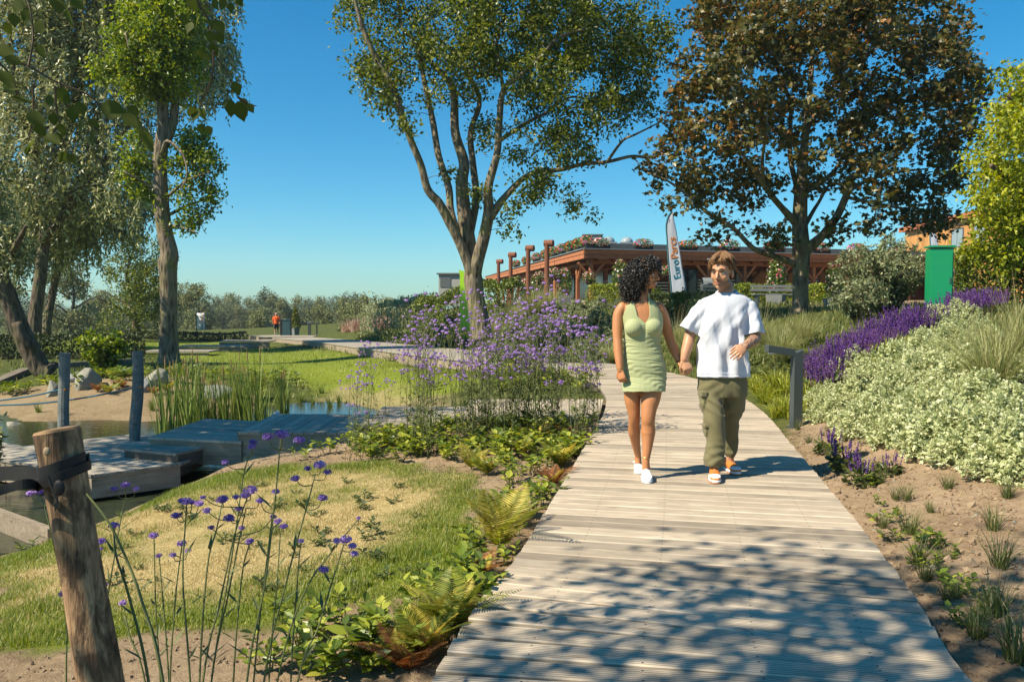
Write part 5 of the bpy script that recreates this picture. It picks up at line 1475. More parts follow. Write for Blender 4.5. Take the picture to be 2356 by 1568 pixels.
# ---- lawns
rg = np.random.default_rng(41)
def grass_field(name, poly, n, L, w, rng, matg, lim=.02, dryf=True):
    P = np.array([tuple(p)[:2] for p in poly]); lo, hi = P.min(0), P.max(0)
    q = rng.uniform(lo, hi, size=(n, 2)); x, y = q[:, 0], q[:, 1]
    g_, d_, s_ = zones(x, y)
    keep = (rng.uniform(size=n) < np.clip(g_ + d_ * .75, 0, 1)) & (poly_sd(x, y, poly) > -.25)
    x, y, g_, d_ = x[keep], y[keep], g_[keep], d_[keep]
    z = tz(x, y); isd = rng.uniform(size=len(x)) < d_ * 1.15
    out = []
    for sel, mat, nm, k in ((~isd, matg, 'grass', 1.0), (isd, M_STRAW, 'dry_grass', .62)):
        b = np.stack([x[sel], y[sel], z[sel] - .003], -1); N = len(b)
        if N == 0: continue
        Lk = L * k * rng.uniform(.4, 1.35, N) * (.35 + 1.3 * vnoise(b[:, 0], b[:, 1], 3.1, 8) ** 1.5 + .5 * vnoise(b[:, 0], b[:, 1], 9, 3))
        a = rng.uniform(0, 2 * PI, N); o = np.stack([np.cos(a), np.sin(a), np.zeros(N)], -1)
        tilt = rng.uniform(.1, .9, N) * (1.0 if mat is matg else 1.7)
        S = np.stack([-np.sin(a), np.cos(a), np.zeros(N)], -1) * (w * rng.uniform(.7, 1.3, N))[:, None]
        tip = b + Lk[:, None] * (o * (tilt * .8)[:, None] + np.array([0, 0, 1.0]) * (1 / (1 + .5 * tilt))[:, None])
        V = np.stack([b - S, b + S, tip], 1).reshape(-1, 3)
        F = np.arange(3 * N).reshape(-1, 3)
        m = MB().add(V, F)
        tag(m.build(nm, mat), ('short green lawn grass' if mat is matg else 'dry straw-coloured lawn grass') + (' in front of the pond platform' if name == 'near' else ' beyond the pond'), 'grass', kind='stuff')
grass_field('near', LAWN, 240000, .038, .0026, rg, M_GRASS)
grass_field('far', FARLAWN, 60000, .08, .011, rg, M_GRASS)
# rough grass on the mound and banks
def rough(name, n, box, L, w, rng, label, test, mat=M_ROUGH):
    q = rng.uniform((box[0], box[1]), (box[2], box[3]), size=(n, 2)); x, y = q[:, 0], q[:, 1]
    g_, d_, s_ = zones(x, y); z = tz(x, y)
    dpath = np.min(np.hypot(x[:, None] - _pc[None, ::6, 0], y[:, None] - _pc[None, ::6, 1]), 1)
    keep = (g_ + s_ < .5) & (dpath > 1.22) & (z > WATER_Z + .03) & test(x, y) & (rng.uniform(size=n) < .25 + 1.1 * vnoise(x, y, .8, 6))
    b = np.stack([x, y, z - .01], -1)[keep]; N = len(b)
    a = rng.uniform(0, 2 * PI, N); o = np.stack([np.cos(a), np.sin(a), np.zeros(N)], -1)
    Lk = L * rng.uniform(.4, 1.3, N); tl = rng.uniform(.1, .8, N)
    S = np.stack([-np.sin(a), np.cos(a), np.zeros(N)], -1)
    u = np.array([0, .5, 1.0])
    P = b[:, None, :] + Lk[:, None, None] * (o[:, None, :] * (tl[:, None] * u[None] ** 1.6)[:, :, None] + np.array([0, 0, 1.]) * (u[None] - .3 * tl[:, None] * u[None] ** 2)[:, :, None])
    W = np.array([1, .7, .06])[None] * w * rng.uniform(.6, 1.4, N)[:, None]
    m = MB(); ribbons(m, P, W, S); tag(m.build(name, mat), label, 'grass', kind='stuff')
rough('rough_grass', 34000, (-6, 12.5, 13, 34), .17, .011, rg, 'rough grass and weeds on the planted mound', lambda x, y: (x > -2.6) | (y > 19))
rough('rough_grass', 16000, (-14, 30, 16, 60), .22, .022, rg, 'rough grass on the slope below the pavilion', lambda x, y: x > -20)
rough('rough_grass', 16000, (-40, 18, -4, 70), .22, .022, rg, 'rough grass along the pond and lake shore', lambda x, y: x < -4)
rough('field_grass', 14000, (-45, 68, -4, 130), .5, .05, rg, 'tall pale grass of the far field', lambda x, y: x < 0, M_FOUNT)

# ---- helpers to place prototypes
def proto_set(items): return {'p': items, 'used': set()}
def put(ps, k, loc, rz, sc, label=None, tilt=(0, 0)):
    o = ps['p'][k % len(ps['p'])]; k = k % len(ps['p'])
    if k not in ps['used']:
        ps['used'].add(k); o.location = loc; o.rotation_euler = (tilt[0], tilt[1], rz); o.scale = sc if hasattr(sc, '__len__') else (sc,) * 3
        if label: o['label'] = label
        return o
    return dup(o, loc, rz, sc, label, tilt)

# ---- silver artemisia
def silver_bush(r, h, ns, rng, mat, label, name='silver_shrub', cat='shrub', group='silvery mounds on the bank', leaf=.075):
    t = thing(name, label, cat, (0, 0, 0), group=group)
    d = rdir(ns, rng); d[:, 2] = np.abs(d[:, 2]) * 1.0 + .02; d = unit(d)
    k = rng.uniform(.62, 1.08, ns) * (1 + .22 * np.sin(d[:, 0] * 5 + 1) * np.cos(d[:, 1] * 4))
    tips = d * np.array([r, r, h]) * k[:, None]
    ms = MB()
    for i in range(0, ns, 3):
        ms.tube([tips[i] * np.array([.15, .15, 0]), tips[i] * np.array([.6, .6, .45]), tips[i]], [.006, .004, .002], 3, cap=False)
    tag(ms.build('stems', M_SAGELF, t, local=True), kind='stuff')
    per = 18; N = ns * per
    ax = np.repeat(unit(d * .8 + np.array([0, 0, .7])), per, 0)
    u = np.tile(np.linspace(0, 1, per), ns)
    pos = np.repeat(tips, per, 0) - ax * ((1 - u) * .10)[:, None] + rng.normal(size=(N, 3)) * .006
    ldir = unit(rdir(N, rng) * 1.0 + ax * (.25 + .9 * u)[:, None])
    lt = ([(0, 0, 0), (.10, .35, .02), (.34, .62, .0), (.13, .68, .03), (0, 1, -.05), (-.13, .68, .03), (-.34, .62, .0), (-.10, .35, .02)], [(0, 1, 4, 7), (1, 2, 3, 4), (4, 5, 6, 7)])
    ml = MB(); scatter(ml, lt[0], lt[1], pos, frames(ldir, ax + rng.normal(size=(N, 3)) * .4), leaf * (1.15 - .5 * u) * rng.uniform(.8, 1.25, N))
    tag(ml.build('leaves', mat, t, local=True), kind='stuff')
    return t
rg = np.random.default_rng(42)
AL = 'silver-green feathery shrub in the mass of pale shrubs on the right bank'
art = proto_set([silver_bush(.42, .50, 330, rg, M_ARTEM, AL, leaf=.06) for _ in range(3)])
spots = [(1905, 985, .8, 'silver shrub at the near left corner of the pale mass, beside the path light'), (1990, 1012, .95, None), (2075, 1035, 1.0, None), (2160, 1058, 1.0, None), (2245, 1075, 1.0, 'silver shrub at the front of the pale mass, overhanging the bare sand'), (2340, 1105, 1.05, 'silver shrub cut by the right edge of the frame, nearest the viewer'),
         (1890, 945, .75, None), (1960, 940, .9, None), (2050, 955, .95, None), (2140, 965, 1.0, None), (2235, 980, 1.0, None), (2330, 1000, 1.0, None), (1950, 885, .9, 'silver shrub at the upper left of the pale mass, below the golden grass'), (2040, 890, 1.0, None), (2130, 890, 1.0, None), (2225, 905, 1.05, None), (2320, 930, 1.0, None),
         (2110, 835, 1.0, None), (2180, 820, 1.1, None), (2140, 780, 1.1, 'topmost silver shrub, its tips in front of the purple sage'), (2195, 768, 1.0, None), (2250, 840, 1.0, None), (2090, 920, .9, None), (2190, 1000, .9, None), (2290, 1040, .95, None), (2020, 975, .85, None)]
for i, (px, py, sc, lb) in enumerate(spots):
    q = gt(px + 14, py - 22); sc *= .88; put(art, i, (q.x, q.y, q.z - .04), rg.uniform(0, 6), (sc, sc, sc * rg.uniform(.75, 1.05)), lb or AL)
SL = 'low grey-green mounded shrub on the slope behind the purple flowers'
sil = proto_set([silver_bush(.55, .5, 260, rg, M_SILVSH, SL, 'mound_shrub', 'shrub', 'grey-green mounds behind the purple flowers', .10) for _ in range(2)])
k = 0
for Y in (19.5, 21.5, 24, 27, 30.5, 34):
    for px in np.arange(1145 + (Y * 13) % 40, 1470, 1900 / Y):
        q = at(px + rg.uniform(-12, 12), 700, Y + rg.uniform(-.6, .6))
        if math.hypot(q.x + 1.0, q.y - 23) < .8: continue
        z = tz1(q.x, q.y)
        put(sil, k, (q.x, q.y, z - .05), rg.uniform(0, 6), (rg.uniform(.8, 1.3),) * 2 + (rg.uniform(.8, 1.25),)); k += 1

# ---- purple sage
def sage(ns, h, rng, label, lfm=M_SAGELF, r=.24, group='purple sage plants on the right bank'):
    t = thing('sage_plant', label, 'sage', (0, 0, 0), group=group)
    n = 130; a = rng.uniform(0, 6.28, n); rr = r * np.sqrt(rng.uniform(0, 1, n)); pos = np.stack([rr * np.cos(a), rr * np.sin(a), rng.uniform(.0, h * .42, n)], -1)
    ml = MB(); d = np.stack([np.cos(a), np.sin(a), rng.uniform(-.1, .8, n)], -1); scatter(ml, *LEAF_OVATE, pos, frames(d + rng.normal(size=(n, 3)) * .4, np.array([0, 0, 1.]) + rng.normal(size=(n, 3)) * .4), .075 * rng.uniform(.7, 1.4, n))
    tag(ml.build('leaves', lfm, t, local=True), kind='stuff')
    mst = MB(); mf = MB()
    for i in range(ns):
        a = rng.uniform(0, 6.28); rr = r * math.sqrt(rng.uniform(0, 1)); b = np.array([rr * math.cos(a), rr * math.sin(a), .03]); H = h * rng.uniform(.72, 1.1)
        tp = b + np.array([math.cos(a) * rr * .35 + rng.normal() * .02, math.sin(a) * rr * .35 + rng.normal() * .02, H])
        mst.tube([b, (b + tp) / 2, tp], [.004, .003, .002], 3, cap=False)
        m = 40; u = np.sort(rng.uniform(.40, 1, m)); P = b + (tp - b) * u[:, None]; aa = rng.uniform(0, 6.28, m)
        d = np.stack([np.cos(aa), np.sin(aa), np.full(m, 1.1)], -1)
        scatter(mf, *LEAF_DIA, P, frames(d, np.array([0, 0, 1.]) + rng.normal(size=(m, 3)) * .5), np.stack([np.full(m, .022), .022 * (1.35 - .9 * (u - .4)), np.full(m, .03)], -1))
    mst.build('stems', M_RSTEM, t, local=True); tag(mf.build('flower_spikes', M_SAGEFL, t, local=True), kind='stuff')
    return t
rg = np.random.default_rng(43)
GL = 'deep purple sage plant in the long purple drift on the right bank'
sg = proto_set([sage(44, .40, rg, GL) for _ in range(3)])
k = 0
for u in np.linspace(0, 1, 17):
    px = 1890 + 385 * u; py = np.interp(u, [0, .3, .6, .8, 1], [828, 788, 762, 752, 745])
    Y = np.interp(u, [0, .5, 1], [11.0, 13.2, 15.2])
    for r_ in range(2):
        q = at(px + rg.uniform(-10, 10), py, Y + r_ * .55 + rg.uniform(-.1, .1)); z = tz1(q.x, q.y)
        if 2110 < px < 2190 and r_ == 1: continue
        lb = GL
        if k == 0: lb = 'purple sage plant at the low left tip of the purple drift'
        put(sg, k, (q.x, q.y, z - .02), rg.uniform(0, 6), rg.uniform(.9, 1.15), lb); k += 1
fs = [sage(9, .30, rg, 'front sage', M_LEAFY_D, .15, 'small sage plants beside the boardwalk') for _ in range(2)]; fsp = proto_set(fs)
for i, (px, py, sc, lb) in enumerate(((1905, 1040, 1.0, 'small sage plant with purple spikes beside the boardwalk, farthest of the front ones'), (1945, 1085, 1.1, 'small sage plant with many purple spikes hugging the boardwalk edge'), (1985, 1115, 1.05, 'small sage plant with few spikes, right of the spiky one'), (2045, 1090, .75, 'little sage plant standing alone on the sand'))):
    q = gt(px, py); put(fsp, i, tuple(q), i * 1.7, sc * .72, lb)

# ---- golden and fountain grasses, dark tufts
def tuft_thing(name, label, mat, group, n, L, w, br, sp, dr, rng, cat='grass', plume=0):
    t = thing(name, label, cat, (0, 0, 0), group=group)
    m = MB(); tuft(m, n, L, w, br, sp, dr, rng); tag(m.build('blades', mat, t, local=True), kind='stuff')
    if plume:
        m = MB(); tuft(m, plume, L * 1.3, w * .45, br, sp * .7, dr * .3, rng); tag(m.build('flower_stalks', M_STRAW, t, local=True), kind='stuff')
    return t
rg = np.random.default_rng(44)
HL = 'golden-green grass clump on the right bank'
hk = proto_set([tuft_thing('golden_grass', HL, M_HAKONE, 'golden grass clumps on the right bank', 110, .34, .0075, .10, .95, .55, rg) for _ in range(3)])
k = 0
for px, py in [(1745, 905), (1775, 915), (1800, 940), (1760, 930), (1812, 905), (1730, 890), (1785, 890), (1850, 905), (1865, 880), (1880, 860), (1905, 865), (1925, 850), (1950, 848), (1975, 840), (2000, 835), (2025, 828), (2050, 820), (2000, 855), (2035, 845), (1860, 925), (1820, 960), (1790, 960), (1890, 890), (1935, 875), (2070, 800), (2085, 812)]:
    q = gt(px, py); put(hk, k, (q.x, q.y, q.z - .01), rg.uniform(0, 6), rg.uniform(.85, 1.2)); k += 1
FL_ = 'fine fountain grass'
ft = proto_set([tuft_thing('fountain_grass', FL_, M_FOUNT, 'fountain grasses', 560, .95, .0035, .11, .85, .5, rg, plume=40) for _ in range(2)])
for i, (px, py, Y, sc, lb) in enumerate(((2285, 930, 7.6, 1.0, 'large fountain grass growing up through the pale shrubs at the right edge'), (2350, 870, 8.6, 1.05, 'tall fountain grass cut by the right edge of the frame'), (2240, 830, 9.6, .7, 'fountain grass behind the topmost silver shrubs'), (1795, 800, 14.0, .95, 'fountain grass right of the man, behind the path light'), (1745, 790, 16.5, 1.0, 'fountain grass just behind the man on the right'),
                                        (1850, 790, 15.0, .8, 'fountain grass at the foot of the maple'), (1590, 790, 17.0, 1.1, 'fountain grass between the couple'), (1555, 800, 19.5, 1.0, 'fountain grass behind the woman on her right'), (1225, 705, 34, 1.7, 'fountain grass in front of the rusted flue pipes'), (1262, 705, 36, 1.6, 'fountain grass at the foot of the nearest flue pipe'), (1130, 730, 29, 1.2, 'fountain grass right of the forking trunk'), (1180, 720, 32, 1.3, 'fountain grass below the slatted board'),
                                        (1400, 850, 19, .8, 'fountain grass at the bend of the boardwalk'), (1610, 760, 24, 1.2, 'fountain grass behind the man on the left'))):
    q = at(px, py, Y); put(ft, i, (q.x, q.y, tz1(q.x, q.y) - .02), i * 1.9, sc, lb)
TL = 'dark grass tuft on the bare sand'
tf = proto_set([tuft_thing('grass_tuft', TL, M_TUFT, 'dark grass tufts on the bare sand', 75, .21, .0024, .04, .95, .25, rg) for _ in range(3)])
wdr = []
for _ in range(46):
    u_ = rg.uniform(0, 1); wdr.append((np.interp(u_, [0, 1], [1850, 2200]) + rg.uniform(10, 120) * (.5 + u_), np.interp(u_, [0, 1], [985, 1480]) + rg.uniform(-20, 20), rg.uniform(.5, 1.0)))
tufts = [(2092, 1232, 1.0, 'dark grass tuft near the boardwalk, left of the sand patch'), (2112, 1305, .9, 'dark grass tuft half over the boardwalk edge'), (2285, 1225, .9, 'dark grass tuft in the middle of the sand patch'), (2300, 1305, 1.05, 'dark grass tuft in the shade at the right'), (2288, 1425, 1.15, 'grass tuft with dry stalks low at the right'), (2340, 1535, 1.3, 'dark grass tuft in the lower right corner'),
         (2180, 1130, .75, 'small grass tuft below the silver shrubs'), (2318, 1150, .85, 'grass tuft under the right edge shrubs'), (2245, 1480, .8, 'grass tuft by the boardwalk near the lower right corner'), (2030, 1215, .6, 'little grass tuft at the boardwalk edge beside the walkers'), (1860, 1020, .6, 'little grass tuft at the foot of the path light'), (2140, 1180, .5, 'tiny grass tuft in the sand below the shrubs'), (2060, 1150, .6, 'small tuft between the sage plants and the sand'), (1835, 990, .7, 'small tuft right in front of the path light'),
         (2200, 1380, .5, 'tiny tuft in the dappled shade on the right')]
for i, (px, py, sc, lb) in enumerate(tufts):
    q = gt(px, py); put(tf, i, tuple(q), i * 2.1, sc, lb)
pk = proto_set([tuft_thing('plume_grass', 'pinkish plume grass on the crest beyond the walkway', M_PINKG, 'pink plume grasses on the crest', 160, 1.1, .022, .5, .5, .3, rg)])
for i, px in enumerate((800, 822, 845, 868, 885)):
    q = at(px, 745, 62 - i * 2); put(pk, 0, (q.x, q.y, tz1(q.x, q.y)), i, 1.0 + .1 * (i % 2))

# ---- leafy border plants, weeds and ferns
def leafy(label, n, r, h, size, mat, rng, group, name='border_plant', cat='plant', whorl=True):
    t = thing(name, label, cat, (0, 0, 0), group=group)
    ms = MB(); ml = MB(); k = max(3, n // 7)
    for i in range(k):
        a = rng.uniform(0, 6.28); rr = r * math.sqrt(rng.uniform(0, 1)); H = h * rng.uniform(.55, 1.1)
        b = np.array([rr * .5 * math.cos(a), rr * .5 * math.sin(a), 0]); tp = np.array([rr * math.cos(a), rr * math.sin(a), H])
        ms.tube([b, (b + tp) / 2 + np.array([0, 0, .01]), tp], [.004, .003, .002], 3, cap=False)
        m = 8; aa = np.arange(m) * 2.4 + rng.uniform(0, 6); u = np.linspace(.35, 1, m)
        P = b + (tp - b) * u[:, None]; d = np.stack([np.cos(aa), np.sin(aa), .15 + .6 * u - .2], -1)
        scatter(ml, *LEAF_OVATE, P, frames(d, np.array([0, 0, 1.]) + rng.normal(size=(m, 3)) * .25), size * rng.uniform(.7, 1.2, m) * (.7 + .3 * u))
    ms.build('stems', M_VSTEM, t, local=True); tag(ml.build('leaves', mat, t, local=True), kind='stuff')
    return t
def fern(label, nf, L, mats, rng, upr=.75, group='ferns in the left border'):
    t = thing('fern', label, 'fern', (0, 0, 0), group=group)
    for i in range(nf):
        a = 6.28 * i / nf + rng.uniform(-.3, .3); Lf = L * rng.uniform(.7, 1.1); lean = rng.uniform(.35, .9)
        o = np.array([math.cos(a), math.sin(a), 0]); u = np.linspace(0, 1, 18)
        P = Lf * (o[None] * (lean * u ** 1.5)[:, None] + np.array([0, 0, 1.]) * (upr * (u - .35 * lean * u ** 2.2))[:, None])
        T = unit(np.gradient(P, axis=0)); sd = np.array([-math.sin(a), math.cos(a), 0.])
        m = MB(); m.tube(P[::3], np.linspace(.0035, .001, 6), 3, cap=False)
        wl_ = .30 * Lf * np.sin(np.clip((u - .06) / .94, 0, 1) ** .55 * PI) ** .9 + .004
        for sgn in (-1, 1):
            for k in (0, .5):
                uu = u[2:-1] + k / 18; PP = np.stack([np.interp(uu, u, P[:, j]) for j in range(3)], -1); TT = np.stack([np.interp(uu, u, T[:, j]) for j in range(3)], -1)
                d = sd * sgn + TT * .45; N_ = len(uu)
                scatter(m, *LEAF_NARROW, PP, frames(d, np.cross(TT, sd) * 1.0 + rng.normal(size=(N_, 3)) * .12), np.stack([np.full(N_, .10) * Lf * 1.1, np.interp(uu, u, wl_), np.full(N_, .1)], -1))
        mt = mats[rng.integers(len(mats))]
        o_ = m.build('frond', mt, t, local=True)
    return t
rg = np.random.default_rng(45)
bl_ = proto_set([leafy('leafy', 46, .17, .17, .085, M_LEAFY, rg, 'leafy plants in the left border') for _ in range(3)])
BL = 'low bright green leafy plant in the border left of the boardwalk'
border = [(1300, 985, .8), (1255, 1010, .9), (1200, 1040, .9), (1150, 1075, 1.0), (1120, 1095, .9), (1210, 1090, 1.0), (1275, 1060, .9), (1245, 1165, 1.0), (1225, 1185, .9), (1270, 1145, .9), (1180, 1110, .8), (860, 1010, .9), (790, 1010, 1.0), (720, 1020, 1.0), (660, 1040, 1.0), (610, 1050, .9), (560, 1060, .8), (510, 1068, .7), (820, 1040, .9), (760, 1045, .9), (690, 1058, .8), (900, 1035, .8), (960, 1050, .7), (1050, 1040, .8), (1000, 1020, .9),
          (745, 1470, 1.0), (800, 1450, .9), (840, 1490, 1.0), (700, 1500, .9), (770, 1530, 1.1), (880, 1530, 1.0), (930, 1480, .8), (680, 1440, .8), (850, 1560, 1.1), (1085, 1400, .9), (1050, 1430, .9), (1110, 1385, .8), (975, 1400, .7), (620, 1545, .9), (1330, 960, .8), (720, 1560, 1.0), (1010, 1455, .8), (1085, 1360, .6), (1160, 1305, .6)]
for _ in range(70):
    border.append((rg.uniform(820, 1335), rg.uniform(985, 1065), rg.uniform(.8, 1.25)))
for _ in range(26):
    u_ = rg.uniform(0, 1); border.append((1330 - 330 * u_ - rg.uniform(20, 130) * (.4 + u_), 1030 + 530 * u_, rg.uniform(.6, 1.0)))
for _ in range(22):
    border.append((rg.uniform(1150, 1370), rg.uniform(862, 905), rg.uniform(1.2, 2.0)))
for i, (px, py, sc) in enumerate(border):
    q = gt(px, py); put(bl_, i, tuple(q), i * 1.3, sc * rg.uniform(.9, 1.15), BL)
sw = proto_set([leafy('sand weed', 26, .10, .10, .06, M_LEAFY, rg, 'small leafy plants on the sand', 'seedling') for _ in range(2)])
for i, (px, py, sc) in enumerate(wdr):
    q = gt(px, py)
    if i % 3 == 0: put(tf, i, tuple(q), i * 2.1, sc * .7, 'small thin grass tuft between the boardwalk and the sand')
    else: put(sw, i, tuple(q), i, sc, 'small leafy seedling on the sand right of the boardwalk')
wd = proto_set([leafy('weed', 20, .09, .05, .05, M_LEAFY_D, rg, 'weeds on the dry lawn', 'weed', 'weed') for _ in range(2)])
for i, (px, py, sc) in enumerate([(640, 1170, 1.0), (380, 1180, 1.1), (430, 1195, 1.0), (830, 1160, .9), (700, 1165, 1.0), (560, 1190, .8), (850, 1215, .9), (280, 1190, 1.0), (740, 1230, .8), (520, 1250, .9), (920, 1125, .8), (560, 1130, .8), (60, 1265, 1.4), (20, 1270, 1.5), *[(rg.uniform(250, 1000), rg.uniform(1110, 1360), rg.uniform(.5, 1.1)) for _ in range(34)], (680, 1260, .7), (310, 1235, .8), (880, 1330, .8)]):
    q = gt(px, py); put(wd, i, tuple(q), i, sc, 'small dull green weed flat on the dry lawn')
fe = proto_set([fern('fern', 9, .42, [M_FERN, M_FERN, M_FERNY], rg), fern('fern', 8, .42, [M_FERNY, M_FERNY, M_FERN], rg), fern('fern', 8, .36, [M_FERNR, M_FERNY, M_FERNR], rg), fern('fern', 7, .55, [M_FERNY, M_FERN], rg, 1.0)])
for i, (k, px, py, sc, lb) in enumerate(((3, 1150, 1275, .95, 'tall upright yellow-green fern by the boardwalk, the largest one'), (1, 1175, 1215, .9, 'pale golden fern just above the largest one'), (0, 1035, 1470, 1.0, 'dark green fern spreading over the boardwalk edge, near the bottom'), (0, 985, 1510, .9, 'green fern at the bottom of the left border'), (2, 940, 1550, .9, 'rusty brown fern at the bottom edge of the border'),
                                         (1, 1085, 1080, .85, 'golden fern at the corner of the dry lawn'), (1, 1120, 1095, .8, 'golden fern right of the lawn corner'), (2, 1275, 1120, .85, 'rust and gold fern touching the boardwalk, beside the woman'), (1, 1290, 1075, .9, 'golden fern at the boardwalk edge, left of the woman'), (0, 1200, 1050, .8, 'green fern in the middle of the border'), (2, 1300, 1010, .8, 'rusty fern beside the side deck'),
                                         (1, 830, 985, .9, 'golden fern at the left foot of the purple flowers'), (2, 800, 1000, .7, 'small rusty fern left of the purple flowers'), (1, 865, 980, .8, 'second golden fern at the left foot of the purple flowers'), (2, 1110, 1330, .6, 'withered fern below the largest one'), (1, 1240, 1020, .8, 'golden fern near the purple flower stems'))):
    q = gt(px, py); put(fe, k, tuple(q), i * 1.1, sc, lb)
isl = proto_set([leafy('isle', 30, .16, .14, .08, M_LEAFY, rg, 'plants on the pond island', 'bank_plant') for _ in range(2)])
for i in range(80):
    x, y = rg.uniform(-12.5, -5.8), rg.uniform(17.8, 22.5)
    put(isl, i, (x, y, tz1(x, y)), i, rg.uniform(1.0, 2.2), 'low yellow-green plant on the sandy bank behind the rope posts')
for i, (px, py, Y) in enumerate(((225, 905, 18.1), (250, 915, 17.9), (355, 910, 17.9), (385, 905, 18.1), (280, 900, 18.4))):
    q = at(px, py, Y); put(fe, 1 if i % 2 else 2, (q.x, q.y, tz1(q.x, q.y)), i, 1.0, 'golden-rust fern among the boulders on the bank')
gc = proto_set([leafy('gc', 60, .3, .14, .075, M_LEAFY_D, rg, 'ground cover right of the boardwalk', 'ground_cover') for _ in range(2)])
k = 0
for px, py in [(1745, 860), (1765, 840), (1735, 835), (1790, 850), (1815, 860), (1840, 850), (1780, 870), (1750, 815), (1800, 830), (1830, 825), (1860, 835), (1725, 870), (1700, 850), (1680, 850), (1850, 800), (1880, 790), (1720, 820), (1620, 840), (1570, 845)]:
    q = gt(px, py); put(gc, k, tuple(q), k, rg.uniform(.9, 1.2), 'low leafy ground cover between the boardwalk and the sage'); k += 1
for px, py in [(900, 830), (960, 850), (1010, 860), (1080, 870), (1130, 860), (1200, 870), (1260, 880), (1320, 885), (1350, 895), (1160, 900), (1080, 900), (1000, 895), (700, 800), (740, 795), (660, 800), (620, 810), (780, 805), (830, 815)]:
    q = gt(px, py); put(gc, k, tuple(q), k, rg.uniform(1.0, 1.5), 'low leafy ground cover along the front of the far walkway'); k += 1

# ---- verbena
def verbena_stem(ms, mh, base, top, rng, thick, forks=2, head=.022, hd=None):
    base, top = np.array(base), np.array(top); L = np.linalg.norm(top - base)
    mid = base + (top - base) * .5 + rng.normal(size=3) * np.array([.03, .03, 0]) * L
    P = spline([base, mid, top], 4); ms.tube(P, np.linspace(thick, thick * .55, len(P)), 4, cap=False)
    ends = [top]
    ax = unit(P[-1] - P[-3])
    for lv in ((.66, .36), (.82, .22))[:forks]:
        k = lv[0]; p = np.array([np.interp(k, np.linspace(0, 1, len(P)), P[:, j]) for j in range(3)])
        a = rng.uniform(0, 6.28)
        for s in (0, PI):
            d = np.array([math.cos(a + s), math.sin(a + s), 0]); e = p + L * lv[1] * (d * .38 + np.array([0, 0, .92])) * rng.uniform(.75, 1.05)
            ms.tube(spline([p, p + (e - p) * .5 + d * L * .03, e], 3), np.linspace(thick * .6, thick * .35, 7), 3, cap=False); ends.append(e)
            if rng.uniform() < .3:
                for s2 in (-.5, .5):
                    e2 = e + L * .05 * np.array([math.cos(a + s2 * 3), math.sin(a + s2 * 3), .7]); ms.tube([e - (e - p) * .15, e2], thick * .3, 3, cap=False); ends.append(e2)
    for q in (.25, .42, .58):
        p = base + (top - base) * q; a = rng.uniform(0, 6.28)
        for s in (0, PI):
            d = np.array([[math.cos(a + s), math.sin(a + s), .5]]); scatter(ms, *LEAF_NARROW, p[None], frames(d, np.array([[0, 0, 1.]])), np.array([[.10, .11, .1]]))
    for e in ends: vhead(mh, e, head * rng.uniform(.7, 1.25), rng)
def vhead(mh, e, r, rng, n=16):
    d = rdir(n, rng); d[:, 2] = np.abs(d[:, 2]) * .8 + .05; d = unit(d)
    pos = np.array(e) + d * np.array([r, r, r * .62])
    star = ([(0, 0, 0), (.5, .15, .1), (.2, .5, .1), (-.3, .45, .12), (-.5, -.1, .1), (-.1, -.5, .12), (.4, -.35, .1)], [(0, 1, 2), (0, 3, 4), (0, 5, 6)])
    scatter(mh, star[0], star[1], pos, frames(np.cross(d, rdir(n, rng)) + 1e-3, d), r * .95 * rng.uniform(.8, 1.2, n))
    mh.sphere(np.array(e) - np.array([0, 0, r * .1]), (r * .8, r * .8, r * .5), 6, 4)
rg = np.random.default_rng(46)
VL = 'tall airy stem of purple verbena in the big clump at the centre'
vp = []
for i in range(6):
    t = thing('verbena_plant', VL, 'verbena', (0, 0, 0), group='verbena in the central clump')
    ms, mh = MB(), MB(); h = 1.45 + .1 * (i % 3)
    for k in range(4):
        a = rg.uniform(0, 6.28); b = (.06 * math.cos(a), .06 * math.sin(a), 0); s = rg.uniform(.05, .28)
        verbena_stem(ms, mh, b, (s * math.cos(a), s * math.sin(a), h * rg.uniform(.55, 1.03)), rg, .0042, 2 if k < 2 else 1, .0185)
    n = 18; a = rg.uniform(0, 6.28, n); rr = rg.uniform(.02, .1, n)
    scatter(ms, *LEAF_NARROW, np.stack([rr * np.cos(a), rr * np.sin(a), rg.uniform(.05, .5, n)], -1), frames(np.stack([np.cos(a), np.sin(a), np.full(n, .6)], -1), np.tile([[0, 0, 1.]], (n, 1))), np.stack([np.full(n, .12), rg.uniform(.08, .14, n), np.full(n, .1)], -1))
    ms.build('stems', M_VSTEM, t, local=True); tag(mh.build('flower_heads', M_VHEAD, t, local=True), kind='stuff')
    vp.append(t)
vs = proto_set(vp)
nv = 0
while nv < 54:
    x, y = rg.uniform(-1.85, .95), rg.uniform(8.5, 10.05)
    if nv > 52: x, y = rg.uniform(-2.2, 1.2), rg.uniform(12.15, 13.4)
    edge = 1.0 if -1.5 < x < .7 else .8
    put(vs, nv, (x, y, tz1(x, y)), rg.uniform(0, 6), edge * rg.uniform(.8, 1.08), VL, (rg.normal() * .05, rg.normal() * .06)); nv += 1

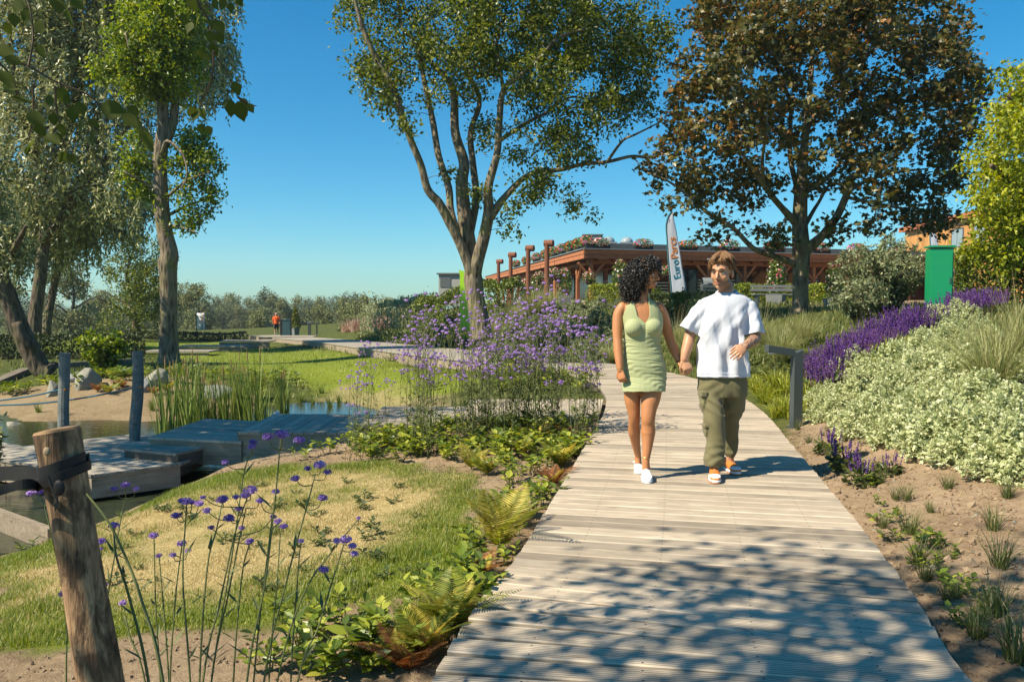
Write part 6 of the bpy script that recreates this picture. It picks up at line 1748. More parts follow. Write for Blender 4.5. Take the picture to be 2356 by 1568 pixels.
# foreground stems, each one on its own
def c7(cx, cy, Y): return np.array(at(cx * .389, 977.6 + cy * .389, Y))
FG = [
    ([(392, 1519), (395, 1200), (377, 1010)], [(375, 997, 1)], 2.3, 'thin verbena stem with one head just left of the leaning stake'),
    ([(470, 1519), (330, 760), (262, 475)], [(180, 405, 1), (235, 395, 1.2), (285, 420, .8)], 2.5, 'verbena stem with three pale heads rising behind the leaning stake'),
    ([(560, 1519), (690, 700), (740, 435)], [(675, 378, .9), (742, 355, 1.2), (805, 378, .9)], 2.7, 'verbena stem with three pink-lilac heads right of the leaning stake'),
    ([(965, 1519), (840, 1040), (750, 795), (640, 570), (512, 405)], [], 2.0, 'thick bent green verbena stem leaning left without a flower'),
    ([(880, 1519), (760, 1000), (690, 780), (672, 605)], [(672, 595, 1.1)], 2.2, 'verbena stem with one deep purple head beside the thick bent stem'),
    ([(540, 1519), (575, 1000), (600, 735)], [(597, 688, 1.3), (598, 730, .4)], 2.7, 'verbena stem with a broad flat pale head right of the stake'),
    ([(860, 1519), (770, 1250), (730, 1060)], [(728, 1050, .8)], 2.3, 'short verbena stem with a single low head'),
    ([(950, 1519), (925, 1150), (910, 670)], [(910, 655, 1.2)], 2.5, 'straight verbena stem with a pale dome head'),
    ([(1000, 1519), (965, 1050), (942, 785)], [(940, 772, .7)], 2.5, 'thin straight verbena stem with a small head'),
    ([(1005, 1519), (1040, 1000), (1075, 715)], [(1075, 700, 1.1), (1112, 742, .6), (1022, 768, .8)], 2.4, 'verbena stem with a lilac head and two small ones'),
    ([(1125, 1519), (1082, 930), (1095, 600), (1102, 470)], [(1100, 452, 1.3), (1135, 457, .8), (1178, 465, 1.0), (1040, 537, 1.1), (1075, 447, .8)], 2.2, 'verbena stem crowned by a row of deep purple heads'),
    ([(1180, 1519), (1225, 850), (1280, 620), (1313, 460)], [(1315, 443, 1.4)], 2.2, 'slim verbena stem with one dark head'),
    ([(1200, 1519), (1300, 1050), (1385, 660), (1470, 405)], [(1480, 388, 1.5), (1450, 418, 1.0), (1395, 427, .7), (1355, 552, 1.2), (1225, 508, .9), (1200, 428, .5), (1615, 543, .6)], 2.1, 'tall branching verbena stem in the middle with the largest dark head'),
    ([(1250, 1519), (1350, 1000), (1410, 700), (1455, 490)], [(1535, 448, .8), (1410, 495, .8), (1428, 608, .6)], 2.3, 'verbena stem just right of the branching one'),
    ([(1460, 1519), (1565, 950), (1620, 500), (1662, 75)], [(1665, 58, 1.5), (1585, 72, 1.1), (1770, 92, 1.2)], 2.05, 'tallest verbena stem, its three heads in front of the deck steps'),
    ([(1500, 1519), (1590, 700), (1632, 410)], [(1632, 395, .9), (1540, 452, .6)], 2.4, 'verbena stem beside the tallest one'),
    ([(1560, 1519), (1700, 900), (1808, 505), (1865, 290)], [(1893, 238, 1.3), (1820, 258, .7), (1935, 278, .8), (1748, 318, 1.0), (1908, 432, 1.0)], 2.1, 'leaning verbena stem with a fan of five dark heads on the right'),
    ([(1640, 1519), (1790, 1010), (1960, 750), (2122, 553)], [(1990, 685, .9), (2122, 550, .4)], 2.3, 'long leaning verbena stem ending in a bare tip'),
    ([(1760, 1519), (1880, 1200), (1958, 945), (2035, 700)], [(2045, 678, 1.4), (2085, 715, .9), (2095, 762, .9), (1915, 855, 1.1)], 2.15, 'rightmost verbena stem with four dark heads'),
    ([(1250, 1519), (1380, 720), (1440, 300), (1490, 145)], [(1495, 105, 1.2), (1490, 130, 1.0), (1330, 220, .9)], 2.6, 'verbena stem with pink-lilac heads in front of the deck fascia'),
    ([(1590, 1519), (1640, 900), (1658, 640)], [(1645, 570, 1.0), (1678, 600, 1.0)], 2.5, 'verbena stem with two lilac heads side by side'),
    ([(1380, 1519), (1430, 900), (1473, 705)], [(1475, 688, 1.0), (1250, 607, .7)], 2.3, 'short verbena stem with a ragged head in the middle'),
    ([(600, 1519), (640, 1150), (628, 955)], [(627, 943, .6)], 2.5, 'short thin verbena stem near the stake'),
    ([(1720, 1519), (1760, 900), (1778, 700)], [(1778, 685, .7)], 2.4, 'verbena stem with a small lilac head at the right of the group'),
]
for pts, heads, Y, lb in FG:
    P = [c7(x, y, Y + .04 * i) for i, (x, y) in enumerate(pts)]
    g0 = P[0] + (P[0] - P[1]) / np.linalg.norm(P[0] - P[1]) * .3
    zb = tz1(g0[0], g0[1]); k = (P[0][2] - zb) / max(.05, (P[0][2] - g0[2])) * .3 if g0[2] < P[0][2] else .5
    d = unit(P[0] - P[1]) * .45 + np.array([0, 0, -.55]); base = P[0] + d * (P[0][2] - zb) / max(.2, -d[2])
    t = thing('verbena_plant', lb, 'verbena', tuple(base), group='verbena stems at the front of the dry lawn')
    Q = spline([base] + P, 6); th = .0034 if 'thick' not in lb else .005
    ms = MB(); ms.tube(Q, np.linspace(th, th * .5, len(Q)), 5)
    for hx, hy, hs in heads:
        e = c7(hx, hy, Y + .05 + rg.uniform(-.03, .03))
        dd = np.linalg.norm(Q - e, axis=1); dz = e[2] - Q[:, 2]
        ok = np.nonzero((dz > .02) & (dz > .35 * np.hypot(Q[:, 0] - e[0], Q[:, 1] - e[1])))[0]
        j = ok[np.argmin(dd[ok])] if len(ok) else int(np.argmin(dd))
        p = Q[j]; mid = p + (e - p) * .5 + np.array([(e[0] - p[0]) * .15, 0, -.01])
        ms.tube(spline([p, mid, e], 4), np.linspace(th * .5, th * .32, 9), 4, cap=False)
        mh = MB(); r = .0088 * hs + .0028; vhead(mh, e, r, rg, 26)
        mh.build('flower_head', M_VHEADD if rg.uniform() < .7 else M_VHEAD, t)
    for q in np.linspace(.15, .75, 5):
        i0 = int(q * (len(Q) - 1)); a = rg.uniform(0, 6.28)
        for s in (0, PI):
            scatter(ms, *LEAF_NARROW, Q[i0][None], frames(np.array([[math.cos(a + s), math.sin(a + s), .7]]), np.array([[0, 0, 1.]])), np.array([[.045, rg.uniform(.04, .085), .05]]))
    ms.build('stem', M_VSTEM, t)

# ---- overhanging branch, each leaf a part
rg = np.random.default_rng(47)
M_BIGLEAF = leaf_mat('overhanging_leaf', [(0, (.03, .05, .012)), (.5, (.065, .09, .018)), (1, (.15, .17, .03))], .5, .65, .1, 3, .2)
def c8(cx, cy, Y): return np.array(at(cx * .5065, cy * .5065, Y))
def big_leaf():
    V = []; F = []; ys = np.linspace(0, 1, 8); wd = np.array([.02, .22, .33, .36, .32, .23, .11, .0])
    for i, (y, w) in enumerate(zip(ys, wd)):
        z = -.10 * y * y
        V += [(-w, y, z + .05 * w + .02 * math.sin(y * 9)), (0, y, z - .02), (w, y, z + .05 * w - .015 * math.sin(y * 8))]
    for i in range(7): F += [(3 * i, 3 * i + 1, 3 * i + 4, 3 * i + 3), (3 * i + 1, 3 * i + 2, 3 * i + 5, 3 * i + 4)]
    return np.array(V), np.array(F)
BLV, BLF = big_leaf(); BLM = MB().add(BLV, BLF).mesh('leaf', True); BLM.materials.append(M_BIGLEAF)
def branch(label, twigs, lv, Y):
    base = c8(*twigs[0][0], Y)
    t = thing('overhanging_branch', label, 'branch', tuple(base), group='leafy branches hanging in from the top left')
    m = MB()
    for tw in twigs:
        P = spline([c8(x, y, Y + .03 * i) for i, (x, y) in enumerate(tw)], 5); m.tube(P, np.linspace(.0048, .0018, len(P)), 5)
    m.build('twig', M_TWIG, t)
    for (x, y, L, ang) in lv:
        p = c8(x, y, Y + rg.uniform(-.12, .12)); a = math.radians(ang + rg.uniform(-8, 8))
        d = np.array([[math.cos(a), rg.uniform(-.5, .5), -math.sin(a)]]); nrm = np.array([[rg.normal() * .5, -.75 + rg.normal() * .45, .55 + rg.normal() * .3]])
        R = frames(d, nrm)[0]; s = L * .5065 * Y / FOC
        o = bpy.data.objects.new('leaf', BLM); COL.objects.link(o); o.parent = t
        M = Matrix.Translation(Vector(p - base)) @ Matrix([list(R[0]) + [0], list(R[1]) + [0], list(R[2]) + [0], [0, 0, 0, 1]]) @ Matrix.Diagonal((s, s, s, 1)); o.matrix_local = M
branch('long thin overhanging branch with broad hanging leaves crossing the willows', [[(-60, 215), (0, 250), (130, 300), (250, 370), (400, 430), (470, 490), (560, 505), (650, 580)], [(130, 300), (150, 180), (140, 60), (110, -40)], [(150, 380), (150, 500), (130, 640)], [(250, 390), (260, 520), (300, 690)], [(-40, 260), (40, 330), (90, 440)]],
       [(455, 490, 125, 5), (555, 520, 85, 30), (600, 500, 120, 70), (640, 590, 110, 65), (585, 480, 60, 40), (120, 520, 95, 25), (190, 540, 90, 10), (210, 610, 85, 30), (150, 640, 85, 150), (130, 650, 70, 95), (415, 590, 75, 85), (370, 540, 60, 100), (330, 480, 75, 95), (350, 460, 70, 60), (260, 400, 85, 60), (220, 430, 85, 85), (240, 510, 60, 90), (50, 440, 90, 10), (10, 420, 80, 330), (0, 320, 100, 50), (30, 350, 90, 65), (-10, 200, 110, 35), (165, 200, 70, 60), (170, 90, 70, 70), (130, 40, 70, 120), (95, -10, 80, 100), (200, -20, 110, 20), (250, 0, 90, 60), (300, 690, 60, 130), (310, 700, 60, 55), (345, 735, 55, 50), (270, 560, 65, 70), (260, 600, 60, 90), (400, 540, 60, 40), (90, 380, 70, 40), (20, 260, 80, 20), (160, 560, 70, 60), (60, 60, 70, 80), (300, 40, 80, 75), (330, -20, 90, 60), (20, 100, 60, 80)], 2.8)
branch('overhanging twig with a few round leaves dangling against the blue sky', [[(880, -60), (905, 20), (950, 100), (970, 230), (1030, 330), (1080, 440)], [(970, 230), (965, 330), (930, 440), (900, 500)], [(1080, 440), (1120, 470), (1165, 482)]],
       [(1050, 450, 85, 110), (1080, 460, 90, 85), (1125, 470, 50, 65), (1060, 370, 65, 70), (1040, 450, 50, 140), (1090, 450, 55, 40), (905, 490, 60, 60), (900, 490, 70, 110), (915, 560, 55, 90), (940, 570, 50, 70), (870, 480, 60, 95), (955, 200, 60, 60), (930, 220, 65, 110), (935, 240, 50, 80), (850, -10, 75, 50), (905, 70, 60, 130), (950, 90, 65, 50), (980, 90, 70, 65), (985, 150, 55, 60), (955, 140, 60, 85), (760, 20, 70, 80), (725, 50, 65, 110), (830, 60, 60, 80), (1020, -10, 60, 110), (1045, 10, 50, 85), (1075, -20, 55, 70), (965, -5, 60, 60), (915, 20, 60, 40), (870, 100, 60, 95)], 2.9)

# ---- cattails
rg = np.random.default_rng(48)
CL = 'clump of tall green cattails standing in the pond'
ct = []
for i in range(3):
    t = thing('cattail_clump', CL, 'cattails', (0, 0, 0), group='cattails in the pond')
    m = MB(); tuft(m, 26, 1.5, .014, .12, .30, .25, rg, 6); m.build('blades', M_REED, t, local=True)
    for k in range(3):
        a = rg.uniform(0, 6.28); x, y = .07 * math.cos(a), .07 * math.sin(a); h = rg.uniform(1.0, 1.35)
        s = MB().tube([(x, y, 0), (x * 1.6, y * 1.6, h)], .005, 4).build('stalk', M_REED, t, local=True)
        o = MB().tube([(x * 1.6, y * 1.6, h - .02), (x * 1.65, y * 1.65, h + .06), (x * 1.7, y * 1.7, h + .15)], [.009, .009, .006], 6).build('seed_head', M_CATTAIL, t, local=True)
    ct.append(t)
cs = proto_set(ct)
for i, (px, py, Y, sc) in enumerate([(385, 985, 14.0, 1.25), (415, 970, 15.4, 1.0), (440, 965, 15.8, 1.05), (460, 970, 15.3, .95), (435, 975, 15.0, .9), (480, 968, 15.6, .8), (500, 968, 15.6, .9), (525, 968, 15.4, .95), (545, 966, 15.6, 1.05), (565, 966, 15.5, 1.0), (585, 968, 15.3, 1.1), (600, 965, 15.7, .9), (645, 955, 16.4, .9), (655, 955, 16.6, .8), (470, 962, 16.4, 1.0), (555, 962, 16.4, .95), (515, 962, 16.2, .85), (400, 962, 16.3, .95), (370, 1000, 13.3, .6), (610, 972, 14.9, .7)]):
    q = at(px, py, Y); put(cs, i, (q.x, q.y, WATER_Z - .12), i * 1.4, sc * rg.uniform(.9, 1.05))
# grasses at the pond edge
pe = proto_set([tuft_thing('bank_grass', 'bank grass', M_REED, 'grass tufts at the pond edge', 60, .3, .004, .06, .8, .4, rg)])
for i, (px, py, lb) in enumerate(((150, 955, 0), (90, 950, 0), (410, 950, 0), (350, 945, 0), (690, 925, 0), (720, 935, 0), (600, 925, 0), (760, 950, 0), (740, 905, 0), (780, 930, 0))):
    q = gt(px, py); put(pe, 0, (q.x, q.y, max(q.z, WATER_Z)), i, rg.uniform(.8, 1.3), 'small grass tuft growing along the pond edge')

# ---- hedges and shrubs
def hedge(label, pts, w, h, n, leaf, mat, rng, name='hedge', tmpl=LEAF_DIA, wob=.15, grp=None):
    """shell of leaves round a box that follows the points"""
    P = np.array([tuple(p)[:2] for p in pts]); z0 = tz1(*P[0])
    t = thing(name, label, 'hedge' if 'hedge' in name else 'shrub', (P[0][0], P[0][1], z0), group=grp)
    s = np.concatenate([[0], np.cumsum(np.linalg.norm(np.diff(P, axis=0), axis=1))])
    k = rng.uniform(0, s[-1], n); c = np.stack([np.interp(k, s, P[:, 0]), np.interp(k, s, P[:, 1])], -1)
    e = P[-1] - P[0]; e = e / np.linalg.norm(e); sd = np.array([-e[1], e[0]])
    a = rng.uniform(-.15, PI + .15, n); q = rng.uniform(.72, 1.0, n) ** .5 * (1 + wob * (vnoise(k * 1.3, a * 1.5, 1.6, 3) - .5) * 2)
    cs_, sn = np.cos(a), np.sin(a); f = 1 / np.maximum(np.abs(cs_), np.abs(sn)) ** .75
    off_ = cs_ * f * w / 2 * q; zz = np.clip(sn * f, -.02, None) * h * q
    pos = np.stack([c[:, 0] + sd[0] * off_, c[:, 1] + sd[1] * off_, tz(c[:, 0], c[:, 1]) + zz], -1)
    out = np.stack([sd[0] * cs_, sd[1] * cs_, sn], -1)
    m = MB(); scatter(m, tmpl[0], tmpl[1], pos, frames(rdir(n, rng) + out * .9, out + rng.normal(size=(n, 3)) * .6), leaf * rng.uniform(.6, 1.4, n))
    tag(m.build('foliage', mat, t), kind='stuff')
    m = MB(); zc = tz(P[:, 0], P[:, 1])
    m.tube([(p[0], p[1], z + .02) for p, z in zip(P, zc)], .05, 5); 
    for kk in np.linspace(0, s[-1], max(2, int(s[-1] / .5))):
        x, y = np.interp(kk, s, P[:, 0]), np.interp(kk, s, P[:, 1]); m.tube([(x, y, tz1(x, y) - .05), (x + rng.normal() * .05, y, tz1(x, y) + h * .75)], [.03, .01], 5)
    tag(m.build('stems', M_TWIG, t), kind='stuff')
    return t
rg = np.random.default_rng(49)
def hp2(*a): return [at(px, 700, Y) for px, Y in a]
hedge('dense conifer hedge behind the green cabinet at the right edge', hp2((2195, 19.5), (2300, 19.0), (2420, 18.6)), 1.3, 1.30, 11000, .085, M_YEW, rg)
hedge('clipped dark yew hedge block left of the forking trunk', hp2((968, 36), (1015, 35), (1052, 34)), 1.4, 1.75, 6000, .10, M_YEW, rg, 'yew_hedge')
hedge('rounded conifer hedge right of the forking trunk', hp2((1112, 40), (1145, 39), (1182, 38)), 1.5, 1.75, 6000, .11, M_YEW, rg, 'conifer_hedge')
hedge('low dark hedge running across the far lawn', hp2((180, 62), (300, 62), (430, 62), (565, 62)), .9, .58, 7000, .14, M_YEWD, rg, 'low_hedge')
hedge('dark hedge behind the leaning willow trunk', hp2((-40, 31), (80, 31), (200, 31), (330, 33)), 1.0, .85, 8000, .11, M_YEWD, rg, 'dark_hedge')
hedge('bright laurel hedge between the man and the maple trunk', hp2((1690, 35), (1740, 35), (1822, 35)), 1.0, .75, 4500, .10, M_LEAFY, rg, 'laurel_hedge')
hedge('bright laurel hedge right of the maple trunk', hp2((1865, 34), (1900, 33.5), (1945, 33)), 1.0, .7, 3500, .10, M_LEAFY, rg, 'laurel_hedge')
hedge('bright shrub at the foot of the column of pink flowers', hp2((1360, 43), (1400, 42.5), (1440, 42)), 1.4, .9, 4000, .11, M_LEAFY, rg, 'bright_shrub')
hedge('loose grey-green shrubs on the crest left of the yew hedge', hp2((865, 52), (910, 47), (965, 44)), 2.2, 1.7, 6000, .13, M_SILVSH, rg, 'crest_shrub')
hedge('green shrubs on the crest above the far walkway', hp2((800, 68), (850, 64), (905, 58)), 2.0, 1.2, 4500, .15, M_L_FAR2, rg, 'crest_shrub')
hedge('dark shrubs below the yew hedge on the slope', hp2((900, 40), (985, 34), (1060, 28)), 1.2, .65, 4500, .10, M_LEAFY_D, rg, 'slope_shrub')
hedge('green shrubs behind the couple, at the foot of the pavilion', hp2((1500, 30), (1580, 29), (1660, 28)), 1.4, .7, 4500, .09, M_LEAFY_D, rg, 'slope_shrub')
def loose_shrub(name, label, loc, r, h, ns, per, leaf, mat, rng, tmpl=LEAF_NARROW, arch=.5):
    t = thing(name, label, 'shrub', tuple(loc))
    ms, ml = MB(), MB()
    for i in range(ns):
        a = rng.uniform(0, 6.28); q = math.sqrt(rng.uniform(.02, 1)); H = h * rng.uniform(.55, 1.08) * (1 - .25 * q)
        o = np.array([math.cos(a), math.sin(a), 0]) * r * q
        P = spline([o * .12, o * .5 + np.array([0, 0, H * .62]), o * .85 + np.array([0, 0, H]), o * (1 + .25 * arch) + np.array([0, 0, H * (1 - .16 * arch)])], 4)
        ms.tube(P, np.linspace(.008, .0025, len(P)), 3, cap=False)
        u = rng.uniform(.2, 1, per); Q = np.stack([np.interp(u * (len(P) - 1), np.arange(len(P)), P[:, j]) for j in range(3)], -1) + rng.normal(size=(per, 3)) * .02
        d = rdir(per, rng) + o / (r + 1e-6) * .5 + np.array([0, 0, .2])
        S = np.stack([np.full(per, leaf * (1.7 if tmpl is LEAF_NARROW else 1)), np.full(per, leaf), np.full(per, leaf)], -1) * rng.uniform(.7, 1.35, per)[:, None]
        scatter(ml, *tmpl, Q, frames(d, np.array([0, 0, 1.]) + rng.normal(size=(per, 3)) * .6), S)
    ms.build('stems', M_TWIG, t, local=True); tag(ml.build('leaves', mat, t, local=True), kind='stuff')
    return t
q = at(2040, 740, 17.5); loose_shrub('buddleia', 'loose silvery arching shrub left of the green cabinet', (q.x, q.y, tz1(q.x, q.y) - .05), 1.05, 1.75, 190, 34, .105, M_BUDD, rg)
q = at(1975, 745, 17.0); loose_shrub('buddleia', 'lower silvery arching shrub in front of the large one', (q.x, q.y, tz1(q.x, q.y) - .05), .6, .95, 80, 30, .09, M_BUDD, rg)
q = at(238, 865, 22); loose_shrub('bank_shrub', 'fresh green upright shrub between the two rope posts', (q.x, q.y, tz1(q.x, q.y)), .62, 1.35, 60, 34, .13, M_L_FRESH, rg, LEAF_DIA, .2)
q = at(1568, 700, 27); loose_shrub('flag_shrub', 'thin green bush in front of the foot of the feather flag', (q.x, q.y, tz1(q.x, q.y)), .4, 1.05, 40, 26, .085, M_L_POPLAR, rg, LEAF_DIA, .2)
q = at(1475, 705, 30); loose_shrub('woman_shrub', 'green bush seen behind the dark-haired woman', (q.x, q.y, tz1(q.x, q.y)), .8, 1.25, 60, 30, .09, M_L_POPLAR, rg, LEAF_DIA, .2)
bpy.data.objects['woman_shrub'].name = 'garden_bush'; bpy.data.objects['flag_shrub'].name = 'garden_bush'
q = gt(312, 1130); loose_shrub('tall_weed', 'tall leafy weed standing in front of the deck step', (q.x, 9.0, -.72), .10, .95, 9, 60, .07, M_L_WILLOW, rg, LEAF_NARROW, .1)

# ---- litter of chips and pebbles on the bare soil
def chips(label, name, n, box, rng, mat, size):
    q = rng.uniform((box[0], box[1]), (box[2], box[3]), size=(n, 2)); x, y = q[:, 0], q[:, 1]
    g_, d_, s_ = zones(x, y); dpath = np.min(np.hypot(x[:, None] - _pc[None, ::6, 0], y[:, None] - _pc[None, ::6, 1]), 1)
    kp = (s_ > .5) & (dpath > 1.08); x, y = x[kp], y[kp]; N = len(x)
    oc = ([(1, 0, 0), (0, .7, 0), (-1, 0, 0), (0, -.7, 0), (0, 0, .5), (0, 0, -.5)], [(0, 1, 4), (1, 2, 4), (2, 3, 4), (3, 0, 4), (1, 0, 5), (2, 1, 5), (3, 2, 5), (0, 3, 5)])
    m = MB(); scatter(m, oc[0], oc[1], np.stack([x, y, tz(x, y) + .004 + (vnoise(x, y, 5, 9) - .5) * .035], -1), frames(rdir(N, rng), rdir(N, rng)), size * rng.uniform(.3, 1.5, N) ** 1.4)
    tag(m.build(name, mat), label, 'soil litter', kind='stuff')
chips('bark chips and crumbs on the bare sand right of the boardwalk', 'bark_chips', 9000, (1.6, 2.2, 5.5, 9), rg, M_CHIP, .012)
chips('larger clods of soil on the bare sand', 'soil_clods', 900, (1.6, 2.2, 5.5, 9), rg, simple_mat('soil_clod', (.34, .25, .16), (.20, .14, .085), 18, .95, .4), .026)
chips('crumbs of soil in the border left of the boardwalk', 'soil_crumbs', 7000, (-3.4, 2.6, 1.1, 9.5), rg, M_CHIP, .010)
chips('pale pebbles on the bare sand', 'pebbles', 500, (1.8, 2.2, 5.5, 9), rg, M_ROCK, .016)

# dry stalks lying on the bare sand
n = 1600; x, y = rg.uniform(1.7, 5.2, n), rg.uniform(2.4, 9, n); g_, d_, s_ = zones(x, y)
dp = np.min(np.hypot(x[:, None] - _pc[None, ::6, 0], y[:, None] - _pc[None, ::6, 1]), 1); kp = (s_ > .5) & (dp > 1.1); x, y = x[kp], y[kp]; n = len(x)
a = rg.uniform(0, 6.28, n); L = rg.uniform(.03, .12, n); dv = np.stack([np.cos(a), np.sin(a), rg.uniform(-.02, .12, n)], -1)
b0 = np.stack([x, y, tz(x, y) + .012 + (vnoise(x, y, 5, 9) - .5) * .035], -1); P = b0[:, None, :] + dv[:, None, :] * (L[:, None] * np.array([0, .5, 1])[None])[:, :, None]
m = MB(); ribbons(m, P, np.full((n, 3), .0016), np.stack([-np.sin(a), np.cos(a), np.zeros(n)], -1)); tag(m.build('dry_stalks', M_STRAW), 'dry stalks scattered over the bare sand', 'soil litter', kind='stuff')

HAZE = 0.00028
# ================================================================== people
def skin_mat(name, c, c2, ink=False):
    m, n, l, b = nmat(name)
    v = coords(n, l, 'Object')
    no = noise_tex(n, l, v, 9, 4, .6); fi = noise_tex(n, l, v, 160, 2, .6)
    col = mixc(n, l, no.outputs[0], c, c2)
    if ink:
        a = n.new('ShaderNodeAttribute'); a.attribute_name = 'ink'
        w = noise_tex(n, l, v, 34, 5, .7, 1.6); r = ramp(n, [(.44, (0, 0, 0)), (.52, (.85, .85, .85))]); l.new(w.outputs[0], r.inputs[0])
        mm = n.new('ShaderNodeMath'); mm.operation = 'MULTIPLY'; l.new(a.outputs['Fac'], mm.inputs[0]); l.new(r.outputs[0], mm.inputs[1])
        col = mixc(n, l, mm.outputs[0], col, (.07, .055, .05))
        b2 = n.new('ShaderNodeAttribute'); b2.attribute_name = 'beard'
        m2 = n.new('ShaderNodeMath'); m2.operation = 'MULTIPLY'; m2.inputs[1].default_value = .62; l.new(b2.outputs['Fac'], m2.inputs[0])
        col = mixc(n, l, m2.outputs[0], col, (.13, .075, .045))
    l.new(col, b.inputs['Base Color'])
    b.inputs['Roughness'].default_value = .48; b.inputs['Specular IOR Level'].default_value = .45
    b.inputs['Subsurface Weight'].default_value = .12; b.inputs['Subsurface Radius'].default_value = (1, .35, .18); b.inputs['Subsurface Scale'].default_value = .012
    bump(n, l, fi.outputs[0], .12, .001, b)
    return m
def cloth_mat(name, c, c2, weave=420, rough=.85):
    m, n, l, b = nmat(name)
    v = coords(n, l, 'Object'); no = noise_tex(n, l, v, 7, 5, .6); fi = noise_tex(n, l, v, weave, 2, .6); md = noise_tex(n, l, v, 26, 4, .6)
    l.new(mixc(n, l, no.outputs[0], c, c2), b.inputs['Base Color'])
    b.inputs['Roughness'].default_value = rough; b.inputs['Specular IOR Level'].default_value = .2
    b.inputs['Sheen Weight'].default_value = .15
    ad = n.new('ShaderNodeMath'); ad.operation = 'MULTIPLY_ADD'; ad.inputs[1].default_value = .12
    l.new(fi.outputs[0], ad.inputs[0]); l.new(md.outputs[0], ad.inputs[2]); bump(n, l, ad.outputs[0], .35, .006, b)
    return m
M_SKIN_W = skin_mat('warm_brown_skin', (.47, .205, .085), (.40, .165, .065))
M_SKIN_M = skin_mat('tanned_skin', (.50, .265, .15), (.44, .22, .12), True)
M_SKIN_F = skin_mat('far_skin', (.50, .27, .16), (.45, .23, .13))
M_DRESS = cloth_mat('sage_jersey', (.36, .39, .205), (.33, .36, .185), 600, .7)
M_TEE = cloth_mat('white_cotton', (.58, .60, .66), (.54, .56, .62))
M_PANTS = cloth_mat('olive_twill', (.16, .145, .072), (.135, .12, .06))
M_OTEE = cloth_mat('orange_shirt', (.72, .11, .02), (.62, .09, .018))
M_SHORTS = cloth_mat('black_shorts', (.02, .02, .02), (.014, .014, .014))
M_SHOEW = simple_mat('white_leather', (.82, .82, .82), (.76, .76, .76), 12, .45)
M_SHOEO = simple_mat('orange_leather', (.58, .19, .035), (.50, .155, .03), 12, .5)
M_SOLEO = simple_mat('amber_rubber', (.45, .17, .05), (.40, .15, .045), 12, .6)
M_LACE = simple_mat('lace', (.62, .28, .10), (.55, .23, .08), 20, .8)
M_HAIR_W = simple_mat('black_curls', (.012, .010, .009), (.022, .017, .014), 30, .32, spec=.6)
M_HAIR_M = simple_mat('light_brown_hair', (.24, .125, .052), (.12, .06, .026), 60, .5, spec=.4)
M_HAIR_D = simple_mat('dark_brow', (.035, .02, .012), (.025, .015, .01), 30, .6)
M_EYE = simple_mat('eye_white', (.75, .73, .70), (.7, .68, .66), 10, .2)
M_IRIS = simple_mat('iris', (.03, .018, .01), (.02, .012, .008), 10, .1)
M_LIP_W = simple_mat('lip_rose', (.36, .11, .075), (.30, .09, .06), 30, .4)
M_LIP_M = simple_mat('lip_pale', (.44, .17, .12), (.38, .14, .1), 30, .45)
M_TEETH = simple_mat('teeth', (.8, .78, .72), (.75, .73, .68), 10, .3)
M_GOLD = simple_mat('gold', (.7, .48, .14), (.6, .4, .1), 10, .3, metallic=.9)
M_BEAD = simple_mat('dark_beads', (.05, .02, .012), (.03, .012, .008), 40, .4)

PY0 = 6.6
def J(cx, cy, dy=0.0): return np.array(at(1344.2 + cx * .3703, 549.9 + cy * .3703, PY0 + dy))
MPX = .3703 * PY0 / FOC
def unproj(V):
    d = V - np.array([0, 0, EYE]); f = np.array(_FW); u = np.array(_UP); k = d @ f
    px = PW / 2 + FOC * d[:, 0] / k; py = PH / 2 - FOC * (d @ u) / k
    return (px - 1344.2) / .3703, (py - 549.9) / .3703

def loft(mb, rings, n=30, p=2.2):
    """rings: (centre, rx, ry); horizontal cross-sections, superelliptic"""
    a = np.linspace(0, 2 * PI, n, endpoint=False); c, s = np.cos(a), np.sin(a)
    ux, uy = np.sign(c) * np.abs(c) ** (2 / p), np.sign(s) * np.abs(s) ** (2 / p)
    C = np.array([r[0] for r in rings]); RX = np.array([r[1] for r in rings]); RY = np.array([r[2] for r in rings])
    m = 4; k = len(rings); C2 = spline(C, m); t = np.linspace(0, k - 1, (k - 1) * m + 1)
    RX2 = spline([(r, 0, 0) for r in RX], m)[:, 0]; RY2 = spline([(r, 0, 0) for r in RY], m)[:, 0]
    V = np.stack([C2[:, None, 0] + RX2[:, None] * ux, C2[:, None, 1] + RY2[:, None] * uy, np.repeat(C2[:, 2:3], n, 1)], -1)
    q = len(C2); i = np.arange(q - 1)[:, None] * n; j = np.arange(n)[None]; j2 = (j + 1) % n
    b = mb.n
    mb.add(V.reshape(-1, 3), np.stack([i + j, i + j2, i + n + j2, i + n + j], -1).reshape(-1, 4))
    mb.ng.append([b + x for x in range(n)][::-1]); mb.ng.append([b + (q - 1) * n + x for x in range(n)])
def pr(cy, xl, xr, ry, dy=0.0, grow=0.0):
    """ring seen between xl and xr at crop row cy"""
    return (J((xl + xr) / 2, cy, dy), (xr - xl) / 2 * MPX + grow, ry + grow)
def limb(mb, pts, rad, n=24, flat=1.0, up=None):
    P = spline(pts, 5); R = np.interp(np.linspace(0, len(pts) - 1, len(P)), np.arange(len(pts)), rad)
    mb.tube(P, R, n, True, flat, up); mb.sphere(P[0], R[0] * .98, 12, 8); mb.sphere(P[-1], R[-1] * .98, 12, 8)

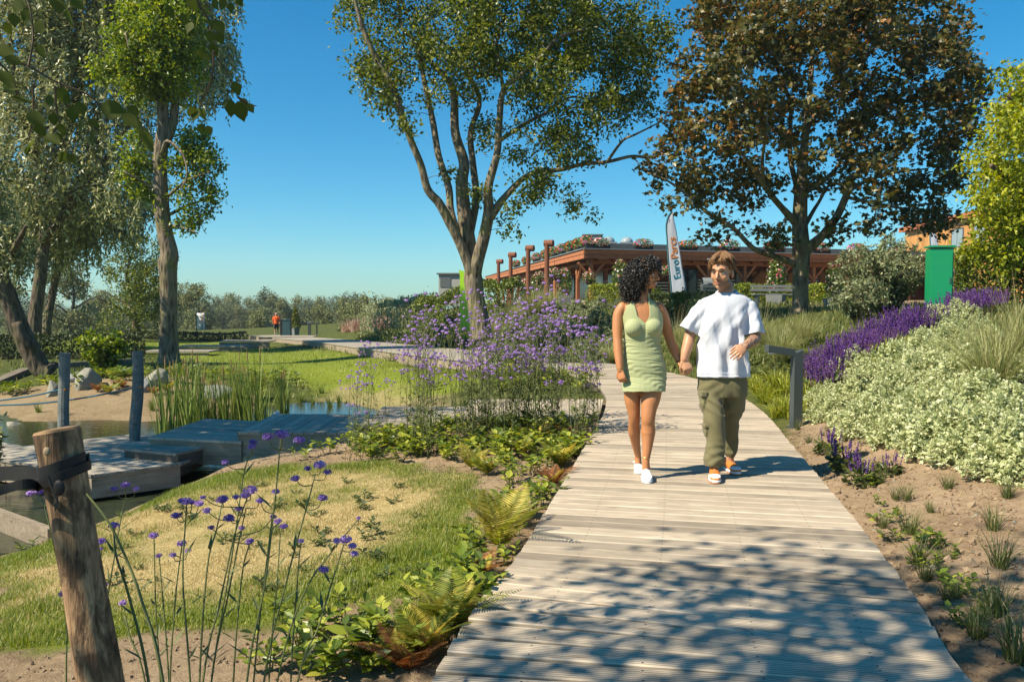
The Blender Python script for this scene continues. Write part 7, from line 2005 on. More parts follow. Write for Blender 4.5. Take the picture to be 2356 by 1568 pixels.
def remesh(mb, voxel, it, name, fac=.5):
    me = mb.mesh(name + '_src'); o = bpy.data.objects.new('tmp_remesh', me); COL.objects.link(o)
    r = o.modifiers.new('r', 'REMESH'); r.mode = 'VOXEL'; r.voxel_size = voxel; r.use_smooth_shade = True
    if it:
        s = o.modifiers.new('s', 'SMOOTH'); s.factor = fac; s.iterations = it
    dg = bpy.context.evaluated_depsgraph_get(); out = bpy.data.meshes.new_from_object(o.evaluated_get(dg)); out.name = name
    bpy.data.objects.remove(o); bpy.data.meshes.remove(me); out.materials.clear()
    return out
def vco(me):
    a = np.empty(len(me.vertices) * 3, np.float32); me.vertices.foreach_get('co', a); return a.reshape(-1, 3).astype(float)
def vno(me):
    a = np.empty(len(me.vertices) * 3, np.float32); me.vertices.foreach_get('normal', a); return a.reshape(-1, 3).astype(float)
def setco(me, V): me.vertices.foreach_set('co', V.astype(np.float32).ravel()); me.update()
def displace(me, f): V, N = vco(me), vno(me); setco(me, V + N * f(V, N)[:, None])
def cut(me, keep):
    """drop faces for which keep(face centre) is false"""
    bm = bmesh.new(); bm.from_mesh(me); bm.faces.ensure_lookup_table()
    C = np.array([f.calc_center_median()[:] for f in bm.faces]); K = keep(C)
    bmesh.ops.delete(bm, geom=[f for f, k in zip(bm.faces, K) if not k], context='FACES')
    bv = [(v, [e.other_vert(v) for e in v.link_edges if e.is_boundary]) for v in bm.verts if v.is_boundary]
    for _ in range(10):
        nc = [(v, v.co * .4 + sum((o.co for o in ns), Vector()) * (.6 / len(ns))) for v, ns in bv if ns]
        for v, c in nc: v.co = c
    bm.to_mesh(me); bm.free()

def head(mb, C, yaw, tilt, s, female=False):
    """adds the head to mb and returns a function from head space (facing -Y) to the world"""
    R = np.array((Matrix.Rotation(yaw, 3, 'Z') @ Matrix.Rotation(tilt, 3, 'X')))
    w = lambda p: np.array(C) + R @ (np.array(p) * s)
    def sp(c, r): mb.sphere(w(c), np.array(r) * s, 20, 14, R)
    sp((0, .015, .045), (.074, .093, .086)); sp((0, -.028, -.01), (.063, .066, .098)); sp((0, -.04, -.072), (.050, .048, .036)); sp((0, -.076, -.094), (.021, .018, .018) if not female else (.017, .016, .017))
    for k in (-1, 1):
        sp((k * .037, -.058, -.022), (.024, .026, .026)); sp((k * .076, .014, -.004), (.010, .021, .032)); sp((k * .011, -.101, -.030), (.009, .011, .008)); sp((k * .048, -.02, -.065), (.016, .03, .024))
    mb.tube([w((-.048, -.070, .030)), w((-.02, -.090, .034)), w((.02, -.090, .034)), w((.048, -.070, .030))], [.010 * s, .012 * s, .012 * s, .010 * s], 8)
    mb.tube([w((0, -.086, .030)), w((0, -.102, .002)), w((0, -.119, -.026))], [.0075 * s, .0095 * s, .0115 * s], 10)
    mb.sphere(w((0, -.116, -.027)), .0115 * s, 10, 8)
    sp((0, -.091, -.054), (.022, .011, .007)); sp((0, -.089, -.066), (.019, .011, .008))
    return w, R
def face_parts(t, w, s, R, lip, brow, smile=False):
    for k in (-1, 1):
        MB().sphere(w((k * .031, -.077, .010)), .0120 * s, 12, 8).build('eye', M_EYE, t, smooth=True)
        MB().sphere(w((k * .030, -.0885, .009)), .0052 * s, 8, 6).build('iris', M_IRIS, t, smooth=True)
        MB().tube([w((k * .045, -.081, .012)), w((k * .031, -.0925, .0185)), w((k * .018, -.087, .013))], [.002 * s, .0032 * s, .002 * s], 6).build('eyelid', M_HAIR_D, t, smooth=True)
        MB().tube([w((k * .052, -.079, .032)), w((k * .034, -.099, .040)), w((k * .014, -.099, .036))], [.0025 * s, .0048 * s, .0042 * s], 6).build('eyebrow', brow, t, smooth=True)
    MB().tube([w((-.024, -.090, -.056)), w((-.008, -.1035, -.052)), w((.008, -.1035, -.052)), w((.024, -.090, -.056))], [.002 * s, .0042 * s, .0042 * s, .002 * s], 8).build('upper_lip', lip, t, smooth=True)
    MB().tube([w((-.022, -.089, -.060)), w((0, -.1025, -.068)), w((.022, -.089, -.060))], [.002 * s, .0055 * s, .002 * s], 8).build('lower_lip', lip, t, smooth=True)
    if smile: MB().tube([w((-.019, -.094, -.059)), w((0, -.1035, -.061)), w((.019, -.094, -.059))], [.0022 * s, .0040 * s, .0022 * s], 8).build('teeth', M_TEETH, t, smooth=True)

def hand(mb, wrist, d, pn, thumb, curl=.5, s=1.0, spread=.0215):
    """palm, four fingers of unequal length bent at the knuckles, thumb from the side of the palm"""
    d = unit(np.array(d, float)); pn = np.array(pn, float); pn = unit(pn - d * (pn @ d)); wd = np.cross(d, pn) * thumb
    W = np.array(wrist); mb.tube([W - d * .012, W + d * .03 * s, W + d * .06 * s, W + d * .085 * s], np.array([.027, .035, .040, .038]) * s, 14, True, .42, wd)
    for i, (o, L) in enumerate(((1.5, .070), (.5, .080), (-.5, .074), (-1.5, .057))):
        p = W + d * (.082 - .006 * abs(o)) * s + wd * o * spread * s; pts = [p - d * .015 * s, p]; ang = 0; seg = (.45, .31, .24)
        for j, k in enumerate(seg):
            ang += curl * (.9, 1.1, .7)[j]; p = p + (d * math.cos(ang) + pn * math.sin(ang)) * L * k * s; pts.append(p)
        mb.tube(pts, np.array([.0088, .0086, .0080, .0074, .0062]) * s, 9); mb.sphere(pts[-1], .0062 * s, 8, 6)
    b = W + d * .022 * s + wd * .028 * s; m1 = b + (d * .030 + wd * .020 + pn * .012) * s; m2 = m1 + (d * .026 + wd * .002 + pn * (.010 + .012 * curl)) * s; m3 = m2 + (d * .020 - wd * .006 * curl + pn * .012 * curl) * s
    mb.tube([b - d * .012 * s, b, m1, m2, m3], np.array([.010, .0125, .0105, .0092, .0072]) * s, 9); mb.sphere(m3, .0072 * s, 8, 6)

def shoe(t, ank, yaw, L, mats, lift=0.0, name='shoe'):
    """low trainer: sole, upper, toe cap, tongue and laces; toe towards -Y turned by yaw; lift raises the heel"""
    k = L / .285
    R = Matrix.Rotation(yaw, 3, 'Z') @ Matrix.Rotation(lift, 3, 'X')
    A = np.array([ank[0], ank[1], 0.0]); RM = np.array(R)
    toe = np.array([0, -.185 * k, 0]); pivot = toe if lift else np.zeros(3)
    w = lambda p: A + np.array(Matrix.Rotation(yaw, 3, 'Z')) @ (pivot + np.array(Matrix.Rotation(-lift, 3, 'X')) @ (np.array(p) * k - pivot))
    ys = [.082, .06, .0, -.06, -.11, -.155, -.185, -.198]; hw = [.024, .034, .036, .039, .045, .043, .031, .012]; hh = [.085, .095, .098, .085, .066, .052, .043, .036]
    def section(y, a, h, z0, n=16):
        pts = []
        for i in range(n):
            th = 2 * PI * i / n; x = math.cos(th); z = math.sin(th)
            pts.append(w((np.sign(x) * abs(x) ** .8 * a, y, z0 + (h - z0) * (.5 + .5 * np.sign(z) * abs(z) ** .75))))
        return pts
    def lofty(idx, grow, z0, hs, nm, mat, par):
        m = MB(); V = []; n = 16
        for i in idx: V += section(ys[i] - (grow if i == idx[-1] else -grow if i == 0 else 0), hw[i] + grow, hs(i), z0)
        q = len(idx); F = [(a * n + b, a * n + (b + 1) % n, (a + 1) * n + (b + 1) % n, (a + 1) * n + b) for a in range(q - 1) for b in range(n)]
        m.add(V, np.array(F)); m.ng.append(list(range(n))[::-1]); m.ng.append([(q - 1) * n + b for b in range(n)])
        o = m.build(nm, mat, par, smooth=True); s_ = o.modifiers.new('sub', 'SUBSURF'); s_.levels = s_.render_levels = 1
        return o
    up = lofty(range(8), 0, .02, lambda i: hh[i], name, mats[0], t)
    lofty(range(8), .005, .006, lambda i: .030, 'midsole', mats[1], up)
    lofty(range(8), .006, .0, lambda i: .010, 'outsole', mats[2], up)
    lofty(range(4, 7), .001, .040, lambda i: hh[i] + .0035, 'toe_box', mats[3], up)
    for i, (y, z) in enumerate(((.012, .101), (-.015, .097), (-.04, .091), (-.065, .083), (-.085, .076))):
        MB().tube([w((-.028, y + .006, z - .016)), w((0, y, z + .004)), w((.028, y + .006, z - .016))], .0042 * k, 6).build('lace', mats[4], up, smooth=True)
    MB().tube([w((0, -.03, .09)), w((0, .005, .108)), w((0, .022, .125))], [.014 * k, .02 * k, .019 * k], 10, True, .35, (1, 0, 0)).build('tongue', mats[0], up, smooth=True)
    MB().add(*tube_np([w((.034 * math.cos(a), .035 + .045 * math.sin(a), .098)) for a in np.linspace(0, 2 * PI, 17)], .009 * k, 8)[:2]).build('collar', mats[0], up, smooth=True)
    return up

# ------------------------------------------------------------------ the woman
wo_ = J(375, 1480, 0); wo_[2] = 0
woman = thing('person', 'woman with black curly hair in a pale green halter dress', 'person', tuple(wo_))
WT = [(372, 318, 402, .055, .01), (392, 268, 446, .066, .015), (412, 226, 480, .076, .015), (455, 230, 482, .092, .01), (540, 246, 486, .104, 0), (600, 252, 474, .100, 0), (655, 254, 468, .092, 0), (720, 248, 485, .100, 0), (790, 240, 506, .115, .005), (850, 240, 508, .116, .005)]
def breasts(m, g):
    for cx, cy in ((308, 552), (424, 548)): m.sphere(J(cx, cy, -.072), (.074 + g, .062 + g, .068 + g), 18, 12)
mb = MB()
loft(mb, [pr(*r, grow=-.006) for r in WT] + [pr(905, 246, 500, .105, 0, -.006)])
breasts(mb, -.006)
C = J(382, 224, -.01); WS = .98; wW, RW = head(mb, C, math.radians(58), math.radians(4), WS, True)
limb(mb, [J(360, 400, .015), J(360, 350, .012), J(368, 290, .015)], [.062, .052, .050])
# arms
limb(mb, [J(238, 424, .012), J(215, 470, .015), J(207, 545, .0), J(208, 618, -.02), J(212, 690, -.045), J(218, 760, -.075), J(224, 812, -.095)], [.046, .048, .044, .039, .040, .033, .026])
hand(mb, J(224, 812, -.095), J(240, 900, -.12) - J(224, 812, -.095), (.55, .75, .1), -1, .75, .93)
limb(mb, [J(466, 424, .015), J(492, 480, .03), J(513, 555, .045), J(530, 618, .05), J(556, 685, .035), J(576, 730, .015), J(590, 756, .0)], [.046, .046, .042, .038, .038, .031, .026])
hand(mb, J(590, 756, 0), J(622, 812, -.01) - J(590, 756, 0), (.5, -.35, -.1), 1, .85, .90)
# legs
limb(mb, [J(305, 880, .02), J(300, 985, .01), J(306, 1050, .01), J(312, 1105, .02), J(310, 1150, .06), J(311, 1195, .10), J(322, 1280, .17), J(334, 1345, .22), J(334, 1345, .22) * np.array([1, 1, .45])], [.082, .069, .056, .047, .047, .052, .036, .027, .03])
limb(mb, [J(425, 880, 0), J(413, 985, -.06), J(402, 1050, -.085), J(397, 1112, -.10), J(397, 1150, -.09), J(397, 1200, -.085), J(393, 1280, -.10), J(384, 1368, -.12), J(384, 1368, -.12) * np.array([1, 1, .45])], [.092, .080, .065, .056, .054, .060, .043, .029, .032])
me = remesh(mb, .0046, 5, 'body', .5)
link('body', me, M_SKIN_W, woman)
face_parts(woman, wW, WS, RW, M_LIP_W, M_HAIR_D, True)
# dress
mb = MB()
loft(mb, [pr(*r, grow=.005) for r in WT] + [pr(905, 238, 504, .130, -.012, .004), pr(950, 238, 500, .135, -.025, .004)])
breasts(mb, .004); limb(mb, [J(360, 400, .015), J(360, 350, .012), J(366, 315, .015)], [.068, .058, .057])
me = remesh(mb, .0052, 5, 'dress')
def ruche(V, N):
    cx, cy = unproj(V); z = V[:, 2]; x = V[:, 0]
    low = np.clip((cy - 585) / 40, 0, 1) * np.clip((960 - cy) / 60, 0, 1)
    side = .35 + .65 * np.clip(np.abs(cx - 365) / 110, 0, 1)
    f = np.sin(z * 230 + 3.2 * np.sin(x * 13 + z * 17) + 2.0 * np.sin(x * 31 + z * 40)) * .5 * (.4 + np.abs(np.sin(x * 17 + z * 21))) + np.sin(z * 115 + 3 * np.sin(x * 9 + 1.7 + z * 9)) * .5
    f = np.sign(f) * np.abs(f) ** .8
    bust = np.clip(1 - np.abs(cx - 380) / 55, 0, 1) * np.clip((610 - cy) / 30, 0, 1) * np.clip((cy - 520) / 20, 0, 1)
    return .0034 * f * low * side + bust * .0028 * np.sin(z * 380 + x * 40) - .006 * bust * np.clip(1 - np.abs(cx - 380) / 12, 0, 1)
displace(me, ruche)
def dress_keep(Cc):
    cx, cy = unproj(Cc); front = Cc[:, 1] < PY0 + .02
    li = np.interp(cy, [330, 395, 480, 525], [318, 310, 332, 380]); lo = np.interp(cy, [330, 395, 450, 530], [300, 276, 250, 225])
    ri = np.interp(cy, [345, 430, 480, 525], [396, 404, 406, 380]); ro = np.interp(cy, [345, 400, 460, 530], [420, 444, 482, 520])
    strap = front & (cy > 335) & (((cx > lo) & (cx < li)) | ((cx > ri) & (cx < ro)))
    return (np.where(front, (cy > 524), cy > 560) | strap) & (cy < 947.5)
cut(me, dress_keep); o = link('dress', me, M_DRESS, woman); sd_ = o.modifiers.new('thickness', 'SOLIDIFY'); sd_.thickness = .003
# hair
rg = np.random.default_rng(51)
mb = MB(); mb.sphere(J(345, 226, .022), (.110, .118, .124), 20, 14); mb.sphere(wW((0, -.03, .088)), (.066, .06, .045), 14, 10); mb.sphere(J(292, 300, .03), (.078, .088, .105), 16, 12); mb.sphere(J(300, 345, .03), (.06, .07, .07), 12, 10)
hv = remesh(mb, .008, 6, 'hair'); displace(hv, lambda V, N: .006 * np.sin(V[:, 0] * 150) * np.sin(V[:, 2] * 140 + V[:, 1] * 90))
hair = link('hair', hv, M_HAIR_W, woman)
fd = RW @ np.array([0, -1, 0]); cu = MB(); k = 0
ells = [(J(345, 226, .018), np.array([.128, .134, .134]), .55), (J(290, 300, .03), np.array([.090, .100, .118]), .33), (J(298, 352, .03), np.array([.072, .08, .075]), .12), (wW((0, -.035, .085)), np.array([.078, .075, .06]), .2)]
while k < 1150:
    e = ells[rg.choice(4, p=[.45, .24, .10, .21])]; dv = rdir(1, rg)[0]; p = e[0] + dv * e[1] * rg.uniform(.86, 1.04)
    h = p - C; hl = RW.T @ h / WS
    if hl[1] < -.06 and hl[2] < .056 and abs(hl[0]) < .058: continue
    if hl[1] < -.03 and hl[2] < -.03 and hl[0] > -.03: continue
    L = rg.uniform(.045, .085); n = 15; u = np.linspace(0, 1, n); r = rg.uniform(.0065, .0105); ph = rg.uniform(0, 6); tn = rg.uniform(1.6, 2.6)
    ax = unit(np.array([0, 0, -1.]) + dv * .45 + rg.normal(size=3) * .2); s1 = unit(np.cross(ax, dv + .01)); s2 = np.cross(ax, s1)
    P = p - ax * L * .35 + ax[None] * (L * u)[:, None] + r * (np.cos(ph + tn * 6.28 * u)[:, None] * s1 + np.sin(ph + tn * 6.28 * u)[:, None] * s2)
    if (P @ np.array([0, 0, 1.])).min() < 1.40: continue
    cu.tube(P, .0034 * (1 - .5 * u ** 3), 4, cap=False); k += 1
tag(cu.build('curls', M_HAIR_W, hair, smooth=True), kind='stuff')
for (ax_, ay_, dy_, yaw, lift) in ((384, 1368, -.12, math.radians(-4), 0), (334, 1345, .22, math.radians(-3), .16)):
    p = J(ax_, ay_, dy_); shoe(woman, p, yaw, .262, (M_SHOEW, M_SHOEW, M_SHOEW, M_SHOEW, M_SHOEW), lift)
p = J(588, 752, .0); d = unit(J(622, 812, -.01) - J(590, 756, 0)); s1 = unit(np.cross(d, [0, 1, 0])); s2 = np.cross(d, s1)
m = MB()
for a in np.linspace(0, 2 * PI, 18, endpoint=False): m.sphere(p + .0295 * (math.cos(a) * s1 + math.sin(a) * s2), .0048, 6, 5)
tag(m.build('bracelet', M_BEAD, woman, smooth=True), kind='stuff')
p = J(385, 1352, -.12); MB().tube([p + np.array([.034 * math.cos(a), .034 * math.sin(a), 0]) for a in np.linspace(0, 2 * PI, 20)], .0016, 5, cap=False).build('anklet', M_GOLD, woman)
p = J(222, 800, -.090); MB().tube([p + np.array([.029 * math.cos(a), .029 * math.sin(a), .004 * math.cos(a)]) for a in np.linspace(0, 2 * PI, 20)], .0016, 5, cap=False).build('bangle', M_GOLD, woman)

# ------------------------------------------------------------------ the man
mo_ = J(860, 1480, 0); mo_[2] = 0
man = thing('person', 'man in an oversized white shirt and olive cargo trousers', 'person', tuple(mo_))
MT = [(332, 826, 946, .066, .016), (346, 795, 985, .085, .012), (372, 742, 1022, .102, .012), (420, 722, 1030, .120, .01), (500, 716, 1008, .132, 0), (600, 712, 1003, .135, 0), (700, 704, 1014, .138, 0), (800, 698, 1022, .140, 0), (858, 694, 1027, .140, 0)]
mb = MB()
loft(mb, [pr(*r, grow=-.028) for r in MT[1:]] + [pr(910, 722, 1000, .11, 0)])
CM = J(855, 214, -.02); s = 1.10; wM, RM_ = head(mb, CM, math.radians(-33), math.radians(5), s)
limb(mb, [J(884, 355, .01), J(880, 310, .01), J(870, 270, .0)], [.068, .061, .058])
limb(mb, [J(765, 420, .01), J(708, 485, .01), J(672, 560, .02), J(656, 605, .02), J(645, 655, .0), J(630, 705, -.02), J(620, 746, -.035)], [.045, .050, .048, .046, .047, .040, .031])
hand(mb, J(620, 746, -.035), J(641, 800, -.055) - J(620, 746, -.035), (-.15, .95, -.1), -1, .62, 1.06)
limb(mb, [J(1000, 420, .01), J(1036, 485, -.01), J(1056, 560, -.04), J(1060, 615, -.055), J(1050, 628, -.11), J(1028, 645, -.17), J(1003, 665, -.225)], [.045, .050, .049, .047, .048, .041, .031])
hand(mb, J(1003, 665, -.225), np.array([-.62, -.38, -.42]), (-.25, .75, -.55), -1, .42, 1.08)
limb(mb, [J(790, 900, 0), J(802, 1120, -.085), J(814, 1250, -.095), J(806, 1420, -.11)], [.065, .045, .042, .036]); limb(mb, [J(930, 900, .02), J(917, 1120, .1), J(914, 1240, .165), J(905, 1375, .2)], [.065, .04, .036, .032])
me = remesh(mb, .0046, 3, 'body', .45)
V = vco(me)
def seg_d(V, a, b):
    ab = b - a; t_ = np.clip(((V - a) @ ab) / (ab @ ab), 0, 1); return np.linalg.norm(V - a - t_[:, None] * ab, axis=1)
ink = np.clip(1 - (np.minimum(seg_d(V, J(1056, 560, -.04), J(1060, 615, -.055)), seg_d(V, J(1060, 615, -.055), J(1012, 657, -.21))) - .050) / .015, 0, 1)
hl = (V - CM) @ RM_ / s
beard = np.clip((-.035 - hl[:, 2]) / .02, 0, 1) * np.clip((.045 - hl[:, 1]) / .02, 0, 1) * np.clip((hl[:, 2] + .135) / .02, 0, 1) * (np.linalg.norm(V - CM, axis=1) < .15)
beard *= .45 + .55 * np.clip((np.abs(hl[:, 0]) - .018) / .02, 0, 1)
for nm, val in (('ink', ink), ('beard', beard)):
    at_ = me.attributes.new(nm, 'FLOAT', 'POINT'); at_.data.foreach_set('value', val.astype(np.float32))
link('body', me, M_SKIN_M, man)
face_parts(man, wM, s, RM_, M_LIP_M, M_HAIR_D)
# shirt
mb = MB(); loft(mb, [pr(*r) for r in MT], p=2.5)
SL_ = [([J(762, 412, .01), J(706, 480, .008), J(672, 528, .01), J(645, 574, .01)], [.078, .078, .077, .076]), ([J(1002, 412, .01), J(1034, 480, -.01), J(1050, 535, -.03), J(1060, 596, -.05)], [.078, .078, .078, .078])]
for pts, rad in SL_: mb.tube(spline(pts, 5), np.interp(np.linspace(0, 3, 16), range(4), rad), 20); mb.sphere(pts[0], rad[0] * .86, 16, 12)
me = remesh(mb, .0062, 9, 'shirt')
def drape(V, N):
    cx, cy = unproj(V); x, y, z = V[:, 0], V[:, 1], V[:, 2]
    g = np.clip((cy - 400) / 180, 0, 1)
    th = np.arctan2(y - PY0, (x - mo_[0])) * 3.2
    a = np.sin(x * 48 + 1.6 * np.sin(z * 5.3 + 1) + .5 * z * 9 + y * 30); b = np.sin(x * 40 - z * 13 + 1.6 * np.sin(z * 7 + x * 4) + y * 14); c = np.sin(z * 62 + x * 26 + 2.2 * np.sin(x * 13)) 
    r = lambda q: np.sign(q) * np.abs(q) ** .7
    hem = np.clip((cy - 780) / 60, 0, 1)
    slv = ((cx < 705) | (cx > 1020)) * 1.0
    arm = np.clip(1 - np.hypot(cx - 735, cy - 520) / 120, 0, 1) + np.clip(1 - np.hypot(cx - 1010, cy - 500) / 120, 0, 1)
    return g * (.0105 * r(a) + .0075 * r(b)) * (1 - .4 * hem) + .0016 * c * (.2 + hem) + .005 * arm * np.sin((cx + cy * .9) * .085) + slv * .003 * np.sin((cx - cy) * .06) - .0035 * (np.abs(cy - 843) < 3) * (cx > 690) * (cx < 1030)
displace(me, drape)
ends = [(pts[-1], unit(pts[-1] - pts[-2])) for pts, _ in SL_]
def shirt_keep(Cc):
    cx, cy = unproj(Cc); k = ~((cy > 855) & (cx > 690) & (cx < 1032) & (np.abs(Cc[:, 2] - J(860, 860)[2]) < .012))
    for e, d in ends: k &= ~((((Cc - e) @ d) > -.006) & (np.linalg.norm(Cc - e, axis=1) < .12))
    return k
cut(me, shirt_keep); o = link('shirt', me, M_TEE, man); sd_ = o.modifiers.new('thickness', 'SOLIDIFY'); sd_.thickness = .004
shirt = o
MB().tube([J(884, 334, .014) + np.array([.080 * math.cos(a), .072 * math.sin(a), .024 * math.sin(a) + .010 * math.cos(a)]) for a in np.linspace(0, 2 * PI, 33)], .0115, 10, cap=False).build('collar', M_TEE, shirt, smooth=True)
# trousers
mb = MB(); loft(mb, [pr(835, 712, 1008, .118), pr(880, 706, 1012, .124), pr(930, 706, 1012, .124), pr(975, 712, 1008, .115)], p=2.4)
def leg(rows):
    pts = [J(c, cy, dy) for cy, c, h, dy in rows]; rad = [h * MPX for cy, c, h, dy in rows]
    P = spline(pts, 5); R = np.interp(np.linspace(0, len(pts) - 1, len(P)), range(len(pts)), rad); mb.tube(P, R, 24, True, 1.02, (1, 0, 0))
leg([(900, 786, 77, -.01), (960, 790, 75, -.02), (1040, 798, 67, -.055), (1120, 806, 63, -.085), (1220, 814, 61, -.095), (1300, 815, 60, -.10), (1365, 806, 64, -.11), (1405, 806, 58, -.11)])
leg([(900, 930, 80, .0), (960, 936, 75, .01), (1040, 928, 62, .045), (1120, 917, 50, .10), (1200, 915, 44, .15), (1280, 912, 42, .18), (1325, 905, 40, .195), (1347, 905, 32, .2)])
for cx, cy, dy, sz in ((735, 1005, -.045, (.024, .07, .10)), (752, 1185, -.09, (.020, .055, .062)), (985, 1000, .045, (.022, .065, .10))):
    mb.sphere(J(cx, cy, dy), sz, 16, 12)
me = remesh(mb, .0060, 5, 'trousers')
def folds(V, N):
    cx, cy = unproj(V); x, y, z = V[:, 0], V[:, 1], V[:, 2]; r = lambda q: np.sign(q) * np.abs(q) ** .75
    left = cx < 868; sg = np.where(left, 1, -1)
    kn = np.clip((cy - 930) / 90, 0, 1); an = np.clip((cy - 1240) / 80, 0, 1); hip = np.clip(1 - np.abs(cy - 925) / 90, 0, 1)
    a = r(np.sin(z * 44 + sg * x * 42 + 2.3 * np.sin(z * 13 + x * 7) + y * 22)); b = r(np.sin(z * 95 - x * 22 + 2.5 * np.sin(x * 17 + z * 8))); c = r(np.sin(x * 60 + z * 24))
    amt = np.where(left, 1.0, .55)
    return amt * (kn * .0065 * a * (.3 + np.abs(np.sin(z * 9 + x * 5))) + an * .0038 * b + hip * .003 * r(np.sin(z * 70 - sg * x * 48))) + .0015 * c
displace(me, folds)
tr = link('trousers', me, M_PANTS, man)
for nm, cx, cy, dy, sz in (('pocket_flap', 736, 958, -.05, (.027, .068, .026)), ('pocket_flap', 753, 1156, -.09, (.022, .054, .018)), ('pocket_flap', 984, 954, .04, (.025, .064, .026))):
    mb = MB(); mb.box(J(cx, cy, dy), np.array(sz) * 2 * np.array([1, 1, .9])); m_ = remesh(mb, .006, 6, nm); link(nm, m_, M_PANTS, tr)
for yaw, (ax_, ay_, dy_), lift in ((math.radians(-10), (806, 1398, -.115), 0), (math.radians(4), (905, 1350, .2), .05)):
    shoe(man, J(ax_, ay_, dy_), yaw, .295, (M_SHOEO, M_SHOEW, M_SOLEO, M_SHOEW, M_LACE), lift)
# hair
s = 1.10
mb = MB(); mb.sphere(wM((0, .018, .058)), np.array((.079, .097, .085)) * s, 24, 16, RM_); mb.sphere(wM((0, -.025, .100)), np.array((.066, .066, .042)) * s, 16, 10, RM_)
hv = remesh(mb, .005, 4, 'hair')
cut(hv, lambda Cc: (lambda h: (h[:, 2] > np.interp(h[:, 1], [-.12, -.085, -.05, -.01, .03, .07, .12], [.088, .086, .060, .030, .012, -.045, -.06])))((Cc - CM) @ RM_ / s))
hair = link('hair', hv, M_HAIR_M, man); hair.modifiers.new('thickness', 'SOLIDIFY').thickness = .006
rg = np.random.default_rng(52); st = MB(); k = 0
while k < 620:
    d = rdir(1, rg)[0]
    if d[2] < -.1: continue
    p = np.array((0, .018, .060)) + d * np.array((.081, .099, .089)); 
    if p[2] < np.interp(p[1], [-.12, -.085, -.05, -.01, .03, .07, .12], [.095, .092, .066, .036, .02, -.03, -.05]): continue
    side = np.sign(p[0] + .02) or 1; L = rg.uniform(.03, .055) * (1.2 if p[2] > .09 else .6)
    g = np.array([side * .8, -.25 if p[1] < .03 else .5, .10 if p[2] > .10 else -.9]) if p[1] > -.04 else np.array([side * .9, .35, .5]); tn = unit(g - d * (g @ d)) + rg.normal(size=3) * .05
    q = [p - d * .004, p + d * .003 + tn * L * .4, p + d * .001 + tn * L * .8, p - d * .006 + tn * L * 1.1 - np.array([0, 0, .004])]
    st.tube([wM(v) for v in spline(q, 2)], np.array([.003, .0034, .0034, .003, .0026, .002, .001]) * s, 4, cap=False); k += 1
for k in range(620):
    y = rg.uniform(-.085, .085); sd2 = 1 if rg.uniform() < .5 else -1; f0 = rg.uniform(0, .35); f1 = f0 + (rg.uniform(.5, 1.15) if y > -.03 else rg.uniform(.35, .7)); h = rg.uniform(.002, .010)
    ry = math.sqrt(max(.05, 1 - (y / .105) ** 2)); q = []
    for u in np.linspace(0, 1, 7):
        f = f0 + (f1 - f0) * u; yy = y - .030 * u * (1 if y < .02 else -.5)
        q.append((sd2 * math.sin(f) * (.080 * ry + h) + .012, yy, .060 + math.cos(f) * ((.090 if y < .03 else .084) * ry + h) + .010 * (1 - u) * (y < 0)))
    st.tube([wM(v) for v in q], np.array([.0022, .003, .003, .003, .0028, .0022, .001]) * s, 4, cap=False)
tag(st.build('strands', M_HAIR_M, hair, smooth=True), kind='stuff')

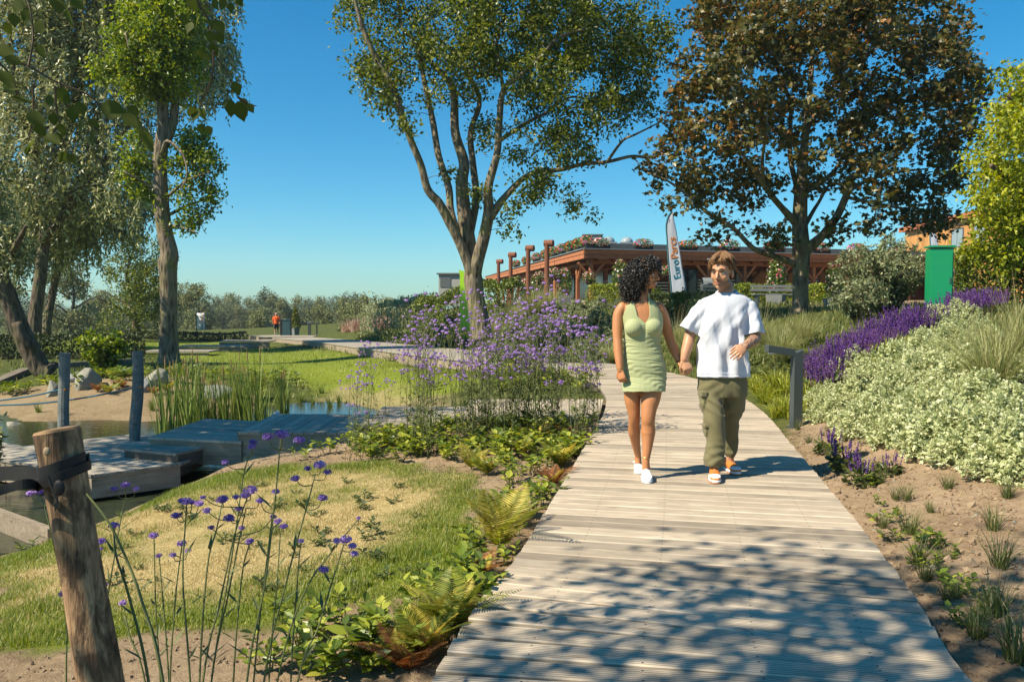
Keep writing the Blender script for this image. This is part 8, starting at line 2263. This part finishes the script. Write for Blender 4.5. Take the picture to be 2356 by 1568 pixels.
# ------------------------------------------------------------------ far walker in orange
q = at(636, 771, 66); zf = -1.36
far = thing('person', 'far man in an orange shirt, black shorts and a cap walking away along the walkway', 'person', (q.x, 66, zf))
def F(x, y, z): return np.array([q.x + x, 66 + y, zf + z])
mb = MB(); loft(mb, [(F(0, 0, .90), .16, .11), (F(0, 0, 1.1), .15, .10), (F(0, 0, 1.3), .19, .11), (F(0, 0, 1.43), .17, .09), (F(0, 0, 1.5), .06, .06)])
mb.sphere(F(0, -.01, 1.63), (.078, .095, .115), 14, 10); mb.sphere(F(0, .09, 1.62), (.02, .02, .02), 8, 6); limb(mb, [F(0, 0, 1.46), F(0, 0, 1.56)], [.055, .052])
for k in (-1, 1):
    mb.sphere(F(k * .08, 0, 1.62), (.012, .02, .03), 8, 6)
    limb(mb, [F(k * .20, 0, 1.40), F(k * .27, .02, 1.14), F(k * .29, -.03 * k, .92)], [.052, .042, .03]); hand(mb, F(k * .29, -.03 * k, .92), (0, .05, -1), (-k, 0, 0), k, .5, 1.0)
    limb(mb, [F(k * .09, 0, .88), F(k * .1, .06 * k, .5), F(k * .1, -.02 + .06 * k, .3), F(k * .1, .1 * k, .09)], [.085, .058, .055, .035])
    limb(mb, [F(k * .1, .1 * k - .05, .04), F(k * .11, .1 * k + .14, .035)], [.038, .036])
link('body', remesh(mb, .011, 3, 'body'), M_SKIN_F, far)
mb = MB(); loft(mb, [(F(0, 0, .86), .205, .14), (F(0, 0, 1.1), .195, .135), (F(0, 0, 1.3), .225, .14), (F(0, 0, 1.43), .20, .115), (F(0, 0, 1.49), .09, .08)])
for k in (-1, 1): limb(mb, [F(k * .19, 0, 1.40), F(k * .27, .01, 1.18)], [.085, .08])
m_ = remesh(mb, .013, 5, 'shirt'); displace(m_, lambda V, N: .008 * np.sin(V[:, 0] * 30 + V[:, 2] * 9)); link('shirt', m_, M_OTEE, far)
mb = MB(); loft(mb, [(F(0, 0, .95), .185, .13), (F(0, 0, .8), .19, .135)])
for k in (-1, 1): limb(mb, [F(k * .09, 0, .84), F(k * .105, .05 * k, .5)], [.10, .098])
link('shorts', remesh(mb, .013, 4, 'shorts'), M_SHORTS, far)
mb = MB(); mb.sphere(F(0, 0, 1.69), (.092, .108, .075), 14, 10); cp_ = mb.build('cap', M_FL_MIX, far, smooth=True); cp_.data.materials[0] = simple_mat('red_white_cap', (.65, .08, .06), (.75, .72, .7), 14, .8)
for k in (-1, 1): MB().sphere(F(k * .1, .1 * k + .04, .05), (.045, .13, .05), 12, 8).build('shoe', M_SHOEW, far, smooth=True)

# ================================================================== summer haze in the air
m = bpy.data.materials.new('summer_haze'); m.use_nodes = True; n = m.node_tree.nodes; n.clear()
vo_ = n.new('ShaderNodeOutputMaterial'); pv_ = n.new('ShaderNodeVolumePrincipled')
pv_.inputs['Color'].default_value = (.80, .88, 1.0, 1); pv_.inputs['Density'].default_value = HAZE; pv_.inputs['Anisotropy'].default_value = .2
m.node_tree.links.new(pv_.outputs[0], vo_.inputs['Volume'])
hz = MB().box((0, 300, 20), (1500, 1300, 62)).build('haze', m)
tag(hz, 'pale summer haze filling the air', 'haze', kind='stuff')
SC.cycles.volume_bounces = 0

for o in list(SC.objects):
    if o.name.split('.')[0] == 'stems': o['kind'] = 'stuff'
